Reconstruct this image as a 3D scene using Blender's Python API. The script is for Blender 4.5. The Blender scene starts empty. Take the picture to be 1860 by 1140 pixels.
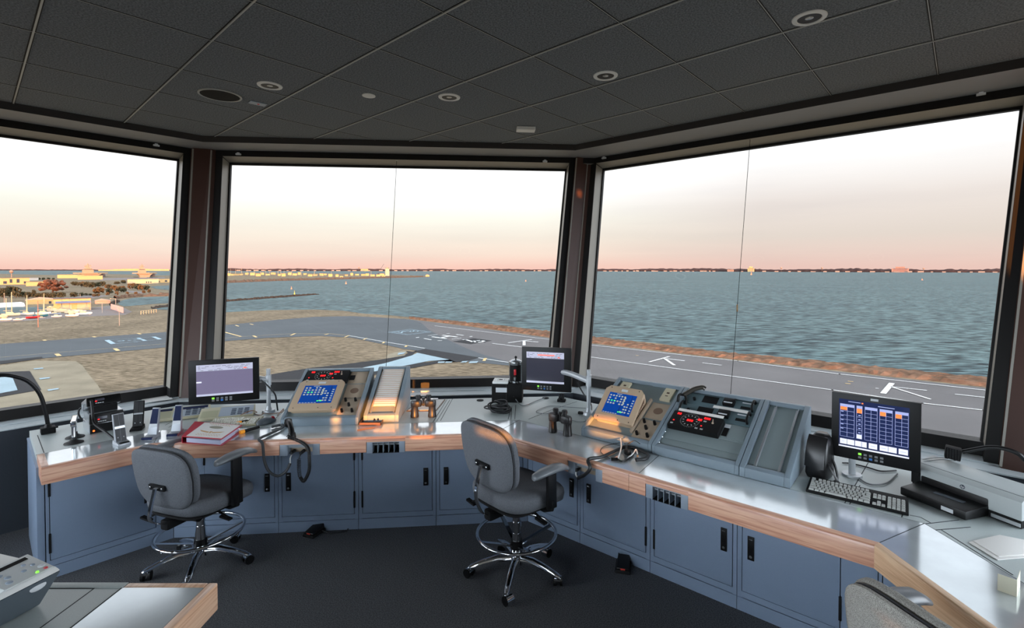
import bpy, bmesh, math, random
from mathutils import Vector, Matrix, geometry
random.seed(7)
SC = bpy.context.scene
COL = SC.collection
RAD = math.radians
# ------------------------------------------------------------------ camera, sky, sun, exposure
FPX, PCX, PCY, PITCH, EYE = 900.0, 960.0, 505.0, RAD(0.99), 1.9
cam_data = bpy.data.cameras.new('camera')
cam_data.sensor_width = 36.0
cam_data.lens = FPX / 1860.0 * 36.0
cam_data.shift_x = -(PCX - 930.0) / 1860.0
cam_data.shift_y = (PCY - 570.0) / 1860.0
cam_data.clip_start = 0.05
cam_data.clip_end = 60000
cam = bpy.data.objects.new('camera', cam_data)
COL.objects.link(cam)
cam.location = (0, 0, EYE)
cam.rotation_euler = (RAD(90) - PITCH, 0, 0)
SC.camera = cam
SC.view_settings.view_transform = 'Standard'
SC.view_settings.look = 'None'
SC.view_settings.gamma = 1.0
SC.view_settings.use_curve_mapping = False
SC.view_settings.exposure = 0.7

def s2l(c):
    c = c / 255.0
    return c / 12.92 if c <= 0.04045 else ((c + 0.055) / 1.055) ** 2.4
def lin(r, g, b, k=1.0):
    return (s2l(r) * k, s2l(g) * k, s2l(b) * k, 1.0)

def make_world():
    w = bpy.data.worlds.new('evening_sky')
    SC.world = w
    w.use_nodes = True
    nt = w.node_tree
    N, L = nt.nodes, nt.links
    N.clear()
    out = N.new('ShaderNodeOutputWorld'); bg = N.new('ShaderNodeBackground')
    tc = N.new('ShaderNodeTexCoord'); sep = N.new('ShaderNodeSeparateXYZ')
    L.new(tc.outputs['Generated'], sep.inputs[0])
    def ramp(stops):
        r = N.new('ShaderNodeValToRGB')
        e = r.color_ramp.elements
        e[0].position, e[0].color = stops[0]
        e[1].position, e[1].color = stops[1]
        for p, c in stops[2:]:
            x = e.new(p); x.color = c
        return r
    # left: warm and bright; right: greyer
    a = ramp([(0.0, lin(255, 206, 190)), (0.03, lin(255, 232, 215)), (0.06, lin(255, 243, 227)),
              (0.10, lin(255, 253, 240, 1.05)), (0.15, lin(255, 255, 253, 1.2)), (0.32, (1.8, 1.85, 1.95, 1)), (0.55, (1.1, 1.2, 1.3, 1)), (1.0, (0.52, 0.62, 0.78, 1))])
    b = ramp([(0.0, lin(240, 202, 190)), (0.03, lin(238, 214, 202)), (0.06, lin(232, 220, 209)),
              (0.12, lin(242, 233, 226)), (0.18, lin(255, 253, 251, 1.05)), (0.32, (1.7, 1.78, 1.9, 1)), (0.55, (1.1, 1.2, 1.3, 1)), (1.0, (0.52, 0.62, 0.78, 1))])
    L.new(sep.outputs['Z'], a.inputs[0]); L.new(sep.outputs['Z'], b.inputs[0])
    mr = N.new('ShaderNodeMapRange'); mr.inputs['From Min'].default_value = 0.02; mr.inputs['From Max'].default_value = 0.42
    L.new(sep.outputs['X'], mr.inputs['Value'])
    mix = N.new('ShaderNodeMix'); mix.data_type = 'RGBA'
    L.new(mr.outputs[0], mix.inputs[0]); L.new(a.outputs[0], mix.inputs[6]); L.new(b.outputs[0], mix.inputs[7])
    # faint long cloud bands
    mp = N.new('ShaderNodeMapping'); mp.inputs['Scale'].default_value = (1.6, 1.6, 17.0); mp.inputs['Rotation'].default_value = (0, RAD(4), 0)
    L.new(tc.outputs['Generated'], mp.inputs[0])
    nz = N.new('ShaderNodeTexNoise'); nz.inputs['Scale'].default_value = 1.5; nz.inputs['Detail'].default_value = 5.0
    L.new(mp.outputs[0], nz.inputs[0])
    cr = ramp([(0.42, (1, 1, 1, 1)), (0.72, (0.84, 0.855, 0.885, 1))])
    L.new(nz.outputs[0], cr.inputs[0])
    mul = N.new('ShaderNodeMix'); mul.data_type = 'RGBA'; mul.blend_type = 'MULTIPLY'; mul.inputs[0].default_value = 0.4
    L.new(mix.outputs[2], mul.inputs[6]); L.new(cr.outputs[0], mul.inputs[7])
    # the sunset half of the sky, behind the tower, is the brighter one
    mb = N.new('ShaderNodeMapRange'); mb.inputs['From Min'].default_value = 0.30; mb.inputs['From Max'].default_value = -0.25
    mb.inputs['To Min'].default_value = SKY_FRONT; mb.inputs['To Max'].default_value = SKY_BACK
    L.new(sep.outputs['Y'], mb.inputs['Value'])
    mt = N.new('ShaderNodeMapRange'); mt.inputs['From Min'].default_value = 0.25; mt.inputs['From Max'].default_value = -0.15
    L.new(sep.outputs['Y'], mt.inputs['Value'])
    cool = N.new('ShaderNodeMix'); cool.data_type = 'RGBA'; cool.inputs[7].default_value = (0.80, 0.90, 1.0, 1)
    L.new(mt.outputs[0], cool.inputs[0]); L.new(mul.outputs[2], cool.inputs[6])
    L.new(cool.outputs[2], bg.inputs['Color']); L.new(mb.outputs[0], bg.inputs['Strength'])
    L.new(bg.outputs[0], out.inputs[0])
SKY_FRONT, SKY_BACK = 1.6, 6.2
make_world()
SUN_AZ, SUN_EL = RAD(-11.0), RAD(1.6)       # where the light travels to, and the sun's height
SUN_DIR = Vector((math.sin(SUN_AZ) * math.cos(SUN_EL), math.cos(SUN_AZ) * math.cos(SUN_EL), -math.sin(SUN_EL)))
sd_ = bpy.data.lights.new('low_sun', 'SUN')
sd_.energy = 11.0
sd_.color = (1.0, 0.36, 0.07)
sd_.angle = RAD(0.4)
sun = bpy.data.objects.new('low_sun', sd_)
COL.objects.link(sun)
sun.rotation_euler = SUN_DIR.to_track_quat('-Z', 'Y').to_euler()
sun.location = (0, -20, 30)

# ------------------------------------------------------------------ materials
MATS = {}
def mat(name, rgb, rough=0.5, metal=0.0, spec=0.5, noise=None, bump=None, emit=0.0, alpha=None, coat=0.0):
    """rgb in 0..255 sRGB; noise=(scale, amount[, stretch]) varies the colour; bump=(scale, strength)"""
    if name in MATS:
        return MATS[name]
    m = bpy.data.materials.new(name)
    m.use_nodes = True
    nt = m.node_tree; N, L = nt.nodes, nt.links
    p = N['Principled BSDF']
    c = lin(*rgb)
    p.inputs['Base Color'].default_value = c
    p.inputs['Roughness'].default_value = rough
    p.inputs['Metallic'].default_value = metal
    p.inputs['Specular IOR Level'].default_value = spec
    p.inputs['Coat Weight'].default_value = coat
    tc = None
    if noise or bump:
        tc = N.new('ShaderNodeTexCoord')
    if noise:
        nz = N.new('ShaderNodeTexNoise'); nz.inputs['Scale'].default_value = noise[0]; nz.inputs['Detail'].default_value = 4
        src = tc.outputs['Object']
        if len(noise) > 2:
            mp = N.new('ShaderNodeMapping'); mp.inputs['Scale'].default_value = noise[2]
            L.new(src, mp.inputs[0]); src = mp.outputs[0]
        L.new(src, nz.inputs[0])
        r = N.new('ShaderNodeValToRGB')
        k = noise[1]
        r.color_ramp.elements[0].position = 0.3; r.color_ramp.elements[1].position = 0.7
        r.color_ramp.elements[0].color = (c[0] * (1 - k), c[1] * (1 - k), c[2] * (1 - k), 1)
        r.color_ramp.elements[1].color = (min(1, c[0] * (1 + k)), min(1, c[1] * (1 + k)), min(1, c[2] * (1 + k)), 1)
        L.new(nz.outputs[0], r.inputs[0]); L.new(r.outputs[0], p.inputs['Base Color'])
    if bump:
        nb = N.new('ShaderNodeTexNoise'); nb.inputs['Scale'].default_value = bump[0]; nb.inputs['Detail'].default_value = 3
        L.new(tc.outputs['Object'], nb.inputs[0])
        b = N.new('ShaderNodeBump'); b.inputs['Strength'].default_value = bump[1]; b.inputs['Distance'].default_value = 0.004
        L.new(nb.outputs[0], b.inputs['Height']); L.new(b.outputs[0], p.inputs['Normal'])
    if emit:
        p.inputs['Emission Color'].default_value = c
        p.inputs['Emission Strength'].default_value = emit
    MATS[name] = m
    return m

def wood_mat(name, c1, c2, axis_scale):
    m = bpy.data.materials.new(name); m.use_nodes = True
    nt = m.node_tree; N, L = nt.nodes, nt.links
    p = N['Principled BSDF']; p.inputs['Roughness'].default_value = 0.32; p.inputs['Coat Weight'].default_value = 0.25
    tc = N.new('ShaderNodeTexCoord'); mp = N.new('ShaderNodeMapping'); mp.inputs['Scale'].default_value = axis_scale
    L.new(tc.outputs['Object'], mp.inputs[0])
    n1 = N.new('ShaderNodeTexNoise'); n1.inputs['Scale'].default_value = 2.2; n1.inputs['Detail'].default_value = 6; n1.inputs['Distortion'].default_value = 1.4
    L.new(mp.outputs[0], n1.inputs[0])
    r = N.new('ShaderNodeValToRGB'); e = r.color_ramp.elements
    e[0].position = 0.32; e[0].color = lin(*c1); e[1].position = 0.66; e[1].color = lin(*c2)
    x = e.new(0.5); x.color = lin(*[(a + b) / 2 + 6 for a, b in zip(c1, c2)])
    L.new(n1.outputs[0], r.inputs[0]); L.new(r.outputs[0], p.inputs['Base Color'])
    MATS[name] = m
    return m

# ------------------------------------------------------------------ mesh builder
class MB:
    def __init__(self):
        self.v = []; self.f = []; self.m = []
    def add(self, vs, fs, mi=0, M=None):
        o = len(self.v)
        if M is not None:
            vs = [M @ Vector(p) for p in vs]
        self.v += [tuple(p) for p in vs]
        self.f += [tuple(i + o for i in q) for q in fs]
        self.m += [mi] * len(fs)
        return self
    def box(self, c, s, mi=0, M=None, rot=None):
        x, y, z = s[0] / 2, s[1] / 2, s[2] / 2
        vs = [Vector(p) for p in ((-x, -y, -z), (x, -y, -z), (x, y, -z), (-x, y, -z), (-x, -y, z), (x, -y, z), (x, y, z), (-x, y, z))]
        if rot:
            Q = Matrix.Rotation(rot[2], 3, 'Z') @ Matrix.Rotation(rot[1], 3, 'Y') @ Matrix.Rotation(rot[0], 3, 'X')
            vs = [Q @ p for p in vs]
        vs = [p + Vector(c) for p in vs]
        return self.add(vs, [(0, 3, 2, 1), (4, 5, 6, 7), (0, 1, 5, 4), (1, 2, 6, 5), (2, 3, 7, 6), (3, 0, 4, 7)], mi, M)
    def box2(self, a, b, mi=0, M=None):
        return self.box([(p + q) / 2 for p, q in zip(a, b)], [abs(q - p) for p, q in zip(a, b)], mi, M)
    def hexa(self, b4, t4, mi=0, M=None):
        """bottom quad (ccw from above) and top quad"""
        return self.add(list(b4) + list(t4), [(0, 3, 2, 1), (4, 5, 6, 7), (0, 1, 5, 4), (1, 2, 6, 5), (2, 3, 7, 6), (3, 0, 4, 7)], mi, M)
    def quad(self, pts, mi=0, M=None):
        return self.add(pts, [tuple(range(len(pts)))], mi, M)
    def prism(self, poly, z0, z1, mi=0, M=None):
        n = len(poly)
        ar = sum(poly[i][0] * poly[(i + 1) % n][1] - poly[(i + 1) % n][0] * poly[i][1] for i in range(n))
        if ar < 0:
            poly = list(poly)[::-1]
        vs = [(p[0], p[1], z0) for p in poly] + [(p[0], p[1], z1) for p in poly]
        fs = [tuple(range(n - 1, -1, -1)), tuple(range(n, 2 * n))] + [(i, (i + 1) % n, n + (i + 1) % n, n + i) for i in range(n)]
        return self.add(vs, fs, mi, M)
    def xprism(self, poly, x0, x1, mi=0, M=None):
        """poly in (y, z), extruded along x"""
        n = len(poly)
        ar = sum(poly[i][0] * poly[(i + 1) % n][1] - poly[(i + 1) % n][0] * poly[i][1] for i in range(n))
        if ar < 0:
            poly = list(poly)[::-1]
        vs = [(x0, p[0], p[1]) for p in poly] + [(x1, p[0], p[1]) for p in poly]
        fs = [tuple(range(n - 1, -1, -1)), tuple(range(n, 2 * n))] + [(i, (i + 1) % n, n + (i + 1) % n, n + i) for i in range(n)]
        return self.add(vs, fs, mi, M)
    def loft(self, rings, mi=0, M=None, caps=True, closed=True):
        n = len(rings[0]); vs = [p for r in rings for p in r]; fs = []
        for k in range(len(rings) - 1):
            for i in range(n if closed else n - 1):
                j = (i + 1) % n
                fs.append((k * n + i, k * n + j, (k + 1) * n + j, (k + 1) * n + i))
        if caps and closed:
            fs.append(tuple(range(n - 1, -1, -1))); fs.append(tuple(range((len(rings) - 1) * n, len(rings) * n)))
        return self.add(vs, fs, mi, M)
    def cyl(self, p0, p1, r0, r1=None, n=16, mi=0, M=None):
        p0 = Vector(p0); p1 = Vector(p1); r1 = r0 if r1 is None else r1
        q = (p1 - p0).to_track_quat('Z', 'Y')
        ring = lambda p, r: [p + q @ Vector((r * math.cos(2 * math.pi * i / n), r * math.sin(2 * math.pi * i / n), 0)) for i in range(n)]
        return self.loft([ring(p0, r0), ring(p1, r1)], mi, M)
    def lathe(self, prof, n=24, mi=0, M=None, c=(0, 0, 0)):
        rings = [[Vector((c[0] + r * math.cos(2 * math.pi * i / n), c[1] + r * math.sin(2 * math.pi * i / n), c[2] + z)) for i in range(n)] for r, z in prof]
        return self.loft(rings, mi, M)
    def tube(self, path, r, n=8, mi=0, M=None, closed=False):
        P = [Vector(p) for p in path]; rings = []; k = len(P)
        up = None
        for i, p in enumerate(P):
            a = P[(i - 1) % k] if (closed or i > 0) else P[i]
            b = P[(i + 1) % k] if (closed or i < k - 1) else P[i]
            t = (b - a)
            if t.length < 1e-9:
                t = Vector((0, 0, 1))
            t.normalize()
            if up is None:
                up = Vector((0, 0, 1)) if abs(t.z) < 0.9 else Vector((1, 0, 0))
            s = t.cross(up)
            if s.length < 1e-6:
                s = t.cross(Vector((0.3, 1, 0.2)))
            s.normalize(); up = s.cross(t).normalized()
            rr = r[i] if isinstance(r, (list, tuple)) else r
            rings.append([p + s * (rr * math.cos(2 * math.pi * j / n)) + up * (rr * math.sin(2 * math.pi * j / n)) for j in range(n)])
        if closed:
            rings.append(rings[0])
            return self.loft(rings, mi, M, caps=False)
        return self.loft(rings, mi, M)
    def ball(self, c, r, n=12, mi=0, M=None, squash=(1, 1, 1)):
        m = max(4, n // 2)
        rings = []
        for j in range(m + 1):
            a = math.pi * j / m - math.pi / 2
            rr = max(1e-4, math.cos(a))
            rings.append([Vector((c[0] + r * squash[0] * rr * math.cos(2 * math.pi * i / n), c[1] + r * squash[1] * rr * math.sin(2 * math.pi * i / n), c[2] + r * squash[2] * math.sin(a))) for i in range(n)])
        return self.loft(rings, mi, M)
    def mesh(self, name, mats, bevel=0.0, seg=2, smooth=35):
        me = bpy.data.meshes.new(name)
        me.from_pydata(self.v, [], self.f)
        for m in (mats if isinstance(mats, (list, tuple)) else [mats]):
            me.materials.append(m)
        me.polygons.foreach_set('material_index', self.m)
        bm = bmesh.new(); bm.from_mesh(me)
        bmesh.ops.recalc_face_normals(bm, faces=bm.faces)
        if bevel:
            ed = [e for e in bm.edges if len(e.link_faces) == 2 and e.calc_face_angle(0) > RAD(28)]
            bmesh.ops.bevel(bm, geom=ed, offset=bevel, segments=seg, affect='EDGES', profile=0.6, clamp_overlap=True)
        bm.to_mesh(me); bm.free()
        if smooth:
            me.polygons.foreach_set('use_smooth', [True] * len(me.polygons))
            me.set_sharp_from_angle(angle=RAD(smooth))
        me.update()
        return me
    def build(self, name, mats, parent=None, bevel=0.0, seg=2, smooth=35, label=None):
        o = bpy.data.objects.new(name, self.mesh(name, mats, bevel, seg, smooth))
        COL.objects.link(o)
        if parent is not None:
            o.parent = parent
        if label:
            o['label'] = label
        return o

def tag(o, label, cat, group=None):
    o['label'] = label; o['category'] = cat
    if group:
        o['group'] = group
    return o
def thing(name, label, cat, loc=(0, 0, 0), rotz=0.0, group=None):
    o = bpy.data.objects.new(name, None)
    o.empty_display_size = 0.05
    COL.objects.link(o)
    o.location = loc; o.rotation_euler = (0, 0, rotz)
    return tag(o, label, cat, group)
def struct(o):
    o['kind'] = 'structure'
    return o
def copy_tree(o, parent=None):
    c = o.copy(); COL.objects.link(c)
    if parent is not None:
        c.parent = parent
    for ch in list(o.children):
        copy_tree(ch, c)
    return c
def place(o, loc, rotz=None):
    o.location = loc
    if rotz is not None:
        o.rotation_euler = (0, 0, rotz)
    return o
def smooth_path(pts, n=6):
    """Catmull-Rom through the points"""
    P = [Vector(p) for p in pts]
    P = [P[0] * 2 - P[1]] + P + [P[-1] * 2 - P[-2]]
    out = []
    for i in range(1, len(P) - 2):
        for k in range(n):
            t = k / n
            a, b, c, d = P[i - 1], P[i], P[i + 1], P[i + 2]
            out.append(0.5 * ((2 * b) + (c - a) * t + (2 * a - 5 * b + 4 * c - d) * t * t + (3 * b - a - 3 * c + d) * t ** 3))
    out.append(P[-2])
    return out
def coil_path(pts, r, turns, n=12):
    """a helix of radius r wound round a smooth path"""
    base = smooth_path(pts, 16); k = len(base); out = []
    total = turns * n; up = Vector((0, 0, 1))
    for i in range(total + 1):
        u = i / total * (k - 1); j = min(int(u), k - 2); fr = u - j
        p = base[j].lerp(base[j + 1], fr); t = (base[j + 1] - base[j]).normalized()
        s = t.cross(up)
        if s.length < 0.05:
            s = t.cross(Vector((1, 0, 0)))
        s.normalize(); w = s.cross(t)
        a = 2 * math.pi * i / n
        out.append(p + s * (r * math.cos(a)) + w * (r * math.sin(a)))
    return out

# ------------------------------------------------------------------ the eight sides of the cab, seen in plan
TH = {'L': 42.0, 'C': 84.7, 'R': 129.6, 'RR': 174.6, 'BR': 219.6, 'B': 264.6, 'BL': 309.6, 'LL': 357.0}
ORDER = ['L', 'C', 'R', 'RR', 'BR', 'B', 'BL', 'LL']
def ax(k):
    t = RAD(TH[k])
    return Vector((math.sin(t), math.cos(t))), Vector((-math.cos(t), math.sin(t)))
CEN0, RAD0 = Vector((-0.967, 0.151)), 4.66      # centre and inradius at the glass foot
CEN1, RAD1 = Vector((-0.913, 0.196)), 5.29      # and at its head
Z0, Z1 = 0.84, 3.03
DG0 = {k: ax(k)[1].dot(CEN0) + RAD0 for k in ORDER}
DG1 = {k: ax(k)[1].dot(CEN1) + RAD1 for k in ORDER}
def dglass(k, z):
    t = (z - Z0) / (Z1 - Z0)
    return DG0[k] * (1 - t) + DG1[k] * t
def at(k, s, d, z=0.0):
    a, n = ax(k)
    p = a * s + n * d
    return Vector((p.x, p.y, z))
def meet(k1, d1, k2, d2, z=0.0):
    n1, n2 = ax(k1)[1], ax(k2)[1]
    det = n1.x * n2.y - n1.y * n2.x
    return Vector(((d1 * n2.y - d2 * n1.y) / det, (n1.x * d2 - n2.x * d1) / det, z))
def sdof(k, p):
    a, n = ax(k); q = Vector((p[0], p[1]))
    return q.dot(a), q.dot(n)
def rot(k):
    return RAD(90.0 - TH[k])
def ray(u, v):
    x = (u - PCX) / FPX; y = -(v - PCY) / FPX
    return Vector((x, math.cos(PITCH) + y * math.sin(PITCH), -math.sin(PITCH) + y * math.cos(PITCH)))
def ring(mb, prof, sides=ORDER, mi=0, dfun=dglass):
    """mitred band round the room; prof = [(offset from the glass plane, z), ...]"""
    for i, k in enumerate(sides):
        j = ORDER.index(k); kp, kn = ORDER[j - 1], ORDER[(j + 1) % 8]
        rows = []
        for off, z in prof:
            dk, dp, dn = dfun(k, z) + off, dfun(kp, z) + off, dfun(kn, z) + off
            rows.append((meet(kp, dp, k, dk, z), meet(k, dk, kn, dn, z)))
        for (a0, b0), (a1, b1) in zip(rows, rows[1:]):
            mb.quad([a0, b0, b1, a1], mi)
    return mb
# ------------------------------------------------------------------ room materials
M_carpet = mat('carpet_charcoal', (92, 93, 96), 0.95, spec=0.1, noise=(160.0, 0.55), bump=(220.0, 0.9))
M_tile = mat('ceiling_tile_charcoal', (114, 119, 123), 0.95, spec=0.1, noise=(110.0, 0.45), bump=(140.0, 0.8))
M_black = mat('black_frame', (23, 21, 21), 0.5, spec=0.35)
M_bronze = mat('bronze_paint', (70, 45, 37), 0.5, spec=0.4)
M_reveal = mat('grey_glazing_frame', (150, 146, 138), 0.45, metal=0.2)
M_fascia = mat('dark_fascia', (38, 34, 33), 0.6)
M_soffit = mat('lit_soffit', (140, 142, 144), 0.5)  # same dark paint as the fascia, lightened to look lit
M_wall = mat('dark_blue_grey_wall', (52, 58, 66), 0.7, bump=(90, 0.2))
M_wallback = mat('light_wall_paint', (205, 205, 200), 0.8)  # pale so the added rear walls bounce daylight
M_grid = mat('pale_grid_metal', (168, 171, 170), 0.4, metal=0.3)
M_griddark = mat('dark_grid_gap', (16, 15, 15), 0.8)
M_sill = mat('pale_grey_sill', (196, 204, 207), 0.35, bump=(60, 0.1))
M_lam = mat('grey_laminate', (182, 191, 190), 0.38, noise=(240, 0.05), spec=0.5)
M_strip = mat('brushed_steel', (214, 221, 224), 0.12, metal=0.5, noise=(9, 0.06), spec=0.6)
M_seam = mat('dark_seam', (30, 38, 42), 0.7)
M_cab = mat('blue_grey_enamel', (124, 140, 162), 0.42, bump=(420, 0.35), spec=0.4)
M_cabgap = mat('cabinet_gap', (28, 32, 40), 0.8)
M_blk = mat('black_plastic', (15, 15, 16), 0.4, spec=0.3)
M_blkmat = mat('matt_black', (14, 14, 15), 0.7, spec=0.25)
M_chrome = mat('chrome', (225, 228, 232), 0.08, metal=1.0)
M_steel = mat('steel', (170, 175, 178), 0.25, metal=0.9)
M_white = mat('white_plastic', (222, 224, 222), 0.4)
wood_mat('oak_nosing', (190, 132, 108), (226, 180, 150), (1.2, 22, 26))
M_wood = MATS['oak_nosing']
M_woodl = wood_mat('pale_oak_nosing', (208, 164, 126), (238, 204, 168), (1.2, 22, 26))
M_woods = wood_mat('pale_oak_crossways', (200, 152, 120), (234, 198, 166), (22, 1.2, 26))

def glass_mat():
    m = bpy.data.materials.new('window_glass'); m.use_nodes = True
    nt = m.node_tree; N, L = nt.nodes, nt.links; N.clear()
    o = N.new('ShaderNodeOutputMaterial'); t = N.new('ShaderNodeBsdfTransparent'); g = N.new('ShaderNodeBsdfGlossy')
    t.inputs[0].default_value = (0.62, 0.62, 0.62, 1); g.inputs['Roughness'].default_value = 0.0
    mx = N.new('ShaderNodeMixShader'); mx.inputs[0].default_value = 0.012
    L.new(t.outputs[0], mx.inputs[1]); L.new(g.outputs[0], mx.inputs[2]); L.new(mx.outputs[0], o.inputs[0])
    return m
M_glass = glass_mat()

# ------------------------------------------------------------------ floor and ceiling
def oct_poly(dfun):
    return [meet(ORDER[i - 1], dfun(ORDER[i - 1]), k, dfun(k)) for i, k in enumerate(ORDER)]
FASC = {'L': 5.59, 'C': 5.11, 'R': 4.30}
def dfasc(k, z=0):
    return FASC.get(k, dglass(k, 3.2) - 0.55)
ZC = 3.2
b = MB(); b.prism([(p.x, p.y) for p in oct_poly(lambda k: DG0[k])], -0.25, 0.0)
struct(b.build('floor', M_carpet))
b = MB(); b.prism([(p.x, p.y) for p in oct_poly(lambda k: dglass(k, 3.2) + 0.25)], ZC + 0.02, ZC + 0.4, 1)
b.prism([(p.x, p.y) for p in oct_poly(lambda k: dfasc(k) + 0.06)], ZC, ZC + 0.02, 0)
ceiling = struct(b.build('ceiling', [M_tile, M_fascia]))
# suspended grid: pale bars one way, dark reveals the other
def clip_line(p, d):
    """the stretch of p + t d inside the ceiling octagon"""
    t0, t1 = -20.0, 20.0
    for k in ORDER:
        n = ax(k)[1]; den = n.dot(d); num = dfasc(k) - n.dot(p)
        if abs(den) < 1e-9:
            continue
        t = num / den
        if den > 0: t1 = min(t1, t)
        else: t0 = max(t0, t)
    return t0, t1
GO = Vector((-1.3253, 1.5126)); GA = RAD(41.414)
gi = Vector((math.sin(GA), math.cos(GA))); gj = Vector((math.sin(GA - math.pi / 2), math.cos(GA - math.pi / 2)))
pale = MB(); dark = MB()
def bar(mb, p, d, w, z0, z1):
    t0, t1 = clip_line(p, d)
    if t1 - t0 < 0.1:
        return
    a = p + d * t0; c = p + d * t1; n = Vector((-d.y, d.x)) * (w / 2)
    mb.prism([a + n, c + n, c - n, a - n], z0, z1)
for i in range(-12, 14):
    p = GO + gi * (0.6783 * i)
    bar(dark, p, gj, 0.020, ZC - 0.0015, ZC + 0.001); bar(pale, p, gj, 0.0085, ZC - 0.007, ZC + 0.001)
for j in range(-12, 14):
    p = GO + gj * (0.6138 * j)
    bar(dark, p, gi, 0.013, ZC - 0.002, ZC + 0.001)
    bar(pale, p, gi, 0.0042, ZC - 0.003, ZC + 0.001)
g = pale.build('ceiling_grid', M_grid, ceiling, label='thin pale metal grid bars')
g = dark.build('grid_reveal', M_griddark, ceiling)

# ------------------------------------------------------------------ fascia, soffit, header above the windows
b = MB()
ring(b, [(0, ZC + 0.03), (0, 3.14)], dfun=dfasc)
o = struct(b.build('trim_1', M_fascia, smooth=0))
b = MB()
for k in ORDER:
    j = ORDER.index(k); kp, kn = ORDER[j - 1], ORDER[(j + 1) % 8]
    e = lambda q: dglass(q, 3.14) - 0.16
    b.quad([meet(kp, dfasc(kp), k, dfasc(k), 3.14), meet(k, dfasc(k), kn, dfasc(kn), 3.14), meet(k, e(k), kn, e(kn), 3.14), meet(kp, e(kp), k, e(k), 3.14)])
struct(b.build('trim_2', M_soffit, smooth=0))
b = MB(); ring(b, [(-0.16, 3.16), (-0.16, 3.075), (0.0, 3.03), (0.10, 3.03), (0.10, 3.25)])
HEAD = b
# header front is black, the sloping head reveal grey
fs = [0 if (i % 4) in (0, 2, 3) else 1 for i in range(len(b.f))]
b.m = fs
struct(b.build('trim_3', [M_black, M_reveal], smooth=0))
# roller shade brackets at the window heads
# ------------------------------------------------------------------ under the windows: base frame, sill, low wall
b = MB(); ring(b, [(-0.05, 0.745), (-0.05, 0.84), (0.06, 0.84), (0.06, -0.2)])
struct(b.build('trim_4', M_black, smooth=0))
def dsill(k, z):
    return dglass(k, 0.755) 
b = MB()
ring(b, [(-0.30, 0.744), (-0.30, 0.752), (-0.17, 0.752), (-0.17, 0.762), (-0.04, 0.762)], dfun=dsill)
b.m = [0] * len(b.f)
struct(b.build('trim_5', M_sill, smooth=0))
b = MB(); ring(b, [(-0.285, 0.0), (-0.285, 0.745)], sides=['BL', 'LL', 'L', 'C', 'R', 'RR'], dfun=dsill)
struct(b.build('wall_front', M_wall, smooth=0))

# ------------------------------------------------------------------ windows and piers
def s_at(k, u, v, d):
    a, n = ax(k); r = ray(u, v); q = Vector((r.x, r.y)); t = d / q.dot(n)
    return (q * t).dot(a)
FD = 0.16
WIN = {}
def win_edges(k, lt, lb, rt, rb):
    d0, d1 = dglass(k, Z0), dglass(k, Z1)
    f = lambda q, d: q if not isinstance(q, tuple) else s_at(k, q[0], q[1], d)
    WIN[k] = (f(lb, d0), f(lt, d1), f(rb, d0), f(rt, d1))
win_edges('C', (418, 297), (401, 690), (1029, 309), (995, 684))
win_edges('R', (1096, 306), (1067, 688), (1858, 194), (1786, 798))
aL = ax('L')[0]
c0, c1 = aL.dot(CEN0), aL.dot(CEN1)
r0, r1 = s_at('L', 301, 700, dglass('L', Z0)), s_at('L', 325, 289, dglass('L', Z1))
win_edges('L', 2 * c1 - r1, 2 * c0 - r0, r1, r0)
WIN['L'] = (2 * c0 - r0, 2 * c1 - r1, r0, r1)
for k in ('RR', 'LL', 'BL'):
    a = ax(k)[0]; m0, m1 = a.dot(CEN0), a.dot(CEN1)
    WIN[k] = (m0 - 1.62, m1 - 1.85, m0 + 1.62, m1 + 1.85)
def wpt(k, side, z, off, ds=0.0):
    w = WIN[k]; t = (z - Z0) / (Z1 - Z0)
    s = (w[0] * (1 - t) + w[1] * t) if side == 'l' else (w[2] * (1 - t) + w[3] * t)
    s += ds if side == 'r' else -ds
    return at(k, s, dglass(k, z) + off, z)
NW = {'L': 1, 'C': 2, 'R': 3, 'RR': 4, 'LL': 5, 'BL': 6}
ZB, ZT = 0.76, 3.09
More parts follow.
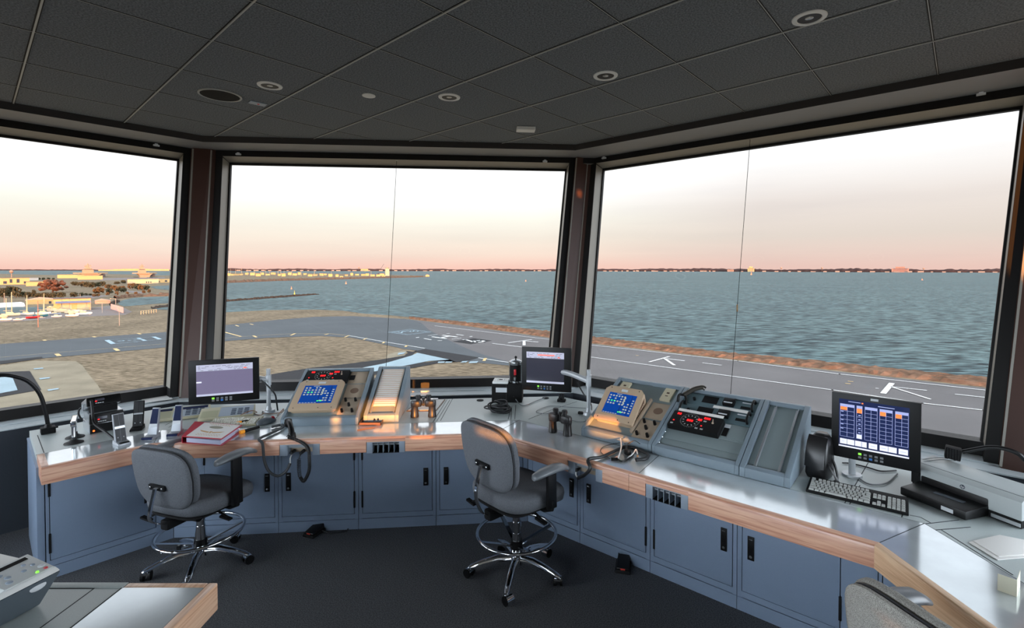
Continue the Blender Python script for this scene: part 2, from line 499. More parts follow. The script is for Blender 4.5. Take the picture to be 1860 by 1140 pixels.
for k in ('L', 'C', 'R', 'RR', 'LL', 'BL'):
    fr = MB()
    for side in 'lr':
        prof = [(0.0, 0.0), (-FD, 0.0), (-FD, 0.065), (0.05, 0.065)]
        lo = [wpt(k, side, ZB, o_, e_) for o_, e_ in prof]; hi = [wpt(k, side, ZT, o_, e_) for o_, e_ in prof]
        n = 4
        fr.loft([lo, hi], 0)
        # reveal face lighter
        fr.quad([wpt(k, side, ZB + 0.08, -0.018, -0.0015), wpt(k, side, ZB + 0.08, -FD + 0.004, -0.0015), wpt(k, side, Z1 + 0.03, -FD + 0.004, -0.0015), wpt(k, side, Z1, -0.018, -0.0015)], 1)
        # dark glazing stop against the glass
        lo = [wpt(k, side, Z0, o_, e_) for o_, e_ in ((-0.02, 0.0), (-0.02, -0.016), (0.01, -0.016), (0.01, 0.0))]
        hi = [wpt(k, side, Z1, o_, e_) for o_, e_ in ((-0.02, 0.0), (-0.02, -0.016), (0.01, -0.016), (0.01, 0.0))]
        fr.loft([lo, hi], 0)
    # stop along the head
    fr.hexa([wpt(k, 'l', 3.012, -0.02), wpt(k, 'r', 3.012, -0.02), wpt(k, 'r', 3.012, 0.01), wpt(k, 'l', 3.012, 0.01)],
            [wpt(k, 'l', 3.035, -0.02), wpt(k, 'r', 3.035, -0.02), wpt(k, 'r', 3.035, 0.01), wpt(k, 'l', 3.035, 0.01)], 0)
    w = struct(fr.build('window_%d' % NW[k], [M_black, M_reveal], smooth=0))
    if k in 'LCR':
        g = MB(); g.hexa([wpt(k, 'l', Z0 - 0.02, 0.0), wpt(k, 'r', Z0 - 0.02, 0.0), wpt(k, 'r', Z0 - 0.02, 0.008), wpt(k, 'l', Z0 - 0.02, 0.008)],
                         [wpt(k, 'l', Z1 + 0.02, 0.0), wpt(k, 'r', Z1 + 0.02, 0.0), wpt(k, 'r', Z1 + 0.02, 0.008), wpt(k, 'l', Z1 + 0.02, 0.008)])
        g.build('glass', M_glass, w, smooth=0)
npier = 6
def pier(k1, k2):
    global npier
    b = MB(); rows = []
    for z in (ZB - 0.01, 3.15):
        A = wpt(k1, 'r', z, -FD + 0.01, 0.06); B = wpt(k2, 'l', z, -FD + 0.01, 0.06)
        A1 = wpt(k1, 'r', z, -FD - 0.035, 0.075); B1 = wpt(k2, 'l', z, -FD - 0.035, 0.095)
        Ao = wpt(k1, 'r', z, 0.08, 0.06); Bo = wpt(k2, 'l', z, 0.08, 0.06)
        o_ = meet(k1, dglass(k1, z) + 0.08, k2, dglass(k2, z) + 0.08, z)
        rows.append([A, A1, B1, B, Bo, o_, Ao])
    b.loft(rows, 0)
    t = struct(b.build('trim_%d' % npier, M_bronze, bevel=0.004, smooth=0)); npier += 1
    c = MB()
    for s_, kk, e0 in (('r', k1, 0.066), ('l', k2, 0.088)):
        lo = [wpt(kk, s_, ZB, -FD - 0.037, e0 + e_) for e_ in (0, 0.012)] + [wpt(kk, s_, ZB, -FD - 0.02, e0 + e_) for e_ in (0.012, 0)]
        hi = [wpt(kk, s_, 3.13, -FD - 0.037, e0 + e_) for e_ in (0, 0.012)] + [wpt(kk, s_, 3.13, -FD - 0.02, e0 + e_) for e_ in (0.012, 0)]
        c.loft([lo, hi])
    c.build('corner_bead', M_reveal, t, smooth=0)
pier('L', 'C'); pier('C', 'R'); pier('R', 'RR'); pier('LL', 'L'); pier('BL', 'LL')
# unseen walls added behind the camera to block the sun, slotted for its patches
SLOTS = []
def sun_slot(center, w, h):
    """slot cut in the added rear walls to throw sun onto CENTER"""
    c = Vector(center)
    for k in ('BR', 'B'):
        n = ax(k)[1]; d = DG0[k] - 0.05
        back = -SUN_DIR; den = n.x * back.x + n.y * back.y
        if den <= 1e-6:
            continue
        t = (d - (n.x * c.x + n.y * c.y)) / den
        p = c + back * t; s, _ = sdof(k, p)
        a = ax(k)[0]; half = 1.93
        if abs(s - a.dot(CEN0)) < half:
            f = abs(Vector((math.cos(SUN_AZ), -math.sin(SUN_AZ))).dot(a))
            SLOTS.append((k, s - w / 2 / max(f, .3), s + w / 2 / max(f, .3), p.z - h / 2, p.z + h / 2))
            return
    print('slot missed', center)
sun_slot(at('C', -0.745, 3.80, 0.815), 0.36, 0.12)      # foot of the strip bay and console
sun_slot(at('C', -1.08, 3.77, 0.80), 0.05, 0.08)
sun_slot(at('R', -1.76, 2.92, 0.83), 0.22, 0.10)        # ledge of the console by the corner
sun_slot(at('C', -0.46, 3.90, 0.80), 0.15, 0.12)        # binoculars
sun_slot(Vector((-0.20, 2.93, 0.965)), 0.22, 0.05)
sun_slot(at('C', 0.37, 4.22, 0.83), 0.06, 0.12)          # end of the black box
_d = dglass('C', 2.83) - FD - .04
sun_slot(at('C', s_at('C', 1050, 318, _d), _d, 2.82), 0.07, 0.26)         # top of the pier
for k in ('BR', 'B'):
    a = ax(k)[0]; half = RAD0 * math.tan(RAD(22.5)) + 0.05; m = a.dot(CEN0)
    sl = [q for q in SLOTS if q[0] == k]
    S = sorted({m - half, m + half} | {min(max(x, m - half), m + half) for q in sl for x in q[1:3]})
    Zs = sorted({0.0, 3.3} | {x for q in sl for x in q[3:5]})
    b = MB()
    for s0, s1 in zip(S, S[1:]):
        for z0, z1 in zip(Zs, Zs[1:]):
            sc, zc = (s0 + s1) / 2, (z0 + z1) / 2
            if any(q[1] < sc < q[2] and q[3] < zc < q[4] for q in sl):
                continue
            d = DG0[k]
            p = [at(k, s0, d - 0.05), at(k, s1, d - 0.05), at(k, s1, d), at(k, s0, d)]
            b.hexa([(q.x, q.y, z0) for q in p], [(q.x, q.y, z1) for q in p])
    struct(b.build({'BR': 'added_wall_right', 'B': 'added_wall_back', 'BL': 'wall_left'}[k], M_wallback, smooth=0))

# ------------------------------------------------------------------ the long console desk
TH['RD'] = 177.0
P3 = at('R', -0.194, 2.50)
FR = {'L': 4.0, 'C': 3.45, 'R': 2.50, 'RD': P3.x * ax('RD')[1].x + P3.y * ax('RD')[1].y}
SE = {'L': 4.32, 'C': 3.76, 'R': 2.86}
q = at('R', -0.036, 2.86); SE['RD'] = q.x * ax('RD')[1].x + q.y * ax('RD')[1].y
RE = {'L': 5.0, 'C': 4.44, 'R': 3.63, 'RD': SE['RD'] + 0.80}
DS = ['L', 'C', 'R', 'RD']
SL0 = 0.23; SEND = sdof('RD', P3)[0] + 1.9
HT = 0.75
desk = thing('console_desk', 'long angled steel and grey laminate console worktop with oak front edge under the windows', 'desk', tuple(at('C', -0.6, 3.7, 0.0)))
IDM = Matrix.Translation(-Vector(desk.location))
def ends(k, D, j):
    """plan corners of desk line D on section k at its left (j=0) and right (j=1) end"""
    i = DS.index(k)
    if j == 0:
        return at(k, SL0, D[k]) if i == 0 else meet(DS[i - 1], D[DS[i - 1]], k, D[k])
    return at(k, SEND, D[k]) if i == 3 else meet(k, D[k], DS[i + 1], D[DS[i + 1]])
def band(mb, k, D0, D1, z0, z1, mi=0, trim=None):
    p = [ends(k, D0, 0), ends(k, D0, 1), ends(k, D1, 1), ends(k, D1, 0)]
    mb.prism([(v.x, v.y) for v in p], z0, z1, mi, IDM)
b = MB()
for k in DS:
    band(b, k, SE, RE, HT - 0.045, HT)
b.build('worktop', M_lam, desk, smooth=0)
FRI = {k: FR[k] + 0.030 for k in DS}; SEI = {k: SE[k] - 0.003 for k in DS}
for k in DS:
    b = MB(); band(b, k, FRI, SEI, HT - 0.06, HT + 0.001)
    b.build('front_strip', M_strip, desk, smooth=0, label='shiny brushed steel strip')
# fine joints between the worktop panels
def px(u, v, z):
    r = ray(u, v); t = (z - EYE) / r.z
    return Vector((r.x * t, r.y * t, z))
JO = [[(786, 767), (812, 725)], [(793, 765), (817, 726)], [(800, 764), (822, 724)], [(923, 761), (927, 745)], [(928, 762), (930, 737)], [(935, 761), (937, 735)],
      [(960, 761), (1002, 744), (1048, 729)], [(1534, 914), (1577, 840)], [(1543, 916), (1562, 881)], [(1638, 939), (1650, 893)], [(1652, 935), (1672, 939), (1690, 949)],
      [(1672, 952), (1742, 944)], [(1690, 963), (1763, 957)], [(1710, 962), (1840, 1044)], [(68, 790), (80, 822)], [(65, 826), (100, 819)], [(300, 772), (340, 752)], [(306, 776), (346, 754)],
      [(500, 760), (520, 742)]]
b = MB()
for L_ in JO:
    for (p_, q_) in zip(L_, L_[1:]):
        A = px(*p_, HT); B = px(*q_, HT); d = (B - A).normalized(); n = Vector((-d.y, d.x, 0)) * 0.0022
        b.prism([(A + n)[:2], (B + n)[:2], (B - n)[:2], (A - n)[:2]], HT - 0.001, HT + 0.0006, 0, IDM)
for k in DS:
    A0 = {q: SE[q] - 0.004 for q in DS}; A1 = {q: SE[q] + 0.001 for q in DS}
    band(b, k, A0, A1, HT - 0.01, HT + 0.0006)
for i in range(3):
    A = meet(DS[i], FR[DS[i]] + .03, DS[i + 1], FR[DS[i + 1]] + .03); B = meet(DS[i], SE[DS[i]], DS[i + 1], SE[DS[i + 1]])
    d = (B - A).normalized(); n = Vector((-d.y, d.x, 0)) * 0.0016
    b.prism([(A + n)[:2], (B + n)[:2], (B - n)[:2], (A - n)[:2]], HT - 0.001, HT + 0.0016, 0, IDM)
for s_ in (-1.29,):
    A = at('R', s_, 2.53); B = at('R', s_ - 0.03, 2.86)
    d = (B - A).normalized(); n = Vector((-d.y, d.x, 0)) * 0.0016
    b.prism([(A + n)[:2], (B + n)[:2], (B - n)[:2], (A - n)[:2]], HT - 0.001, HT + 0.0016, 0, IDM)
b.build('panel_joint', M_seam, desk, smooth=0)
# oak nosing, cut away over the jack box and pen slots
def wood_seg(k, s0, s1, z0=0.652, z1=HT + 0.002, mit=(None, None)):
    b = MB()
    d0, d1 = FR[k], FR[k] + 0.034
    e0 = (s0, s0) if mit[0] is None else mit[0]
    e1 = (s1, s1) if mit[1] is None else mit[1]
    rows = []
    W = Matrix.Translation(-at(k, s0, d0, 0)) 
    o_ = at(k, (s0 + s1) / 2, d0, 0)
    sm = (s0 + s1) / 2
    prof = lambda a, c: [(a - sm, 0.0, z0), (a - sm, 0.0, z1 - 0.009), (a - sm + (c - a) * 0.1, 0.003, z1 - 0.003), (a - sm + (c - a) * 0.27, 0.009, z1), (c - sm, d1 - d0, z1), (c - sm, d1 - d0, z0)]
    b.loft([prof(*e0), prof(*e1)])
    o = b.build('wood_edge', M_woodl if k == 'RD' else M_wood, desk, bevel=0, smooth=40)
    o.location = o_ - Vector(desk.location); o.rotation_euler = (0, 0, rot(k))
    return o
def mitre(k, kn):
    A = meet(k, FR[k], kn, FR[kn]); B = meet(k, FR[k] + .034, kn, FR[kn] + .034)
    return (sdof(k, A)[0], sdof(k, B)[0]), (sdof(kn, A)[0], sdof(kn, B)[0])
mLC = mitre('L', 'C'); mCR = mitre('C', 'R'); mRD = mitre('R', 'RD')
wood_seg('L', SL0, mLC[0][0], mit=(None, mLC[0]))
JC = (s_at('C', 507, 815, 3.45), s_at('C', 581, 815, 3.45)); VC = (s_at('C', 665, 815, 3.45), s_at('C', 736, 815, 3.45))
JR = (s_at('R', 1031, 850, 2.5), s_at('R', 1094, 870, 2.5)); VR = (s_at('R', 1172, 890, 2.5), s_at('R', 1250, 915, 2.5))
wood_seg('C', mLC[1][0], JC[0], mit=(mLC[1], None)); wood_seg('C', JC[0], JC[1], 0.722); wood_seg('C', JC[1], VC[0]); wood_seg('C', VC[0], VC[1], 0.722)
wood_seg('C', VC[1], mCR[0][0], mit=(None, mCR[0]))
wood_seg('R', mCR[1][0], JR[0], mit=(mCR[1], None)); wood_seg('R', JR[0], JR[1], 0.722); wood_seg('R', JR[1], -1.335); wood_seg('R', -1.333, VR[0]); wood_seg('R', VR[0], VR[1], 0.722)
wood_seg('R', VR[1], mRD[0][0], mit=(None, mRD[0])); wood_seg('RD', mRD[1][0], SEND, mit=(mRD[1], None))
# oak return on the left end
b = MB(); b.box2((0, 0, 0.652), (0.034, 0.31, HT + 0.002)); o = b.build('wood_edge', M_wood, desk, bevel=0.003)
o.location = at('L', SL0 - 0.001, 4.005, 0) - Vector(desk.location); o.rotation_euler = (0, 0, rot('L'))
# ------------------------------------------------------------------ jack boxes and pen slots hung in the cutouts of the oak edge
M_bracket = mat('grey_bracket', (150, 162, 176), 0.4, metal=0.2)
M_beige = mat('beige_panel', (178, 160, 138), 0.5)
def jack_box(k, rng, label):
    w = rng[1] - rng[0]
    t = thing('jack_box', label, 'jack box', tuple(at(k, rng[0], FR[k], 0.64)), rot(k), 'headset jack boxes')
    b = MB()
    for x0, x1 in ((0.002, 0.045), (w - 0.045, w - 0.002)):
        b.xprism([(0.004, 0.005), (0.012, 0.005), (0.012, 0.08), (0.004, 0.08)], x0, x1)
    b.box2((0.045, 0.004, 0.005), (0.05, 0.09, 0.08)); b.box2((w - 0.05, 0.004, 0.005), (w - 0.045, 0.09, 0.08)); b.box2((0.045, 0.004, 0.075), (w - 0.045, 0.09, 0.081))
    b.build('bracket', M_bracket, t, bevel=0.002)
    b = MB(); b.box2((0.05, 0.075, 0.005), (w - 0.05, 0.09, 0.075)); b.build('jack_panel', M_beige, t)
    for x in (0.065, 0.085, w - 0.10, w - 0.075):
        c = MB(); c.cyl((x, 0.0755, 0.055), (x, 0.070, 0.055), 0.006, n=12); c.build('jack_socket', M_blkmat, t)
jack_box('C', JC, 'grey headset jack box in the oak edge under the two coiled cords')
jack_box('R', JR, 'grey headset jack box in the oak edge below the loose headset')
def pen_slots(k, rng, label):
    w = rng[1] - rng[0]
    t = thing('slot_rack', label, 'slot rack', tuple(at(k, rng[0], FR[k], 0.645)), rot(k), 'slot racks in the desk edge')
    b = MB(); b.box2((0.002, 0.003, 0.0), (0.04, 0.012, 0.078)); b.box2((w - 0.04, 0.003, 0.0), (w - 0.002, 0.012, 0.078)); b.box2((0.04, 0.003, 0.07), (w - 0.04, 0.012, 0.078))
    b.build('bracket', M_bracket, t, bevel=0.002)
    b = MB(); b.box2((0.04, 0.09, 0.0), (w - 0.04, 0.095, 0.07)); b.box2((0.04, 0.005, -0.002), (w - 0.04, 0.09, 0.002)); b.box2((0.04, 0.005, 0.066), (w - 0.04, 0.09, 0.07))
    b.build('rack_body', M_blkmat, t)
    n = 5; step = (w - 0.08) / n
    for i in range(n + 1):
        c = MB(); c.box2((0.04 + i * step - 0.0015, 0.004, 0.0), (0.04 + i * step + 0.0015, 0.09, 0.07)); c.build('divider', M_bracket, t)
pen_slots('C', VC, 'five-slot rack in the oak edge in front of the strip bay full of strips')
pen_slots('R', VR, 'five-slot rack in the oak edge in front of the radio drawer console')

# ------------------------------------------------------------------ steel cabinets under the desk
DC = {'L': 4.2, 'C': 3.70, 'R': 2.86, 'RD': FR['RD'] + 0.36}
def cabinet(k, s0, s1, door, hinge, label, handle=True):
    """door=(s0,s1) hinge side 'l' or 'r'"""
    w = s1 - s0
    t = thing('steel_cabinet', label, 'cabinet', tuple(at(k, s0, DC[k], 0.0)), rot(k), 'steel cabinets under the console desk')
    b = MB()
    b.box2((0.0008, 0.012, 0.0), (w - 0.0008, 0.45, 0.70))
    x0, x1 = door[0] - s0, door[1] - s0
    g = 0.004
    # face frame round the door
    b.box2((0.0008, 0.0, 0.075), (x0 - g, 0.02, 0.70)); b.box2((x1 + g, 0.0, 0.075), (w - 0.0008, 0.02, 0.70)); b.box2((x0 - g, 0.0, 0.078), (x1 + g, 0.02, 0.112)); b.box2((0.0008, -0.002, 0.0), (w - 0.0008, 0.02, 0.074))
    b.build('carcass', M_cab, t, smooth=0)
    b = MB(); b.box2((x0 - g, 0.0105, 0.112), (x1 + g, 0.0118, 0.70)); b.build('door_gap', M_cabgap, t, smooth=0)
    d = MB(); d.box2((x0, -0.003, 0.116), (x1, 0.0104, 0.70)); dr = d.build('door', M_cab, t, bevel=0.0015)
    if handle:
        hx = x1 - 0.045 if hinge == 'l' else x0 + 0.045
        h = MB(); h.box2((hx - 0.017, -0.010, 0.305), (hx + 0.017, -0.0031, 0.435)); h.box2((hx - 0.013, -0.013, 0.345), (hx + 0.013, -0.009, 0.43))
        hd = h.build('handle', M_blk, dr, bevel=0.0015)
        c = MB(); c.cyl((hx, -0.0085, 0.325), (hx, -0.0125, 0.325), 0.008, n=14); c.box((hx, -0.0128, 0.421), (0.018, 0.001, 0.006)); c.build('lock', M_steel, dr)
    hx = x0 - g / 2 if hinge == 'l' else x1 + g / 2
    for z0 in (0.16, 0.51):
        h = MB(); h.box2((hx - 0.006, -0.007, z0), (hx + 0.006, 0.004, z0 + 0.12)); h.build('hinge', M_blkmat, t, bevel=0.001)
    return t
sCR_C = sdof('C', meet('C', DC['C'], 'R', DC['R']))[0]; sCR_R = sdof('R', meet('C', DC['C'], 'R', DC['R']))[0]
sLC_L = sdof('L', meet('L', DC['L'], 'C', DC['C']))[0]; sLC_C = sdof('C', meet('L', DC['L'], 'C', DC['C']))[0]
sRD_R = sdof('R', meet('R', DC['R'], 'RD', DC['RD']))[0]; sRD_D = sdof('RD', meet('R', DC['R'], 'RD', DC['RD']))[0]
tL = cabinet('L', 0.256, sLC_L - 0.002, (0.276, 0.80), 'l', 'steel cabinet at the desk end behind the low swivel stool')
cabinet('C', sLC_C + 0.002, -1.471, (-1.97, -1.498), 'l', 'steel cabinet with its latch beside the hanging black coiled cord', True)
cabinet('C', -1.469, -0.908, (-1.442, -0.938), 'r', 'steel cabinet under the jack box with the coiled handset cord')
cabinet('C', -0.906, -0.347, (-0.877, -0.376), 'l', 'steel cabinet directly under the strip bay full of paper strips')
cabinet('C', -0.345, sCR_C - 0.002, (-0.318, sCR_C - 0.04), 'r', 'steel cabinet behind the taller stool in the inside corner')
cabinet('R', sCR_R + 0.002, -1.901, (sCR_R + 0.05, -1.924), 'l', 'steel cabinet hidden in part by the taller stool seat')
cabinet('R', -1.899, -1.376, (-1.872, -1.406), 'r', 'steel cabinet with a foot pedal standing in front of it')
cabinet('R', -1.374, -0.852, (-1.346, -0.877), 'l', 'steel cabinet below the five-slot rack and radio drawers')
cabinet('R', -0.850, sRD_R - 0.17, (-0.822, -0.36), 'r', 'steel cabinet under the keyboard beside the desk bend')
cabinet('R', sRD_R - 0.168, sRD_R - 0.002, (sRD_R - 0.15, sRD_R - 0.02), 'l', 'narrow steel corner cabinet panel at the desk bend', False)
cabinet('RD', sRD_D + 0.002, sRD_D + 0.55, (sRD_D + 0.03, sRD_D + 0.52), 'l', 'steel cabinet behind the grey tweed chair back at the desk bend')

b = MB(); b.box2((-.038, .0, 0.0), (-.004, 0.80, 0.703)); b.box2((-.040, .115, .69), (-.006, .80, .7035)); b.build('end_panel', M_cab, tL, bevel=.002)
# ------------------------------------------------------------------ the world outside
ZG, ZS = -28.1, -29.3
M_grass = mat('dry_grass', (118, 106, 88), 0.95, spec=0.05, noise=(0.035, 0.22))
def ground_mat():
    m = MATS['dry_grass']; nt = m.node_tree; N, L = nt.nodes, nt.links
    p = N['Principled BSDF']; tc = N['Texture Coordinate']
    a = N.new('ShaderNodeTexNoise'); a.inputs['Scale'].default_value = 0.9; a.inputs['Detail'].default_value = 6
    mp = N.new('ShaderNodeMapping'); mp.inputs['Scale'].default_value = (0.5, 1.6, 1); mp.inputs['Rotation'].default_value = (0, 0, RAD(20))
    L.new(tc.outputs['Object'], mp.inputs[0]); L.new(mp.outputs[0], a.inputs[0])
    r = N.new('ShaderNodeValToRGB'); r.color_ramp.elements[0].position = 0.35; r.color_ramp.elements[0].color = (0.5, 0.49, 0.48, 1); r.color_ramp.elements[1].position = 0.62; r.color_ramp.elements[1].color = (1.25, 1.22, 1.2, 1)
    L.new(a.outputs[0], r.inputs[0])
    old = p.inputs['Base Color'].links[0].from_socket
    mx = N.new('ShaderNodeMix'); mx.data_type = 'RGBA'; mx.blend_type = 'MULTIPLY'; mx.inputs[0].default_value = 1.0
    L.new(old, mx.inputs[6]); L.new(r.outputs[0], mx.inputs[7]); L.new(mx.outputs[2], p.inputs['Base Color'])
ground_mat()
def water_mat():
    m = bpy.data.materials.new('bay_water'); m.use_nodes = True
    nt = m.node_tree; N, L = nt.nodes, nt.links
    p = N['Principled BSDF']; p.inputs['Roughness'].default_value = 0.42; p.inputs['Specular IOR Level'].default_value = 0.3; p.inputs['IOR'].default_value = 1.10
    tc = N.new('ShaderNodeTexCoord')
    def noise(sc, det, stretch, rz):
        mp = N.new('ShaderNodeMapping'); mp.inputs['Scale'].default_value = stretch; mp.inputs['Rotation'].default_value = (0, 0, rz)
        n = N.new('ShaderNodeTexNoise'); n.inputs['Scale'].default_value = sc; n.inputs['Detail'].default_value = det
        L.new(tc.outputs['Object'], mp.inputs[0]); L.new(mp.outputs[0], n.inputs[0]); return n
    a = noise(0.16, 8, (1, 2.8, 1), RAD(12)); c = noise(0.004, 3, (1, 3, 1), RAD(-8))
    r = N.new('ShaderNodeValToRGB'); e = r.color_ramp.elements
    e[0].position = 0.36; e[0].color = lin(25, 38, 42); e[1].position = 0.66; e[1].color = lin(97, 117, 117)
    L.new(a.outputs[0], r.inputs[0])
    r2 = N.new('ShaderNodeValToRGB'); r2.color_ramp.elements[0].position = 0.35; r2.color_ramp.elements[0].color = (0.86, 0.88, 0.9, 1); r2.color_ramp.elements[1].position = 0.65; r2.color_ramp.elements[1].color = (1.08, 1.08, 1.06, 1)
    L.new(c.outputs[0], r2.inputs[0])
    mx = N.new('ShaderNodeMix'); mx.data_type = 'RGBA'; mx.blend_type = 'MULTIPLY'; mx.inputs[0].default_value = 1
    L.new(r.outputs[0], mx.inputs[6]); L.new(r2.outputs[0], mx.inputs[7]); L.new(mx.outputs[2], p.inputs['Base Color'])
    b = N.new('ShaderNodeBump'); b.inputs['Strength'].default_value = 0.9; b.inputs['Distance'].default_value = 0.9
    L.new(a.outputs[0], b.inputs['Height']); L.new(b.outputs[0], p.inputs['Normal'])
    return m
M_sea = water_mat()
M_asph = mat('runway_asphalt', (94, 91, 90), 0.9, spec=0.15, noise=(0.05, 0.10, (1, 1, 1)))
M_taxi = mat('taxiway_asphalt', (78, 82, 84), 0.9, spec=0.15, noise=(0.06, 0.08))
M_dark = mat('fresh_asphalt', (46, 46, 47), 0.9, spec=0.15)
M_conc = mat('pale_concrete', (136, 152, 158), 0.9, spec=0.15, noise=(0.2, 0.06))
M_worn = mat('worn_concrete', (128, 119, 102), 0.95, spec=0.05, noise=(0.15, 0.16))
M_lot = mat('parking_lot', (118, 110, 106), 0.95, spec=0.05, noise=(0.1, 0.08))
M_paint = mat('white_paint', (208, 208, 204), 0.8)
M_bpaint = mat('pale_blue_paint', (140, 160, 168), 0.8)
M_ypaint = mat('yellow_paint', (196, 168, 116), 0.8)
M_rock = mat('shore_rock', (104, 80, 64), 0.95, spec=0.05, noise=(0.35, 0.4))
M_drock = mat('dark_rock', (64, 54, 47), 0.95, spec=0.05, noise=(0.5, 0.4))

def G(u, v, z=ZG):
    return px(u, v, z)
b = MB(); b.quad([(-40000, -3000, ZS), (40000, -3000, ZS), (40000, 60000, ZS), (-40000, 60000, ZS)])
struct(b.build('sea', M_sea, smooth=0))
def sheet(mb, pts, z, mi=0):
    P = [G(u, v) if len(q) == 2 else Vector(q) for q in pts for u, v in [q[:2]]]
    tri = geometry.tessellate_polygon([[Vector((p.x, p.y, 0)) for p in P]])
    vs = [(p.x, p.y, z) for p in P]
    return mb.add(vs, [tuple(t) for t in tri], mi)
SHORE = [(408, 567), (486, 563), (572, 562), (624, 564), (658, 569), (710, 572.5), (778, 579), (847, 586), (916, 591), (999, 602), (1073, 612), (1194, 623), (1349, 645), (1525, 660), (1635, 671.5), (1798, 687), (1960, 703), (2300, 735)]
LAND = [(-700, 900, 0)] + []
land = [(-3600, 3400), ]
outline = [Vector((-5200, 3600, 0)), G(0, 497), G(100, 499.5), G(200, 497.5), G(300, 500), G(332, 499.5), G(420, 494.6), G(560, 496), G(700, 498.6), G(775, 500.6), G(778, 502.2), G(700, 504), G(600, 506.5), G(500, 509), G(408, 512.5), G(345, 515), G(335, 540), G(335, 563)]
outline += [G(u, v) for u, v in SHORE] + [Vector((400, -300, 0)), Vector((-2500, -300, 0)), Vector((-5200, 1200, 0))]
b = MB()
tri = geometry.tessellate_polygon([[Vector((p.x, p.y, 0)) for p in outline]])
b.add([(p.x, p.y, ZG) for p in outline], [tuple(t) for t in tri])
n = len(outline)
for i in range(n):
    p, q = outline[i], outline[(i + 1) % n]
    b.quad([(p.x, p.y, ZG), (q.x, q.y, ZG), (q.x, q.y, ZS - 1), (p.x, p.y, ZS - 1)])
struct(b.build('ground', M_grass, smooth=0))
b = MB()
for poly in ([(272, 520.5), (285, 519), (315, 518), (315, 527), (300, 526), (284, 524.5)], [(214, 549), (224, 544.5), (245, 540.6), (275, 539.2), (318, 538), (318, 550), (285, 551.5), (250, 554.5), (226, 556.3), (217, 553.5)],
             [(276, 561), (290, 558.5), (318, 556.5), (318, 563.5), (300, 562.7)], [(-600, 549), (0, 553), (44, 558), (70, 557.5), (104, 560), (102, 566), (60, 567.5), (0, 571), (-600, 600)]):
    sheet(b, poly, ZG + 0.10)
struct(b.build('inlet_water', M_sea, smooth=0))
# paved surfaces
b = MB()
sheet(b, [(-900, 690), (-120, 634), (0, 625), (150, 614), (300, 603), (404, 591), (500, 581), (570, 575.5), (640, 574), (700, 577), (744, 580), (847, 592.5), (999, 614), (1073, 624), (1340, 655), (1525, 675), (1794, 705), (2000, 728), (2300, 765),
          (2300, 1100), (1500, 1100), (1150, 760), (1000, 676), (925, 664), (850, 657), (780, 640), (735, 634), (690, 624), (640, 613.5), (580, 610), (480, 614), (404, 620), (300, 631), (100, 649), (0, 657), (-120, 667), (-900, 750)], ZG + 0.06)
runway = struct(b.build('runway', M_asph, smooth=0))
b = MB()
sheet(b, [(-900, 690), (-120, 634), (0, 625), (150, 614), (300, 603), (404, 591), (500, 581), (570, 575.5), (640, 574), (700, 577), (744, 580), (765, 586), (780, 600), (815, 618), (850, 634), (880, 645), (925, 658), (924, 664), (850, 657), (780, 640), (735, 634), (690, 624), (640, 613.5), (580, 610), (480, 614), (404, 620), (300, 631), (100, 649), (0, 657), (-120, 667), (-900, 750)], ZG + 0.09)
b.build('taxiway', M_taxi, runway, smooth=0, label='bluish grey taxiway asphalt')
b = MB()
for poly in ([(472, 691), (493, 680), (560, 669), (640, 660), (696, 652.5), (735, 646), (741, 641), (737, 637.5), (752, 639), (758, 636), (748, 646), (700, 661), (600, 680), (500, 700), (440, 712)],
             [(752, 638), (773, 634), (871, 649.5), (853, 655), (828, 658), (800, 655), (765, 642)], [(821.9, 620.5), (860.3, 614.3), (893.4, 618.8), (855, 625)],
             [(816, 653), (828, 657.5), (795, 660), (758, 667), (690, 679), (620, 692), (560, 705), (520, 712), (620, 688), (700, 671), (744, 662)],
             [(0, 656), (76, 648), (77, 651), (0, 662)], [(-60, 680), (0, 676), (54, 674), (75, 708), (0, 721), (-60, 731)]):
    sheet(b, poly, ZG + 0.12)
b.build('dark_asphalt', M_dark, runway, smooth=0, label='fresh black asphalt strips')
b = MB()
for poly in ([(440, 714), (500, 697), (600, 680), (700, 660), (748, 646), (758, 641), (816, 653.5), (779, 656), (744, 663), (650, 681), (560, 700), (500, 716)], [(-60, 690), (0, 686), (22, 684), (32, 709), (0, 715), (-60, 724)],
             [(796, 657.2), (808, 657), (807, 659.3), (795, 659.6)], [(810, 657), (822, 657), (820, 659), (808, 659.4)], [(840, 656.5), (850, 656), (847, 658.5), (836, 659)], [(854, 657), (869, 656.4), (866, 659.5), (851, 660)],
             [(724, 641), (737, 640), (733, 643), (722, 645)], [(61, 669.5), (78, 668), (79, 670), (62, 671.5)], [(71, 687.3), (90, 685.3), (91, 687.5), (73, 689.8)], [(86, 708), (106, 705.3), (107, 707.5), (88, 710.7)]):
    sheet(b, poly, ZG + 0.15)
b.build('concrete_path', M_conc, runway, smooth=0, label='pale blue-white concrete path')
b = MB()
sheet(b, [(-300, 705), (0, 664), (60, 655), (138, 656), (150, 664), (160, 678), (178, 700), (190, 720), (90, 740), (0, 760), (-300, 830)], ZG + 0.03)
sheet(b, [(705, 643), (722, 638), (740, 636), (735, 646), (712, 650), (700, 650)], ZG + 0.03)
struct(b.build('worn_apron', M_worn, smooth=0))
b = MB()
sheet(b, [(-600, 602), (0, 572), (60, 569), (104, 564), (150, 560.5), (190, 556), (206, 553), (224, 558), (240, 566), (228, 571.5), (168, 574), (116, 576), (53, 582), (0, 585), (-600, 628)], ZG + 0.03)
sheet(b, [(60, 549), (120, 541), (165, 535), (200, 537), (170, 541), (110, 548)], ZG + 0.03)
sheet(b, [(228, 527), (265, 530), (262, 533), (236, 531)], ZG + 0.03)
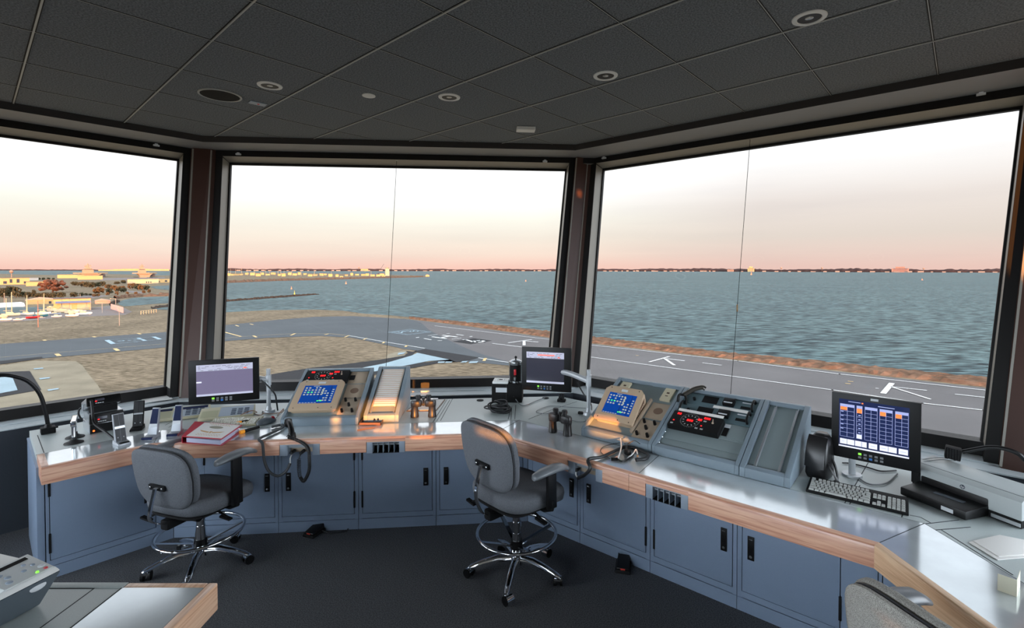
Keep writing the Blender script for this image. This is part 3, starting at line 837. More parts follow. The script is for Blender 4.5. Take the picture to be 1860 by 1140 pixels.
sheet(b, [(182, 505), (300, 503), (300, 506), (182, 509)], ZG + 0.03)
struct(b.build('parking_lot', M_lot, smooth=0))
def stroke(mb, pts, w, z, close=False):
    P = [G(*p) for p in pts]
    if close:
        P = P + [P[0]]
    for A, B in zip(P, P[1:]):
        d = (B - A).normalized(); n = Vector((-d.y, d.x, 0)) * (w / 2); e = d * (w / 2 if len(P) > 2 else 0)
        mb.quad([(q.x, q.y, z) for q in (A - e + n, A - e - n, B + e - n, B + e + n)])
ZM = ZG + 0.19
b = MB()
for pts, w in [([(634, 610), (700, 621.5), (771, 633)], .5), ([(870, 650.6), (925, 659), (1073, 682)], .5), ([(1073, 649), (1512, 709), (1675, 733), (1787, 746), (2000, 772)], .5), ([(1000, 638), (1073, 649)], .5),
               ([(790, 592), (999, 617), (1073, 627), (1340, 656), (1525, 680), (1794, 710), (2000, 733)], .5), ([(1276, 659.6), (1311, 664)], .5), ([(1737, 717), (1792, 723), (1830, 728)], .5), ([(894, 624), (949, 631)], .6),
               ([(1604, 715.6), (1620, 696.6)], 1.2), ([(1618, 703), (1684, 710)], .5), ([(1618, 703), (1690, 726)], .6), ([(1179, 658), (1216, 648)], .7), ([(1207, 651.6), (1244, 656)], .7), ([(1207, 651.6), (1225, 664)], .9),
               ([(923, 623), (966, 617)], .8), ([(952, 619.6), (978, 621.7)], .8), ([(952, 619.6), (952, 627.5)], 1.1),
               ([(784.6, 612), (810.6, 615.5)], 1.3), ([(804, 609.2), (830.8, 612.5)], 1.3), ([(815.4, 611), (800, 614)], 1.3),
               ([(777.5, 610), (794.7, 608)], .6), ([(770.4, 615.2), (783.4, 617.6)], .8), ([(829, 607.8), (842, 609.6)], .8), ([(820.7, 616.4), (837.8, 614.3)], .5), ([(755.6, 613.7), (761, 612.9)], 1.0), ([(795, 619), (803, 618.8)], .8), ([(811, 606), (817, 606)], .7), ([(853, 612), (858, 611.3)], .9),
               ([(842.6, 617.4), (846, 617.2), (860, 621.4), (866, 622.3), (880.4, 621), (875, 618.6), (863, 619.2), (860, 621.4)], 1.2), ([(1590, 706), (1596, 706.5)], .4)]:
    stroke(b, pts, w, ZM)
b.build('white_marking', M_paint, runway, smooth=0, label='white painted runway lines and letters')
b = MB()
for pts, w, c in [([(704, 603.7), (744.4, 598.3), (783.4, 603.4), (740.9, 608.7)], .45, True), ([(711, 603.7), (744.4, 599.7), (776, 603.4), (740.9, 607.4)], .35, True), ([(716, 603.6), (722, 602.7), (726, 604)], .6, False), ([(729, 605), (731, 602.6), (736, 602)], .9, False), ([(733, 603.6), (742, 602.6), (748, 603.6)], .5, False),
                  ([(738, 600.8), (747, 601.4), (744, 602.8)], .5, False), ([(752, 600.6), (750, 602.6), (758, 602.8), (760, 601.4)], .7, False),
                  ([(194, 618), (206, 625)], 1.6, False), ([(279, 612), (291, 616.7)], 1.4, False), ([(198, 617.5), (279, 612)], .22, False), ([(206, 625), (291, 616.7)], .4, False),
                  ([(214, 620), (222, 618.6), (226, 619.6), (216, 621)], .6, False), ([(232, 618.6), (238, 618.8)], .8, False), ([(241, 621.6), (250, 621.3)], .6, False), ([(251, 614.4), (257, 616.5), (264, 619.4)], 1.3, False), ([(257, 616.5), (242, 619)], .6, False), ([(240, 616.6), (250, 616)], .5, False)]:
    stroke(b, pts, w, ZM, c)
b.build('blue_marking', M_bpaint, runway, smooth=0, label='pale blue painted box markings')
b = MB()
for pts, w in [([(79, 617.6), (83, 619)], 1), ([(169, 611.5), (173.5, 612.8)], 1), ([(250, 605.8), (256, 607.3)], 1), ([(102.5, 643), (108, 647)], 1.2), ([(208.5, 633.5), (215, 637.5)], 1.2), ([(404, 602.5), (438, 611.6)], .9), ([(404, 615.5), (440, 611.5), (530, 606.4), (600, 606.5), (634, 610)], .25), ([(460, 610), (466, 613)], 1), ([(528, 609.5), (536, 606)], 1), ([(590, 608.5), (597, 606.5)], .8),
               ([(626, 613), (634, 609.5)], .8), ([(660, 617.5), (666, 614.5)], .8), ([(695, 624), (699, 621)], .9), ([(736, 630.5), (740, 627.5)], .9), ([(879, 656), (882, 651)], 1.0), ([(300, 625), (100, 641), (0, 649.5)], .22), ([(428, 591), (434, 593)], .9), ([(454, 588.5), (460, 590)], .9), ([(1155, 646), (1160, 646.5)], .5), ([(1540, 693), (1550, 694)], .5), ([(1535, 697), (1545, 698)], .5)]:
    stroke(b, pts, w, ZM)
b.build('yellow_marking', M_ypaint, runway, smooth=0, label='yellow painted taxiway ticks')

# rubble along the shore, lit by the low sun
def rubble(name, pts_lo, pts_hi, hmax, material, step=2.0, seed=1, rows=5):
    rnd = random.Random(seed); lo = [G(*p) for p in pts_lo]; hi = [G(*p, ) for p in pts_hi]
    def resample(P, n):
        L_ = [0.0]
        for a, c in zip(P, P[1:]): L_.append(L_[-1] + (c - a).length)
        out = []
        for i in range(n):
            t = L_[-1] * i / (n - 1); j = max(0, min(len(P) - 2, next((q for q in range(len(L_) - 1) if L_[q + 1] >= t), len(P) - 2)))
            f_ = (t - L_[j]) / max(1e-6, L_[j + 1] - L_[j]); out.append(P[j].lerp(P[j + 1], f_))
        return out
    tot = sum((c - a).length for a, c in zip(lo, lo[1:])); n = min(900, max(8, int(tot / step)))
    A = resample(lo, n); B = resample(hi, n); mb = MB(); vs = []
    for i in range(n):
        for j in range(rows + 1):
            t = j / rows
            p = A[i].lerp(B[i], t)
            h = 0.0 if j in (0,) else (-1.6 if j == rows else hmax * (0.25 + rnd.random()) * (1 - 0.3 * t))
            vs.append((p.x + rnd.uniform(-.5, .5) * step * .6, p.y + rnd.uniform(-.5, .5) * step * .6, ZG + 0.02 + h))
    fs = [(i * (rows + 1) + j, (i + 1) * (rows + 1) + j, (i + 1) * (rows + 1) + j + 1, i * (rows + 1) + j + 1) for i in range(n - 1) for j in range(rows)]
    mb.add(vs, fs)
    o = mb.build(name, material, smooth=0)
    return o
o = rubble('shore_rubble', [(744, 579), (847, 591.2), (999, 613), (1073, 622.5), (1340, 653), (1525, 673), (1794, 703), (2000, 726)], [(744, 576), (847, 585.5), (999, 601.5), (1073, 611.5), (1349, 644), (1525, 659.5), (1798, 686.5), (2000, 707)], 0.9, M_rock, 1.3, 3, 8)
o['kind'] = 'stuff'; tag(o, 'rough reddish brown rubble bank between the runway and the open bay', 'rocks')
o = rubble('inlet_rubble', [(205, 541), (225, 538.6), (260, 537), (300, 535.5), (316, 535)], [(212, 543.5), (235, 540.3), (262, 538.6), (300, 537.7), (316, 537.2)], 3.2, M_rock, 3.0, 5, 4)
o['kind'] = 'stuff'; tag(o, 'reddish rubble bank along the far side of the marina inlet', 'rocks')
o = rubble('inlet_boulders', [(200, 556), (207, 552), (217, 549)], [(200, 553), (206, 548), (214, 546.5)], 2.5, M_drock, 3.0, 6, 4)
o['kind'] = 'stuff'; tag(o, 'heap of dark boulders at the tip of the marina inlet', 'rocks')
o = rubble('spit_boulders', [(276, 561.5), (295, 558.5), (318, 556)], [(274, 558), (290, 555.5), (318, 553)], 1.5, M_drock, 2.5, 8, 4)
o['kind'] = 'stuff'; tag(o, 'low dark boulders on the sandy spit beside the window post', 'rocks')
rnd = random.Random(4)
b = MB(); A = px(380, 549.5, ZS); B_ = px(577, 534.5, ZS); dirn = (B_ - A).normalized(); nn = Vector((-dirn.y, dirn.x, 0))
N_ = 110
rows = []
for i in range(N_ + 1):
    p = A.lerp(B_, i / N_); k = 1 if i < N_ - 3 else 0.5
    rows.append([p + nn * -4 + Vector((0, 0, -.6)), p + nn * rnd.uniform(-2.5, -1) + Vector((0, 0, rnd.uniform(.9, 1.7) * k)), p + nn * rnd.uniform(-.5, .5) + Vector((0, 0, rnd.uniform(1.3, 2.3) * k)), p + nn * rnd.uniform(1, 2.5) + Vector((0, 0, rnd.uniform(.9, 1.6) * k)), p + nn * 4 + Vector((0, 0, -.6))])
b.loft(rows, closed=False)
o = b.build('breakwater', M_drock, smooth=0); tag(o, 'long thin dark rock breakwater lying out in the bay', 'breakwater')

# far shore
M_far = mat('far_trees', (66, 52, 50), 1.0, spec=0.0, noise=(0.02, 0.25))
FS = [(-500, 490.9), (0, 490.9), (320, 491.3), (420, 491.8), (700, 492), (1000, 492.2), (1080, 492.4), (1300, 493), (1600, 494.2), (1830, 494.8), (2200, 495.4)]
def far_pt(u, dv=0.0):
    u = min(max(u, FS[0][0]), FS[-1][0])
    for (u0, v0), (u1, v1) in zip(FS, FS[1:]):
        if u0 <= u <= u1:
            return px(u, v0 + (v1 - v0) * (u - u0) / (u1 - u0) + dv, ZS)
b = MB(); rows = []
rnd = random.Random(11); ph = [rnd.uniform(0, 6) for _ in range(6)]
for i in range(0, 541):
    u = -480 + i * 5
    p = far_pt(u); k = p.length / 900.0
    if u < 330: h = 1.3
    elif u < 1050: h = 3.4 + .5 * math.sin(u * .05)
    else: h = 4.6 + .6 * math.sin(u * .021) + .4 * math.sin(u * .07)
    h *= k * (0.85 + 0.3 * rnd.random()); q = p + p.normalized() * 60
    rows.append([(p.x, p.y, ZS - 1), (p.x, p.y, ZS + h * .45), (q.x, q.y, ZS + h), (q.x * 1.03, q.y * 1.03, ZS + h * .8), (q.x * 1.06, q.y * 1.06, ZS - 1)])
b.loft(rows, closed=False)
struct(b.build('far_shore', M_far, smooth=0))
M_house = mat('pale_far_wall', (160, 130, 112), 0.9, spec=0.05)
M_brickfar = mat('far_brick', (168, 122, 104), 0.9, spec=0.05)
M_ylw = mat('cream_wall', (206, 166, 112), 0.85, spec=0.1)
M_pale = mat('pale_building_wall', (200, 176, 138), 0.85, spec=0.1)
M_roofd = mat('dark_roof', (92, 82, 78), 0.9)
M_roofr = mat('tan_roof', (186, 142, 118), 0.9)
M_win = mat('dark_window', (52, 52, 60), 0.3)
M_navy = mat('sunlit_warship', (156, 132, 104), 0.7)  # haze grey with the low sun's orange put into it
M_navyd = mat('warship_dark_deck', (70, 68, 72), 0.8)
def at_px(u, vbase, z=ZG):
    p = px(u, vbase, z); k = p.y / 900.0
    return p, k, -math.atan2(p.x, p.y)
rnd = random.Random(21)
proto = None
hpos = [u + rnd.uniform(-4, 4) for u in list(range(436, 1000, 14)) + list(range(1084, 1300, 11)) + list(range(1300, 1820, 22))]
for u in hpos:
    p = far_pt(u, 0.05); k = p.length / 900; w = rnd.uniform(2.5, 7) * k; h = rnd.uniform(1.0, 1.9) * k
    if proto is None:
        m_ = MB(); m_.box2((-.5, 0, 0), (.5, .8, .7)); m_.xprism([(0, .7), (.4, 1.0), (.8, .7)], -.5, .5); proto = m_.build('waterfront_house', M_house, smooth=0); o = proto
    else:
        o = proto.copy(); COL.objects.link(o)
    o.location = p + p.normalized() * -14; o.scale = (w, 14, h); o.rotation_euler = (0, 0, -math.atan2(p.x, p.y))
    tag(o, 'tiny pale waterfront building on the far shore of the bay', 'house', 'buildings on the far shore')
def far_block(name, u0, u1, hpx, material, label, cat, steps=1):
    p = far_pt((u0 + u1) / 2, 0.02); k = p.length / 900; w = (u1 - u0) * k
    t = thing(name, label, cat, tuple(p + p.normalized() * -30), -math.atan2(p.x, p.y))
    m_ = MB(); m_.box2((-w / 2, 0, -1), (w / 2, 25, hpx * k))
    if steps > 1:
        m_ = MB(); m_.box2((-w / 2, 0, -1), (w / 2, 25, hpx * .7 * k)); m_.box2((-w / 2 * .55, 2, hpx * .7 * k), (w / 2 * .55, 22, hpx * k))
    wl = m_.build('wall', material, t, smooth=0)
    m_ = MB()
    for i in range(3):
        z = hpx * k * (.2 + .22 * i); m_.box2((-w * .42, -.4, z), (w * .42, .05, z + hpx * k * .08))
    m_.build('window_band', M_win, t, smooth=0)
far_block('apartment_tower', 1359, 1369, 8.5, M_ylw, 'golden-lit apartment tower on the far shore beside the hanging cord', 'building', 2)
far_block('hotel', 1625, 1645, 8, M_brickfar, 'broad brick-red hotel block on the far shore', 'building', 2)
far_block('hangar', 1322, 1332, 3.4, M_house, 'low white hall on the far shore left of the hanging cord', 'building')
far_block('long_hall', 656, 668, 3.4, M_ylw, 'low cream hall on the far shore behind the light-tower pier', 'building')
def water_tower(u, vb, vt, z, label):
    p, k, a = at_px(u, vb, z); h = (vb - vt) * k
    t = thing('water_tower', label, 'water tower', tuple(p), a)
    m_ = MB(); m_.cyl((0, 0, -1), (0, 0, h * .7), 1.2, .9, 10); m_.build('stem', M_house, t)
    m_ = MB(); m_.ball((0, 0, h * .82), h * .2, 12); m_.build('tank', M_house, t)
for u, vt, lab in ((1419, 485, 'slender pale water tower on the far shore right of the golden tower block'), (1493, 485, 'slender pale water tower on the far shore between two cords of houses'), (1677.5, 486, 'slender pale water tower on the far shore right of the brick hotel'), (652, 484.5, 'pale round water tower behind the pier with the light tower')):
    q = far_pt(u); v_ = 489.45 + 900 * (EYE - ZS) / q.y
    water_tower(u, v_, vt, ZS, lab)

# buildings on the near shore and pier
def building(name, u0, u1, vb, vt, depth, wall, label, roof='flat', roofm=None, wins=None, extra=None, group=None):
    p, k, a = at_px((u0 + u1) / 2, vb); w = (u1 - u0) * k; h = (vb - vt) * k
    t = thing(name, label, 'building', tuple(p), a, group)
    m_ = MB(); hw = h * (.62 if roof == 'gable' else 0.94)
    m_.box2((-w / 2, 0, -.3), (w / 2, depth, hw)); m_.build('wall', wall, t, smooth=0)
    r_ = MB()
    if roof == 'gable':
        o_ = w * .03
        r_.add([(-w / 2 - o_, -o_, hw), (w / 2 + o_, -o_, hw), (w / 2 + o_, depth, hw), (-w / 2 - o_, depth, hw), (-w * .08, -o_ * .5, h), (-w * .08, depth, h)], [(0, 1, 4), (1, 2, 5, 4), (2, 3, 5), (3, 0, 4, 5), (0, 3, 2, 1)])
    else:
        r_.box2((-w / 2 - .2, -.2, hw), (w / 2 + .2, depth + .2, h))
    r_.build('roof', roofm or M_roofd, t, smooth=0)
    for (x0, x1, y0, y1, mm) in (wins or []):
        q = MB(); q.box2((-w / 2 + w * x0, -.12, h * y0), (-w / 2 + w * x1, .1, h * y1)); q.build('window' if mm is M_win else 'door', mm, t, smooth=0)
    return t, w, h
t, w, h = building('boat_house', 107, 157, 563.5, 541, 16, M_ylw, 'two-tier cream boat house with big doors beside the marina boats', wins=[(.18, .48, .05, .56, M_pale), (.62, .95, .05, .56, M_pale)])
m_ = MB(); m_.xprism([(-2.2, h * .60), (-2.2, h * .66), (1, h * .80), (1, h * .74)], -w / 2 + w * .05, w / 2); m_.build('awning', mat('slate_blue_awning', (96, 108, 136), 0.8), t, smooth=0)
building('gabled_shed', 56, 98, 552, 540, 14, M_ylw, 'cream gabled shed behind the marina masts', 'gable', M_roofr, [(.70, .78, .05, .4, M_win)])
building('picnic_shelter', 176, 197, 551, 543, 12, M_roofr, 'small tan hipped shelter beside the street lamps', 'gable', M_roofr)
building('colonnade_building', 8, 46, 516.5, 504, 30, M_ylw, 'cream building with deep dark openings below the water tower', wins=[(.12, .24, .12, .5, M_win), (.33, .42, .25, .8, M_win), (.56, .66, .25, .8, M_win), (.8, .9, .1, .45, M_win)])
building('side_wing', -30, 8, 513, 505, 30, M_pale, 'pale flat wing at the edge of the view beside the water tower')
building('low_hall', 55, 92, 519, 511, 25, M_ylw, 'low cream hall left of the big reddish bare tree')
building('flat_depot', 46, 66, 509, 504, 30, M_conc, 'flat pale blue roofed depot behind the low cream hall')
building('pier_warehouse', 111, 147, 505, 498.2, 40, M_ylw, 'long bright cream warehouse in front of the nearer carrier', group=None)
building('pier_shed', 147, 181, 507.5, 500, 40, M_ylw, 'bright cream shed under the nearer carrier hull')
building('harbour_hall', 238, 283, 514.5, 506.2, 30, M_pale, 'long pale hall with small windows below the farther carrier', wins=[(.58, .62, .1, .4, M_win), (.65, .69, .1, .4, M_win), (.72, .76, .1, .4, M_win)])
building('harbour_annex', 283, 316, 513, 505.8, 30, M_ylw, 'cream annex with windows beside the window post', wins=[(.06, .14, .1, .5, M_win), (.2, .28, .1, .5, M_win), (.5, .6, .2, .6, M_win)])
water_tower(21, 505, 490.5, ZG, 'white water tower standing over the cream building with dark openings')
rnd = random.Random(31)
pier_proto = None
pu = [409, 416, 423, 431] + [440 + i * 9.5 + rnd.uniform(-1.5, 1.5) for i in range(30)]
for u in pu:
    if u > 704: break
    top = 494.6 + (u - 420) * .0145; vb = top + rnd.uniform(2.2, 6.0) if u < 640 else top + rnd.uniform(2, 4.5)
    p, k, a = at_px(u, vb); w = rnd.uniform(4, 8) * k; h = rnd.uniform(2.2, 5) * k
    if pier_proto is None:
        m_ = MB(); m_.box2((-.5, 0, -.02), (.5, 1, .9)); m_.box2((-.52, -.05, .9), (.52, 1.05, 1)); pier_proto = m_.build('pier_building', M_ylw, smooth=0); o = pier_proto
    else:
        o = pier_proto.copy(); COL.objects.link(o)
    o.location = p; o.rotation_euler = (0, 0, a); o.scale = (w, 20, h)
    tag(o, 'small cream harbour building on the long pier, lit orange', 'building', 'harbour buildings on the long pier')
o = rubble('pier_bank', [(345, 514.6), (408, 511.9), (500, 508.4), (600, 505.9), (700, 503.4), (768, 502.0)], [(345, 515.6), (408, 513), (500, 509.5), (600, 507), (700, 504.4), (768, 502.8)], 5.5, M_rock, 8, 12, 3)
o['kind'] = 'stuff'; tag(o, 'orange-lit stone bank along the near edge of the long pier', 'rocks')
t, w, h = building('light_tower', 700, 707, 500.5, 486.5, 12, M_pale, 'tall pale light tower on the long pier beside the middle window cord')
m_ = MB(); m_.cyl((0, 6, h), (0, 6, h + 5), 2.5, 1.5, 8); m_.build('lantern', M_ylw, t)
building('tower_annex', 690, 698, 500.5, 496.5, 15, M_ylw, 'low cream annex at the foot of the pier light tower')
t, w, h = building('pier_head_hut', 773, 780, 502, 498, 10, M_ylw, 'little hut on the very tip of the long pier', 'gable', M_roofr)
p, k, a = at_px(687, 499); m_ = MB(); m_.tube([(0, 0, 0), (5 * k, 0, 12 * k), (10 * k, 0, 20 * k)], .5 * k * .5, 5); m_.box((0, 0, 1.5 * k), (3 * k, 4, 3 * k))
o = m_.build('crane', M_navyd, smooth=0); o.location = p; o.rotation_euler = (0, 0, a); tag(o, 'thin dark crane boom leaning over the long pier', 'crane')
# masts and lamp posts on the pier and parking lot
def post(name, u, vb, vt, label, arm=0, wid=.5, lamp=True, mm=None, group=None, cat='lamp post'):
    p, k, a = at_px(u, vb); h = (vb - vt) * k
    t = thing(name, label, cat, tuple(p), a, group)
    m_ = MB(); m_.cyl((0, 0, -.2), (0, 0, h), wid * k / 2, wid * k * .35, 8); m_.build('pole', mm or M_pole, t)
    if lamp:
        m_ = MB()
        if arm: m_.cyl((0, 0, h), (arm * k, 0, h + .3 * k), .22 * k, n=6)
        m_.ball((arm * k, 0, h + .2 * k), .9 * k, 8, squash=(1.4, 1, .6)); m_.build('lamp_head', M_pale, t)
    return t
M_pole = mat('grey_pole', (172, 150, 132), 0.7)
post('street_lamp', 210.4, 561, 542, 'street lamp with an arm beside the pink fence near the inlet', -7, .9)
post('street_lamp', 185.7, 568, 549.5, 'street lamp with an arm standing before the small tan shelter', -5, 1.0)
post('flag_pole', 164.5, 563.5, 543, 'plain pole just right of the cream boat house', 0, .9, False, cat='pole')
post('field_lamp', 216.9, 591, 559, 'thin lamp post standing alone in the dry grass below the fence', -1, .8)
post('marker_pole', 69.5, 594, 546, 'orange-lit bare pole on a round pad in the dry field', 0, 1.1, False, mat('sunlit_pole', (186, 112, 84), 0.8), cat='pole')  # orange sunlight put into the pole's colour
post('dock_lamp', 8, 553, 533, 'lamp post behind the white dock shelter at the edge of the view', 0, .8)
post('boat_house_mast', 146, 556, 534, 'thin mast rising behind the boat house roof', 0, .8, False, cat='pole')
for i, u in enumerate([415, 419, 428, 439, 449, 462, 473, 483, 490, 505, 510, 516, 527, 530, 547, 571, 602, 674]):
    vb = 499.5 + (u - 420) * .012
    post('pier_mast', u, vb, vb - 7 - rnd.uniform(0, 6), 'thin pale mast on the long pier', 0, .45, False, M_pale, 'masts on the long pier', 'mast')
# fence and rail
p, q = G(201.5, 561.5), G(224, 569)
m_ = MB(); d = q - p; L_ = d.length; m_.box2((0, -.1, 0.3), (L_, .1, 4.2))
o = m_.build('site_fence', mat('pink_fence', (188, 150, 138), 0.9), smooth=0); o.location = p; o.rotation_euler = (0, 0, math.atan2(d.y, d.x)); tag(o, 'dusty pink screen fence beside the paved lot by the inlet', 'fence')
p, q = G(256, 571), G(284, 567.5); d = q - p; L_ = d.length; m_ = MB()
for i in range(7): m_.cyl((L_ * i / 6, 0, 0), (L_ * i / 6, 0, 2.4), .16, n=6)
m_.box2((0, -.1, 2.2), (L_, .1, 2.5)); m_.box2((0, -.08, 1.0), (L_, .08, 1.2))
o = m_.build('guard_rail', M_pale, smooth=0); o.location = p; o.rotation_euler = (0, 0, math.atan2(d.y, d.x)); tag(o, 'white post-and-rail barrier in the grass near the window post', 'fence')
p, q = G(-20, 559), G(45, 556); d = q - p; L_ = d.length
m_ = MB(); R_ = 3.6
m_.loft([[(x, R_ * math.cos(i * math.pi / 8) * f_, R_ * math.sin(i * math.pi / 8) * f_) for i in range(9)] for x, f_ in ((0, 1), (L_ * .9, 1), (L_ * .97, .8), (L_, .35))])
o = m_.build('dock_shelter', mat('white_canvas', (214, 218, 216), 0.7)); o.location = p; o.rotation_euler = (0, 0, math.atan2(d.y, d.x)); tag(o, 'long white round-topped dock shelter on the marina water', 'shelter')

# aircraft carriers
def carrier(u0, u1, vw, ui, vtop, label):
    p, k, a = at_px((u0 + u1) / 2, vw, ZS); w = (u1 - u0) * k; dk = (vw - 495.0) * k
    t = thing('aircraft_carrier', label, 'ship', tuple(p), a)
    m_ = MB(); L_ = 240.0
    hull = lambda y, f_: [(-w * .22 * f_, y, -1), (w * .22 * f_, y, -1), (w * .27 * f_, y, dk * .45), (w * .40 * f_, y, dk * .8), (-w * .34 * f_, y, dk * .8), (-w * .25 * f_, y, dk * .45)]
    m_.loft([hull(0, .8), hull(20, 1), hull(L_ * .8, 1), hull(L_, .5)]); m_.build('hull', M_navy, t, smooth=0)
    m_ = MB(); m_.prism([(-w * .5, 8), (-w * .34, -4), (w * .2, -4), (w * .5, 30), (w * .5, L_ * .6), (w * .2, L_), (-w * .3, L_), (-w * .5, L_ * .7)], dk * .8, dk)
    m_.build('flight_deck', M_navy, t, smooth=0)
    m_ = MB(); m_.box2((w * .14, 12, dk * .25), (w * .42, 90, dk * .78)); m_.build('elevator_bay', M_navyd, t, smooth=0)
    x = (ui - (u0 + u1) / 2) * k; ht = (495.0 - vtop) * k
    m_ = MB(); m_.box2((x - w * .16, 6, dk), (x + w * .17, 45, dk + ht * .30)); m_.box2((x - w * .12, 10, dk + ht * .3), (x + w * .13, 38, dk + ht * .46)); m_.box2((x - w * .07, 14, dk + ht * .46), (x + w * .08, 30, dk + ht * .6))
    m_.build('island', M_navy, t, smooth=0)
    m_ = MB(); m_.box2((x - w * .10, 9.5, dk + ht * .33), (x + w * .12, 10.2, dk + ht * .38)); m_.build('bridge_windows', M_win, t, smooth=0)
    m_ = MB(); m_.cyl((x, 20, dk + ht * .6), (x, 20, dk + ht), w * .035, w * .012, 8); m_.box((x, 20, dk + ht * .82), (w * .16, 2, ht * .05)); m_.box((x - w * .05, 22, dk + ht * .66), (w * .1, 3, ht * .13)); m_.box((x + w * .06, 20, dk + ht * .72), (w * .09, 3, ht * .09))
    m_.build('radar_mast', M_navy, t, smooth=0)
carrier(141, 189, 504, 161, 478, 'aircraft carrier with its island behind the bright pier warehouse')
carrier(245, 281, 504.5, 259, 478.8, 'aircraft carrier nearer the window post, over the long pale hall')
p, k, a = at_px(258, 491.6, ZS)
m_ = MB()
for x0, x1, h_ in ((-60, -40, 2), (-40, -28, 3), (-28, 10, 3.6), (10, 40, 3), (44, 60, 2.4)):
    m_.box2((x0 * k, 0, 0), (x1 * k, 60, h_ * k))
o = m_.build('coal_terminal', M_ylw, smooth=0); o.location = p; o.rotation_euler = (0, 0, a); tag(o, 'far low cream terminal on the horizon behind the two carriers', 'building')

# trees
M_bark = mat('bark', (84, 66, 54), 0.95)
TREEM = {'red': mat('bare_twigs_reddish', (112, 76, 60), 1.0, spec=0, noise=(0.5, .4)), 'dark': mat('dark_evergreen', (74, 68, 50), 1.0, spec=0, noise=(0.5, .5)), 'brown': mat('brown_foliage', (104, 78, 52), 1.0, spec=0, noise=(0.5, .4))}
def crown_mesh(name, seed, kind, n=75):
    r = random.Random(seed); m_ = MB()
    for i in range(n):
        a = r.uniform(0, 6.28); z = r.uniform(.2, .92); rr = math.sqrt(r.random()) * .46 * math.sqrt(max(.1, 1 - ((z - .5) / .5) ** 2)); sc = r.uniform(.05, .11)
        c = (math.cos(a) * rr, math.sin(a) * rr, z)
        o0 = len(m_.v); m_.ball(c, sc, 7, squash=(1.0, 1.0, 1.25))
        for j in range(o0, len(m_.v)):
            x, y, zz = m_.v[j]; m_.v[j] = (x + r.uniform(-.02, .02), y + r.uniform(-.02, .02), zz + r.uniform(-.02, .02))
    return m_.mesh(name, TREEM[kind], smooth=0)
CR = {k_: [crown_mesh('crown_%s' % k_, s_, k_) for s_ in (1 + i * 7, 2 + i * 7, 3 + i * 7)] for i, k_ in enumerate(TREEM)}
m_ = MB(); m_.cyl((0, 0, -.05), (0, 0, .5), .035, .02, 7)
for a_ in range(4): m_.cyl((0, 0, .3), (math.cos(a_ * 1.6) * .18, math.sin(a_ * 1.6) * .18, .62), .018, .008, 5)
trunk_me = m_.mesh('trunk', M_bark)
rnd = random.Random(77)
TL = [('tree', 96, 531, 507.5, 50, 'red', 'big reddish bare tree beyond the marina'), ('tree', 84, 524, 512, 22, 'red', 'smaller reddish bare tree just left of the big bare one')]
for u, vb, vt, w_ in ((6, 541, 523, 16), (18, 540, 519, 22), (30, 541, 521, 18), (42, 540, 529, 13), (52, 541, 530, 14), (62, 541, 526, 10), (70, 541, 532, 13), (80, 541, 531, 14), (90, 541, 532, 13), (100, 541, 531, 14), (112, 541, 530, 14)):
    TL.append(('tree', u, vb, vt, w_, 'dark', 'dark evergreen in the row behind the marina sheds'))
for u, vb, vt, w_ in ((134, 540, 530, 14), (148, 538, 531, 10), (156, 537, 532, 8), (164, 537, 532.5, 7)):
    TL.append(('shrub', u, vb, vt, w_, 'dark', 'dark shrub in the short row behind the boat house'))
for u, vb, vt, w_, kd in ((136, 519, 511, 14, 'dark'), (148, 521, 511, 14, 'brown'), (158, 522, 511, 13, 'dark'), (167, 523, 512, 14, 'dark'), (178, 521, 512, 14, 'dark'), (186, 520, 511, 12, 'dark'), (180, 534, 521, 22, 'brown'), (197, 524, 516, 14, 'brown'), (199, 533, 523, 14, 'dark'), (207, 526, 518, 14, 'brown'), (214, 531, 520, 14, 'brown'), (222, 527, 519, 14, 'brown'), (224, 531, 522, 12, 'dark'), (213, 516, 511, 12, 'dark'), (224, 515, 508.5, 9, 'dark'), (240, 525, 514, 16, 'brown'), (250, 526, 515, 16, 'dark'), (258, 527, 517, 14, 'brown'), (266, 527, 518, 12, 'dark')):
    TL.append(('tree', u, vb, vt, w_, kd, 'brownish green tree in the belt before the two carriers' if kd == 'brown' else 'dark evergreen in the belt before the two carriers'))
for u, vb, vt, w_ in ((171, 539, 533.5, 7), (178, 538.5, 533, 7), (196, 536.5, 530, 8), (212, 536, 529, 7), (231, 535, 529.5, 6), (247, 535, 529.5, 6), (261, 533, 527, 7), (271, 532, 525, 6)):
    TL.append(('shrub', u, vb, vt, w_, 'brown', 'small round shrub on the bank above the marina inlet'))
for u, vb, vt, w_ in ((62, 519, 516.5, 5), (70, 520, 516, 5), (71, 508.5, 504, 6), (79, 508.5, 504, 6), (88, 508, 504, 6), (97, 508, 504.5, 5)):
    TL.append(('shrub', u, vb, vt, w_, 'dark', 'small dark bush near the low cream hall'))
tn = {}
for nm, u, vb, vt, w_, kd, lab in TL:
    p, k, a = at_px(u, vb); h = (vb - vt) * k
    grp = None if lab.startswith(('big', 'smaller')) else lab.replace('tree in', 'trees in').replace('evergreen in', 'evergreens in').replace('shrub', 'shrubs').replace('bush', 'bushes')
    t = thing(nm, lab, nm, tuple(p), rnd.uniform(0, 6), grp)
    t.scale = (w_ * .94 * k, w_ * .8 * k, h)
    for n_, me in (('crown', rnd.choice(CR[kd])), ('trunk', trunk_me)):
        o = bpy.data.objects.new(n_, me); COL.objects.link(o); o.parent = t

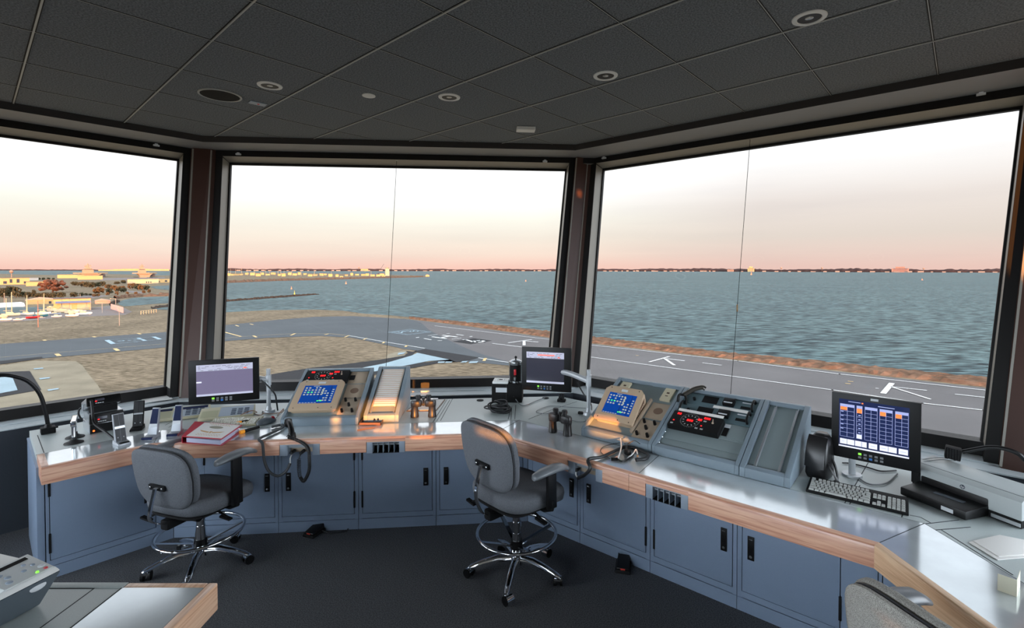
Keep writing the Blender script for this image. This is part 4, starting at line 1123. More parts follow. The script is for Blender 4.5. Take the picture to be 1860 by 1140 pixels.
# boats in the marina
def hull_mesh(name, m, cab):
    b = MB(); rows = []
    for x, w_, zb in ((-.5, .30, .10), (-.2, .36, .02), (.15, .32, .0), (.38, .18, .05), (.5, .02, .16)):
        rows.append([(x, -w_ * .5, .42 if x > .3 else .36), (x, -w_ * .4, zb + .12), (x, 0, zb), (x, w_ * .4, zb + .12), (x, w_ * .5, .42 if x > .3 else .36)])
    b.loft(rows)
    return b.mesh(name, m, smooth=0)
HM = [hull_mesh('hull', mat('white_hull', (226, 214, 204), 0.5), 1), hull_mesh('hull', mat('cream_hull', (222, 196, 160), 0.5), 1), hull_mesh('hull', mat('red_hull', (196, 38, 40), 0.5), 1), hull_mesh('hull', mat('teal_hull', (60, 110, 118), 0.5), 1), hull_mesh('hull', mat('grey_hull', (150, 150, 156), 0.5), 1)]
cb = MB(); cb.hexa([(-.25, -.12, .34), (.2, -.11, .34), (.2, .11, .34), (-.25, .12, .34)], [(-.22, -.09, .58), (.08, -.08, .55), (.08, .08, .55), (-.22, .09, .58)]); CBM = cb.mesh('cabin', M_pale, smooth=0)
mb_ = MB(); mb_.cyl((.05, 0, .4), (.05, 0, 3.0), .03, .02, 6); mb_.cyl((.05, 0, .75), (-.42, 0, .72), .022, n=5); MSM = mb_.mesh('mast', M_pale)
BL_ = [(2, 577, 16, 1, 0), (9, 582.5, 18, 0, 0), (20, 574.5, 24, 1, 1), (33, 582, 13, 0, 0), (42, 579.5, 7, 0, 0), (48, 572.5, 20, 0, 1), (60, 578.5, 19, 2, 0), (79, 571.5, 21, 0, 1), (74, 575.5, 20, 3, 0), (88, 562, 9, 0, 0), (92, 559, 10, 1, 0), (100, 572, 16, 4, 0), (103, 576, 14, 0, 0), (99, 566, 20, 1, 0), (112, 568, 20, 1, 0), (130, 570, 19, 1, 0), (131, 575, 18, 0, 0), (118, 566, 14, 0, 0), (136, 566, 14, 0, 0), (148, 567, 14, 0, 0), (152, 572.5, 22, 0, 0), (76, 578, 10, 4, 0), (160, 570, 12, 0, 0)]
bl_lab = {10: 0}
desc = ['white', 'cream', 'red', 'teal', 'grey']
rb = random.Random(9)
for i, (u, vb, w_, c_, mast) in enumerate(BL_):
    p, k, a = at_px(u, vb)
    if c_ == 2: lab, g = 'bright red upturned-looking hull among the white marina boats', None
    elif c_ == 3: lab, g = 'teal hull beside the bright red one in the marina', None
    elif mast: lab, g = 'sailing boat with a bare mast laid up at the marina', 'sailing boats at the marina'
    elif u < 95: lab, g = '%s motor boat on the lot below the gabled shed' % desc[c_], '%s boats below the gabled shed' % desc[c_]
    else: lab, g = '%s motor boat on the lot in front of the boat house' % desc[c_], '%s boats before the boat house' % desc[c_]
    t = thing('sailing_boat' if mast else 'boat', lab, 'boat', tuple(p), a + rb.uniform(-.35, .35), g)
    s_ = w_ * k; t.scale = (s_, s_ * .8, s_ * .62)
    parts = [('hull', HM[c_])] + ([('cabin', CBM)] if c_ != 2 else []) + ([('mast', MSM)] if mast else [])
    for n_, me in parts:
        o = bpy.data.objects.new(n_, me); COL.objects.link(o); o.parent = t
def mast_at(u, vb, vt, lab):
    post('boat_mast', u, vb, vt, lab, 0, 1.3, False, M_pale, None, 'mast')
mast_at(11.5, 570, 541, 'thick pale mast of a laid-up yacht at the edge of the marina')
mast_at(48.7, 570, 543, 'thick pale mast standing between the white dock shelter and gabled shed')
mast_at(79, 568, 552, 'short pale mast below the gabled shed')
# buoys
M_orange = mat('orange_buoy', (236, 150, 110), 0.6)
def buoy(u, vb, vt, wpx, lab, mm):
    p, k, a = at_px(u, vb, ZS); h = (vb - vt) * k; w_ = wpx * k
    t = thing('buoy', lab, 'buoy', tuple(p), a)
    m_ = MB(); m_.lathe([(w_ * .5, -.3), (w_ * .5, h * .35), (w_ * .2, h * .45), (w_ * .14, h * .8)], 10); m_.build('float', mm, t)
    m_ = MB(); m_.ball((0, 0, h * .88), w_ * .25, 8); m_.build('top_mark', mm, t)
buoy(628.5, 515.5, 511, 2.6, 'orange buoy in the bay below the long pier', M_orange)
buoy(529.5, 525, 520, 2.2, 'reddish buoy in the bay above the breakwater', M_orange)
buoy(535, 535, 527, 2.2, 'tall yellow-green beacon at the breakwater', mat('yellow_beacon', (180, 178, 90), 0.7))
buoy(1364.5, 499, 494.5, 2.6, 'bright orange buoy in the bay right of the hanging cord', M_orange)
buoy(1675, 508.5, 506, 2.4, 'small orange buoy in the open bay under the brick hotel', M_orange)
buoy(955, 511, 508, 2, 'tiny red buoy in the bay beside the right-hand post of the middle window', M_orange)
# ------------------------------------------------------------------ things in the cab
M_con = mat('console_grey', (124, 138, 148), 0.45, bump=(300, 0.15))
M_panel = mat('console_panel', (128, 140, 142), 0.55)
M_tan = mat('beige_device', (188, 164, 138), 0.5)
M_plate = mat('beige_plate', (172, 154, 134), 0.55)
M_cream = mat('cream_plate', (206, 196, 168), 0.5)
M_teal = mat('teal_drawer', (86, 106, 112), 0.5)
M_red = mat('red_led', (255, 36, 40), 0.4, emit=1.0)
M_blue = mat('blue_screen', (12, 66, 150), 0.25, emit=0.22)
M_bluedk = mat('screen_line', (8, 24, 70), 0.3, emit=0.2)
M_icon = mat('screen_icon', (150, 160, 150), 0.4, emit=0.45)
M_green = mat('green_icon', (50, 220, 110), 0.4, emit=0.6)
M_paper = mat('white_paper', (232, 230, 226), 0.8)
M_lbl = mat('pale_label', (206, 210, 214), 0.6)
M_alu = mat('aluminium', (196, 200, 204), 0.3, metal=0.7)
M_rubber = mat('rubber', (26, 26, 28), 0.6)
M_cord = mat('black_cord', (24, 25, 27), 0.5)
M_gcord = mat('grey_cord', (120, 124, 128), 0.5)
M_pole2 = mat('pale_grey_metal', (190, 194, 198), 0.35, metal=0.3)
M_tick = mat('dial_tick', (170, 176, 176), 0.6)

def vpt(k, u, v, d):
    """the point of the vertical plane at distance d of section k seen at pixel (u, v)"""
    n = ax(k)[1]; r = ray(u, v); t = d / (r.x * n.x + r.y * n.y)
    return Vector((r.x * t, r.y * t, EYE + r.z * t))
def local(t):
    t_ = Matrix.Translation(t.location) @ Matrix.Rotation(t.rotation_euler[2], 4, 'Z')
    return t_.inverted()

# ---- sloped console cases
SLA = math.atan2(0.255, 0.51)
SLOPE = Matrix.Translation((0, 0.02, 0.052)) @ Matrix.Rotation(SLA, 4, 'X')
def case(name, label, cat, loc, rz, w, group=None, rail=0.024, depth=0.55, panel=M_panel, body=M_con):
    t = thing(name, label, cat, tuple(loc), rz, group)
    b = MB(); prof = [(0, 0), (0, 0.052), (0.012, 0.062), (depth - 0.03, 0.318), (depth, 0.318), (depth, 0)]
    b.xprism(prof, 0.001, rail); b.xprism(prof, w - rail, w - 0.001)
    b.xprism([(0, 0), (0, 0.052), (0.012, 0.060), (0.035, 0.064), (0.035, 0)], rail, w - rail)
    b.xprism([(depth - 0.045, 0.298), (depth - 0.03, 0.3175), (depth - 0.0005, 0.3175), (depth - 0.0005, 0), (depth - 0.02, 0), (depth - 0.02, 0.295)], rail, w - rail)
    b.build('case', body, t, bevel=0.003)
    p = MB(); p.box2((rail, 0.004, -0.03), (w - rail, 0.555, -0.012), M=SLOPE); p.build('back_panel', panel, t)
    return t
def on_slope(t, name, mats, fn, bevel=0.0, label=None, M=SLOPE, parent=None):
    b = MB(); fn(b); b.v = [tuple(M @ Vector(v)) for v in b.v]
    return b.build(name, mats, parent or t, bevel=bevel, label=label)
def screws(t, w, xs, ts):
    for x in xs:
        for q in ts:
            on_slope(t, 'screw', M_chrome, lambda b: b.ball((x, q, -0.008), 0.0055, 8, squash=(1, 1, .5)))
def speaker_plate(t, x0, x1, t0, t1):
    p = on_slope(t, 'speaker_plate', M_plate, lambda b: b.box2((x0, t0, -0.012), (x1, t1, -0.006)), 0.001)
    xm, tm = (x0 + x1) / 2, (t0 + t1) / 2
    def g(b):
        b.cyl((xm, tm, -0.006), (xm, tm, -0.0045), 0.032, n=24)
    on_slope(t, 'grille', mat('bronze_grille', (120, 96, 80), 0.6), g, parent=p)
def knob_plate(t, x0, x1, t0, t1):
    p = on_slope(t, 'knob_plate', M_plate, lambda b: b.box2((x0, t0, -0.012), (x1, t1, -0.006)), 0.001)
    w, h = x1 - x0, t1 - t0
    for fx, ft in ((.22, .85), (.75, .85), (.48, .55), (.22, .2), (.75, .2)):
        on_slope(t, 'knob', M_blk, lambda b: (b.cyl((x0 + w * fx, t0 + h * ft, -0.006), (x0 + w * fx, t0 + h * ft, 0.022), 0.0105, 0.009, 14), b.box((x0 + w * fx, t0 + h * ft, 0.022), (0.003, 0.016, 0.002))), parent=p)
def wind_display(t, x0, x1, t0, t1, h=0.03):
    p = on_slope(t, 'wind_display', M_blkmat, lambda b: b.box2((x0, t0, -0.012), (x1, t1, h)), 0.006, label='black wind display with red digits and a round dial')
    w, hh = x1 - x0, t1 - t0; xc, tc = x0 + w * .40, t0 + hh * .5
    def dial(b):
        for R_, n_, l_, wd in ((.40, 36, .05, .0012), (.27, 12, .08, .003)):
            for i in range(n_):
                a = i * 2 * math.pi / n_; r0, r1 = hh * R_, hh * (R_ + l_)
                c, s = math.cos(a), math.sin(a)
                b.quad([(xc + r0 * c - wd * s, tc + r0 * s + wd * c, h + .0006), (xc + r0 * c + wd * s, tc + r0 * s - wd * c, h + .0006), (xc + r1 * c + wd * s, tc + r1 * s - wd * c, h + .0006), (xc + r1 * c - wd * s, tc + r1 * s + wd * c, h + .0006)])
        for fx, ft in ((.08, .14), (.68, .62), (.58, .10), (.68, .10)):
            x, y = x0 + w * fx, t0 + hh * ft
            b.quad([(x - .009, y - .006, h + .0006), (x + .009, y - .006, h + .0006), (x + .009, y + .006, h + .0006), (x - .009, y + .006, h + .0006)])
    on_slope(t, 'dial', M_tick, dial, parent=p)
    def digit(b, x, y, s):
        z = h + .0012
        for (a0, b0, a1, b1) in ((0, .9, .6, 1), (0, .45, .6, .55), (0, 0, .6, .1), (0, 0, .12, 1), (.48, 0, .6, 1)):
            b.box2((x + a0 * s, y + b0 * s, h), (x + a1 * s, y + b1 * s, z))
    for fx, ft, n_ in ((.10, .76, 2), (.34, .44, 3), (.54, .60, 2), (.64, .76, 3)):
        def dg(b):
            for i in range(n_): digit(b, x0 + w * fx + i * hh * .10, t0 + hh * ft, hh * .12)
        on_slope(t, 'red_digits', M_red, dg, parent=p)
    for fx, ft in ((.09, .34), (.65, .30)):
        on_slope(t, 'red_lamp', M_red, lambda b: b.box((x0 + w * fx, t0 + hh * ft, h + .0005), (.009, .008, .001)), parent=p)
    on_slope(t, 'toggle', M_plate, lambda b: (b.cyl((x0 + w * .83, t0 + hh * .6, h), (x0 + w * .83, t0 + hh * .72, h + .018), .003, n=8), b.cyl((x0 + w * .83, t0 + hh * .6, h), (x0 + w * .83, t0 + hh * .6, h + .003), .007, n=10)), parent=p)
def touch_unit(t, x0, x1, t0, t1, raise_, tilt, side):
    M = SLOPE @ Matrix.Translation((x0, t0, 0.0)) @ Matrix.Translation((0, 0, raise_)) @ Matrix.Rotation(tilt, 4, 'X')
    w, h = x1 - x0, t1 - t0
    Mi = SLOPE
    # housing: hexahedron between slope and tilted face
    f = [M @ Vector(q) for q in ((0.01, 0.008, -.022), (w - .01, 0.008, -.022), (w - .01, h - .012, -.022), (0.01, h - .012, -.022))]
    g = [SLOPE @ Vector(q) for q in ((x0 + .02, t0 + .012, -.012), (x1 - .02, t0 + .012, -.012), (x1 - .02, t0 + h * math.cos(tilt), -.012), (x0 + .02, t0 + h * math.cos(tilt), -.012))]
    b = MB(); b.hexa(g, f); hs = b.build('touch_housing', M_tan, t, bevel=0.006, label='beige housing of the touch screen')
    if side:
        vb = MB()
        for i in range(7):
            a = g[1].lerp(f[1], .5).lerp(g[2].lerp(f[2], .5), .3 + i * .09); c = a.lerp(f[2], .35)
            vb.cyl(a + Vector((.0015, 0, 0)), c + Vector((.0015, 0, .01)), .0022, n=5)
        vb.build('vent_slots', mat('vent_dark', (120, 92, 74), 0.7), hs)
    fr = on_slope(t, 'touch_frame', M_tan, lambda b: (b.prism([(.006, 0), (w - .006, 0), (w, .008), (w, h - .03), (w - .03, h), (.03, h), (0, h - .03), (0, .008)], -.022, 0)), 0.003, M=M, label='beige front frame of the touch screen')
    sx0, sx1, sy0, sy1 = w * .15, w * .86, h * .2, h * .80
    sc = on_slope(t, 'screen', M_blue, lambda b: b.box2((sx0, sy0, -.004), (sx1, sy1, .0006)), M=M, label='lit blue touch screen')
    sw, sh = sx1 - sx0, sy1 - sy0
    def icons(b):
        r = random.Random(int(w * 1000) + side)
        for j in range(4):
            for i in range(6):
                x, y = sx0 + sw * (.05 + i * .105), sy0 + sh * (.86 - j * .125)
                if r.random() < .94: b.box2((x, y - sh * .035, .0004), (x + sw * .06, y + sh * .03, .0010))
        for j in range(6):
            for i in range(3):
                x, y = sx0 + sw * (.6 + i * .085), sy0 + sh * (.80 - j * .13)
                if r.random() < .72: b.box2((x, y - sh * .03, .0004), (x + sw * .055, y + sh * .03, .0010))
        for j in range(6):
            b.box2((sx0 + sw * .90, sy0 + sh * (.72 - j * .12), .0004), (sx0 + sw * .96, sy0 + sh * (.77 - j * .12), .0010))
        for i in range(6): b.box2((sx0 + sw * (.03 + i * .09), sy0 + sh * .02, .0004), (sx0 + sw * (.09 + i * .09), sy0 + sh * .045, .0010))
        b.box2((sx0 + sw * .28, sy0 + sh * .94, .0004), (sx0 + sw * .46, sy0 + sh * .965, .0010))
    on_slope(t, 'screen_icons', M_icon, icons, M=M, parent=sc)
    on_slope(t, 'green_icons', M_green, lambda b: [b.box2((sx0 + sw * x, sy0 + sh * y, .0006), (sx0 + sw * (x + .055), sy0 + sh * (y + .055), .0013)) for x, y in ((.155, .58), (.26, .58), (.54, .10), (.63, .10))], M=M, parent=sc)
    on_slope(t, 'screen_rules', M_bluedk, lambda b: [b.box2((sx0 + sw * x, sy0, .0004), (sx0 + sw * (x + .012), sy1 - sh * .06, .0012)) for x in (.555, .85)], M=M, parent=sc)
    for x, y in ((.1, .06), (.9, .06), (.14, .94), (.86, .94), (.62, .06)):
        on_slope(t, 'frame_screw', M_blkmat, lambda b: b.cyl((w * x, h * y, -.001), (w * x, h * y, .0008), .004, n=8), M=M, parent=fr)
    on_slope(t, 'paper_label', M_lbl, lambda b: b.box2((w * .42, h * .86, -.001), (w * .58, h * .93, .0006)), M=M, parent=fr)

# console by the strip bay on the middle run
c1 = case('sloped_console', 'grey sloped console holding wind display and beige touch screen beside the filled strip bay', 'console', at('C', -1.475, 3.756, HT + .0008), rot('C'), 0.556)
touch_unit(c1, 0.030, 0.375, 0.055, 0.385, 0.034, RAD(2), 0)
wind_display(c1, 0.035, 0.372, 0.40, 0.545, 0.018)
speaker_plate(c1, 0.385, 0.525, 0.225, 0.385); knob_plate(c1, 0.385, 0.525, 0.03, 0.215)
on_slope(c1, 'blank_plate', M_plate, lambda b: (b.box2((0.378, 0.40, -.012), (0.528, 0.55, -.008)), b.box2((0.428, 0.412, -.008), (0.52, 0.54, -.004))), 0.001)
on_slope(c1, 'name_plate', M_blkmat, lambda b: b.box2((0.382, 0.44, -.008), (0.421, 0.50, -.005)))
on_slope(c1, 'note_strip', M_paper, lambda b: b.box2((0.11, 0.008, -.012), (0.37, 0.034, -.0105)))
screws(c1, .556, (0.53,), (.04, .14, .24, .34, .44, .53)); screws(c1, .556, (0.03,), (.03,))
# console at the inside corner
c3 = case('sloped_console', 'grey sloped console with beige touch screen standing up from it, nearest the inside corner', 'console', at('R', -1.897, 2.864, HT + .0008), rot('R'), 0.5245)
touch_unit(c3, 0.045, 0.345, 0.085, 0.365, 0.032, RAD(17), 1)
on_slope(c3, 'side_flange', M_plate, lambda b: b.box2((0.335, 0.06, -.012), (0.352, 0.40, .012)), 0.002)
speaker_plate(c3, 0.365, 0.498, 0.225, 0.385); knob_plate(c3, 0.358, 0.498, 0.02, 0.205)
for x0, x1, t0, t1 in ((0.05, 0.125, 0.43, 0.54), (0.395, 0.47, 0.415, 0.545)):
    p = on_slope(c3, 'phone_outlet', M_cream, lambda b: b.box2((x0, t0, -.012), (x1, t1, .004)), 0.003, label='cream wall outlet plate')
    on_slope(c3, 'socket', M_bronze, lambda b: (b.box((x0 + .037, (t0 + t1) / 2 + .012, .0042), (.02, .014, .001)), b.box((x0 + .037, (t0 + t1) / 2 - .02, .0042), (.02, .007, .001))), parent=p)
screws(c3, .525, (0.499,), (.05, .17, .26, .36, .46))
# radio drawer console
c4 = case('sloped_console', 'grey sloped console with wind display below two radio drawers beside the empty strip bay', 'console', at('R', -1.3715, 2.864, HT + .0008), rot('R'), 0.526, panel=M_teal)
on_slope(c4, 'lower_panel', M_panel, lambda b: (b.box2((.026, .006, -.012), (.5, .082, -.009)), b.box2((.026, .085, -.012), (.5, .172, -.009)), b.box2((.026, .175, -.012), (.5, .318, -.009))), 0.0008)
wind_display(c4, 0.028, 0.352, 0.172, 0.312, 0.028)
on_slope(c4, 'blank_plate', M_panel, lambda b: b.box2((0.395, 0.19, -.009), (0.492, 0.305, -.005)), 0.001)
on_slope(c4, 'name_plate', M_blkmat, lambda b: b.box2((0.358, 0.205, -.009), (0.388, 0.275, -.006))); on_slope(c4, 'tape_label', M_lbl, lambda b: b.box2((0.356, 0.28, -.009), (0.392, 0.308, -.0065)))
for t0 in (.322, .438):
    d = on_slope(c4, 'radio_drawer', M_teal, lambda b: b.box2((.026, t0, -.012), (.5, t0 + .112, -.004)), 0.0015, label='dark teal radio drawer front')
    on_slope(c4, 'display_window', M_blkmat, lambda b: b.box2((.15, t0 + .03, -.004), (.25, t0 + .10, -.003)), parent=d)
    on_slope(c4, 'meter', M_blk, lambda b: b.box2((.29, t0 + .028, -.004), (.36, t0 + .085, .022)), 0.003, parent=d)
    on_slope(c4, 'meter_face', M_lbl, lambda b: b.box2((.298, t0 + .036, .022), (.352, t0 + .046, .0228)), parent=d)
    on_slope(c4, 'slot', M_blkmat, lambda b: b.box2((.40, t0 + .03, -.004), (.465, t0 + .055, -.003)), parent=d)
    on_slope(c4, 'paper_label', M_lbl, lambda b: b.box2((.40, t0 + .086, -.004), (.47, t0 + .094, -.003)), parent=d)
    for x in (.05, .475):
        on_slope(c4, 'drawer_handle', M_blk, lambda b: b.tube(smooth_path([(x, t0 + .02, -.004), (x, t0 + .022, .02), (x, t0 + .04, .032), (x, t0 + .08, .032), (x, t0 + .096, .02), (x, t0 + .098, -.004)], 4), .0075, 8), parent=d)
    on_slope(c4, 'jack_knob', M_blk, lambda b: b.cyl((.10, t0 + .04, -.004), (.10, t0 + .04, .014), .010, n=12), parent=d)
on_slope(c4, 'tape_label', M_paper, lambda b: b.box2((.24, .428, .0), (.455, .452, .003)), label='long white paper label')
on_slope(c4, 'tape_label', M_paper, lambda b: b.box2((.055, .312, .029), (.345, .334, .032)), label='long white paper label')
screws(c4, .526, (0.501,), (.03, .09, .15, .21, .27, .31, .40, .5)); screws(c4, .526, (0.026,), (.04, .09, .14, .2))
# strip bays
def bay(label, loc, rz, w, rails):
    t = case('strip_bay', label, 'strip bay', loc, rz, w, rail=0.03)
    for x in rails:
        on_slope(t, 'strip_rail', M_alu, lambda b: (b.box2((x, 0.02, -.012), (x + .016, 0.54, -.004)), b.box2((x + .012, 0.02, -.004), (x + .016, 0.54, .008))), 0.001)
    return t
b1 = bay('grey sloped strip bay filled with rows of paper strips beside the touch-screen console', at('C', -0.894, 3.80, HT + .0008), rot('C') - RAD(1), 0.262, (0.034, 0.208))
b2 = bay('empty grey sloped strip bay with two bare metal rails beside the black pouch', at('R', -0.8445, 2.862, HT + .0008), rot('R'), 0.258, (0.062, 0.185))
M_strip_h = mat('strip_holder_tan', (206, 176, 150), 0.5)
BM = Matrix.Translation(b1.location) @ Matrix.Rotation(b1.rotation_euler[2], 4, 'Z') @ SLOPE
sp = None
for i in range(19):
    M = BM @ Matrix.Translation((0.038, 0.098 + i * 0.0238, -0.0035))
    if sp is None:
        b = MB(); b.box2((0, 0, -.0002), (0.18, 0.022, .004)); b.box2((0, 0.017, .004), (0.18, 0.022, .008)); sp = b.build('flight_strip', M_strip_h, smooth=0)
        b = MB(); b.box2((0.006, 0.001, .004), (0.174, 0.0168, .0052)); b.build('paper', M_paper, sp, label='white paper slip')
        o = sp
    else:
        o = copy_tree(sp)
    o.matrix_world = M
    tag(o, 'tan strip holder with a white paper slip lying in the filled strip bay', 'flight strip', 'paper strips in the filled bay')

# ---- desktop monitors
def monitor(name, label, loc, rz, w, h, ui, sx, sy, tilt=0.0, thick=0.055):
    """loc: bottom centre of the front face"""
    t = thing(name, label, 'monitor', tuple(loc), rz)
    T = Matrix.Rotation(-tilt, 4, 'X')
    b = MB(); b.box2((-w / 2, 0, 0), (w / 2, thick * .5, h), M=T); b.build('casing', M_blk, t, bevel=0.004)
    b = MB(); b.hexa([T @ Vector(q) for q in ((-w * .42, thick * .5, h * .06), (w * .42, thick * .5, h * .06), (w * .42, thick * .5, h * .94), (-w * .42, thick * .5, h * .94))], [T @ Vector(q) for q in ((-w * .3, thick * 1.2, h * .2), (w * .3, thick * 1.2, h * .2), (w * .3, thick * 1.2, h * .8), (-w * .3, thick * 1.2, h * .8))]); b.build('back_cover', M_blkmat, t, bevel=0.003)
    x0, x1, y0, y1 = -w / 2 + w * sx[0], -w / 2 + w * sx[1], h * sy[0], h * sy[1]
    ui(t, T, x0, x1, y0, y1, w, h)
    bx = -w * .16
    cols = [bx + i * w * .062 for i in range(5)]
    for j, y in enumerate((h * .105, h * .055)):
        for i, x in enumerate(cols):
            mm = M_grn if (i == 0 and j == 0) else (M_btnblue if (i == 2 and j == 1) else M_btn)
            b = MB(); b.box((x, -.0004, y), (w * .036, .0016, w * .028), M=T); b.build('button', mm, t)
    return t, T
M_grn = mat('green_led', (120, 220, 60), 0.5, emit=0.8)
M_btn = mat('grey_button', (120, 122, 124), 0.5)
M_btnblue = mat('blue_button', (40, 110, 190), 0.5)
def ui_rect(T, mb, x0, x1, z0, z1, y=-.0012):
    mb.quad([T @ Vector(q) for q in ((x0, y, z0), (x1, y, z0), (x1, y, z1), (x0, y, z1))])
M_scr_a = mat('screen_mauve', (112, 104, 128), 0.12, emit=0.34)
M_scr_b = mat('screen_dark', (52, 52, 62), 0.12, emit=0.30)
M_scr_top = mat('screen_pale', (180, 180, 198), 0.12, emit=0.36)
M_scr_navy = mat('screen_navy', (30, 40, 76), 0.12, emit=0.35)
M_scr_line = mat('screen_lines', (150, 158, 200), 0.2, emit=0.55)
M_scr_white = mat('screen_white', (212, 212, 226), 0.2, emit=0.5)
M_scr_or = mat('screen_orange', (240, 120, 60), 0.2, emit=0.75)
M_scr_txt = mat('screen_text', (96, 96, 112), 0.2, emit=0.2)
def ui_radar(base, red):
    def f(t, T, x0, x1, y0, y1, w, h):
        W, H = x1 - x0, y1 - y0
        b = MB(); b.box2((x0, -.0008, y0), (x1, .003, y1), M=T); s = b.build('screen', base, t, label='lit display area')
        b = MB(); ui_rect(T, b, x0, x1, y1 - H * .20, y1); ui_rect(T, b, x0, x1, y0, y0 + H * .065); b.build('toolbar', M_scr_top, s)
        b = MB(); r = random.Random(3)
        for row in range(4):
            x = x0 + W * .03
            while x < x1 - W * .08:
                l = W * r.uniform(.02, .09)
                if r.random() < .6: ui_rect(T, b, x, x + l, y1 - H * (.045 + .042 * row) - H * .012, y1 - H * (.045 + .042 * row), -.0016)
                x += l + W * .02
        b.build('toolbar_text', M_scr_txt, s)
        b = MB()
        if red: ui_rect(T, b, x0 + W * .30, x0 + W * .75, y1 - H * .115, y1 - H * .075, -.0018)
        ui_rect(T, b, x0 + W * .83, x0 + W * .89, y1 - H * .175, y1 - H * .14, -.0018); b.build('red_flag', mat('screen_red', (230, 110, 96), 0.2, emit=0.6), s)
        if not red:
            b = MB(); ui_rect(T, b, x0, x0 + W * .09, y0 + H * .43, y0 + H * .475); b.build('side_tab', M_scr_white, s)
    return f
def ui_grid(t, T, x0, x1, y0, y1, w, h):
    W, H = x1 - x0, y1 - y0
    b = MB(); b.box2((x0, -.0008, y0), (x1, .003, y1), M=T); s = b.build('screen', M_scr_navy, t, label='lit navy button grid')
    L_ = MB(); O_ = MB(); P_ = MB(); X_ = MB()
    fr = lambda a, c, e, g: (x0 + W * a, x0 + W * c, y0 + H * e, y0 + H * g)
    for a, c, rows, two in ((.02, .23, 7, 1), (.265, .345, 7, 0), (.385, .56, 8, 1), (.595, .77, 8, 1), (.81, .985, 8, 1)):
        xa, xb, ya, yb = fr(a, c, .22, .90)
        lw = W * .005
        ui_rect(T, L_, xa, xb, yb - H * .055, yb, -.0014)
        for r_ in range(rows + 1):
            y = ya + (yb - H * .055 - ya) * r_ / rows; ui_rect(T, L_, xa, xb, y - lw / 2, y + lw / 2, -.0014)
        for x in (xa, (xa + xb) / 2, xb) if two else (xa, xb): ui_rect(T, L_, x - lw / 2, x + lw / 2, ya, yb, -.0014)
        if rows == 7 and two:
            for r_ in range(1, 6): ui_rect(T, X_, xa + W * .01, xa + W * .05, yb - H * (.08 + r_ * .089), yb - H * (.065 + r_ * .089), -.0016)
        if not two:
            for r_ in range(1, 6): ui_rect(T, X_, xa + W * .025, xb - W * .02, yb - H * (.12 + r_ * .089), yb - H * (.10 + r_ * .089), -.0016)
            ui_rect(T, P_, xa + W * .004, xb - W * .004, ya + H * .003, ya + H * .085, -.0017)
    for a, c, e, g in ((.024, .122, .775, .84), (.268, .342, .75, .84), (.60, .68, .765, .845), (.815, .895, .765, .845), (.335, .36, .945, .97)):
        ui_rect(T, O_, *fr(a, c, e, g), -.0017)
    for a, c in ((.02, .125), (.13, .235), (.245, .34), (.345, .415), (.445, .565), (.60, .715), (.72, .835), (.86, .985)):
        ui_rect(T, P_, *fr(a, c, .06, .17), -.0015)
    ui_rect(T, P_, x0, x1, y0, y0 + H * .03, -.0015)
    for a, c, e, g in ((.14, .32, .955, .967), (.57, .80, .935, .95), (.05, .09, .115, .12), (.47, .54, .11, .117), (.62, .69, .11, .117), (.88, .96, .11, .117)): ui_rect(T, X_, *fr(a, c, e, g), -.0018)
    L_.build('grid_lines', M_scr_line, s); O_.build('orange_tiles', M_scr_or, s); P_.build('pale_tiles', M_scr_white, s); X_.build('grid_text', M_scr_line, s)
CZ = lambda k, s, d, z: at(k, s, d, z)
def pole_base(t, p, ztop, arm_to, r=.016, mm=M_pole2, wide=.05):
    """monitor pole standing on the desk at world p, arm to world point arm_to"""
    I = local(t); f = lambda q: I @ Vector(q)
    b = MB(); b.cyl(f((p.x, p.y, HT + .0205)), f((p.x, p.y, ztop)), r, n=16); b.cyl(f((p.x, p.y, ztop - .13)), f((p.x, p.y, ztop - .05)), r * 1.35, n=16); b.build('pole', mm, t)
    b = MB(); b.cyl(f((p.x, p.y, HT + .0005)), f((p.x, p.y, HT + .02)), wide, wide * .9, 20); b.cyl(f((p.x, p.y, HT + .02)), f((p.x, p.y, HT + .05)), wide * .5, r, 16); b.build('pole_foot', mm, t)
    z = ztop - .09
    b = MB(); mid = Vector(((p.x + arm_to.x) / 2, (p.y + arm_to.y) / 2, (z + arm_to.z) / 2 + .015))
    b.tube([f(q) for q in smooth_path([(p.x, p.y, z), mid, arm_to], 5)], .023, 10); b.build('arm', mm, t)
m1c = at('C', -2.005, 4.05, 0.868); a1 = RAD(21)
t, T = monitor('monitor', 'wide black monitor with mauve lit screen standing behind the beige keypads', m1c, a1, 0.478, 0.335, ui_radar(M_scr_a, 0), (.11, .91), (.17, .89))
pole_base(t, at('C', -1.722, 4.16), 1.10, Vector((m1c.x + .03, m1c.y + .09, 1.02)))
I = local(t); b = MB(); b.tube([I @ Vector(q) for q in smooth_path([vpt('C', 474, 690, 4.12), vpt('C', 486, 700, 4.10), vpt('C', 499, 715, 4.12), vpt('C', 502, 728, 4.14), at('C', -1.66, 4.18, HT + .007)], 5)], .006, 6); b.build('cable', M_cord, t)
m2c = at('C', 0.536, 4.16, 0.868); a2 = RAD(-15)
t, T = monitor('monitor', 'square black monitor with dark screen in the inside corner', m2c, a2, 0.43, 0.372, ui_radar(M_scr_b, 1), (.10, .86), (.18, .89))
pole_base(t, at('R', -2.133, 3.327), 1.105, Vector((m2c.x + .06, m2c.y + .085, 1.03)))
I = local(t); b = MB(); b.tube([I @ Vector(q) for q in smooth_path([vpt('C', 1048, 694, 4.20), vpt('C', 1060, 715, 4.12), vpt('C', 1074, 735, 4.06), at('R', -2.10, 3.30, HT + .007)], 5)], .006, 6); b.build('cable', M_cord, t)
m3c = at('R', -0.255, 3.20, 0.864)
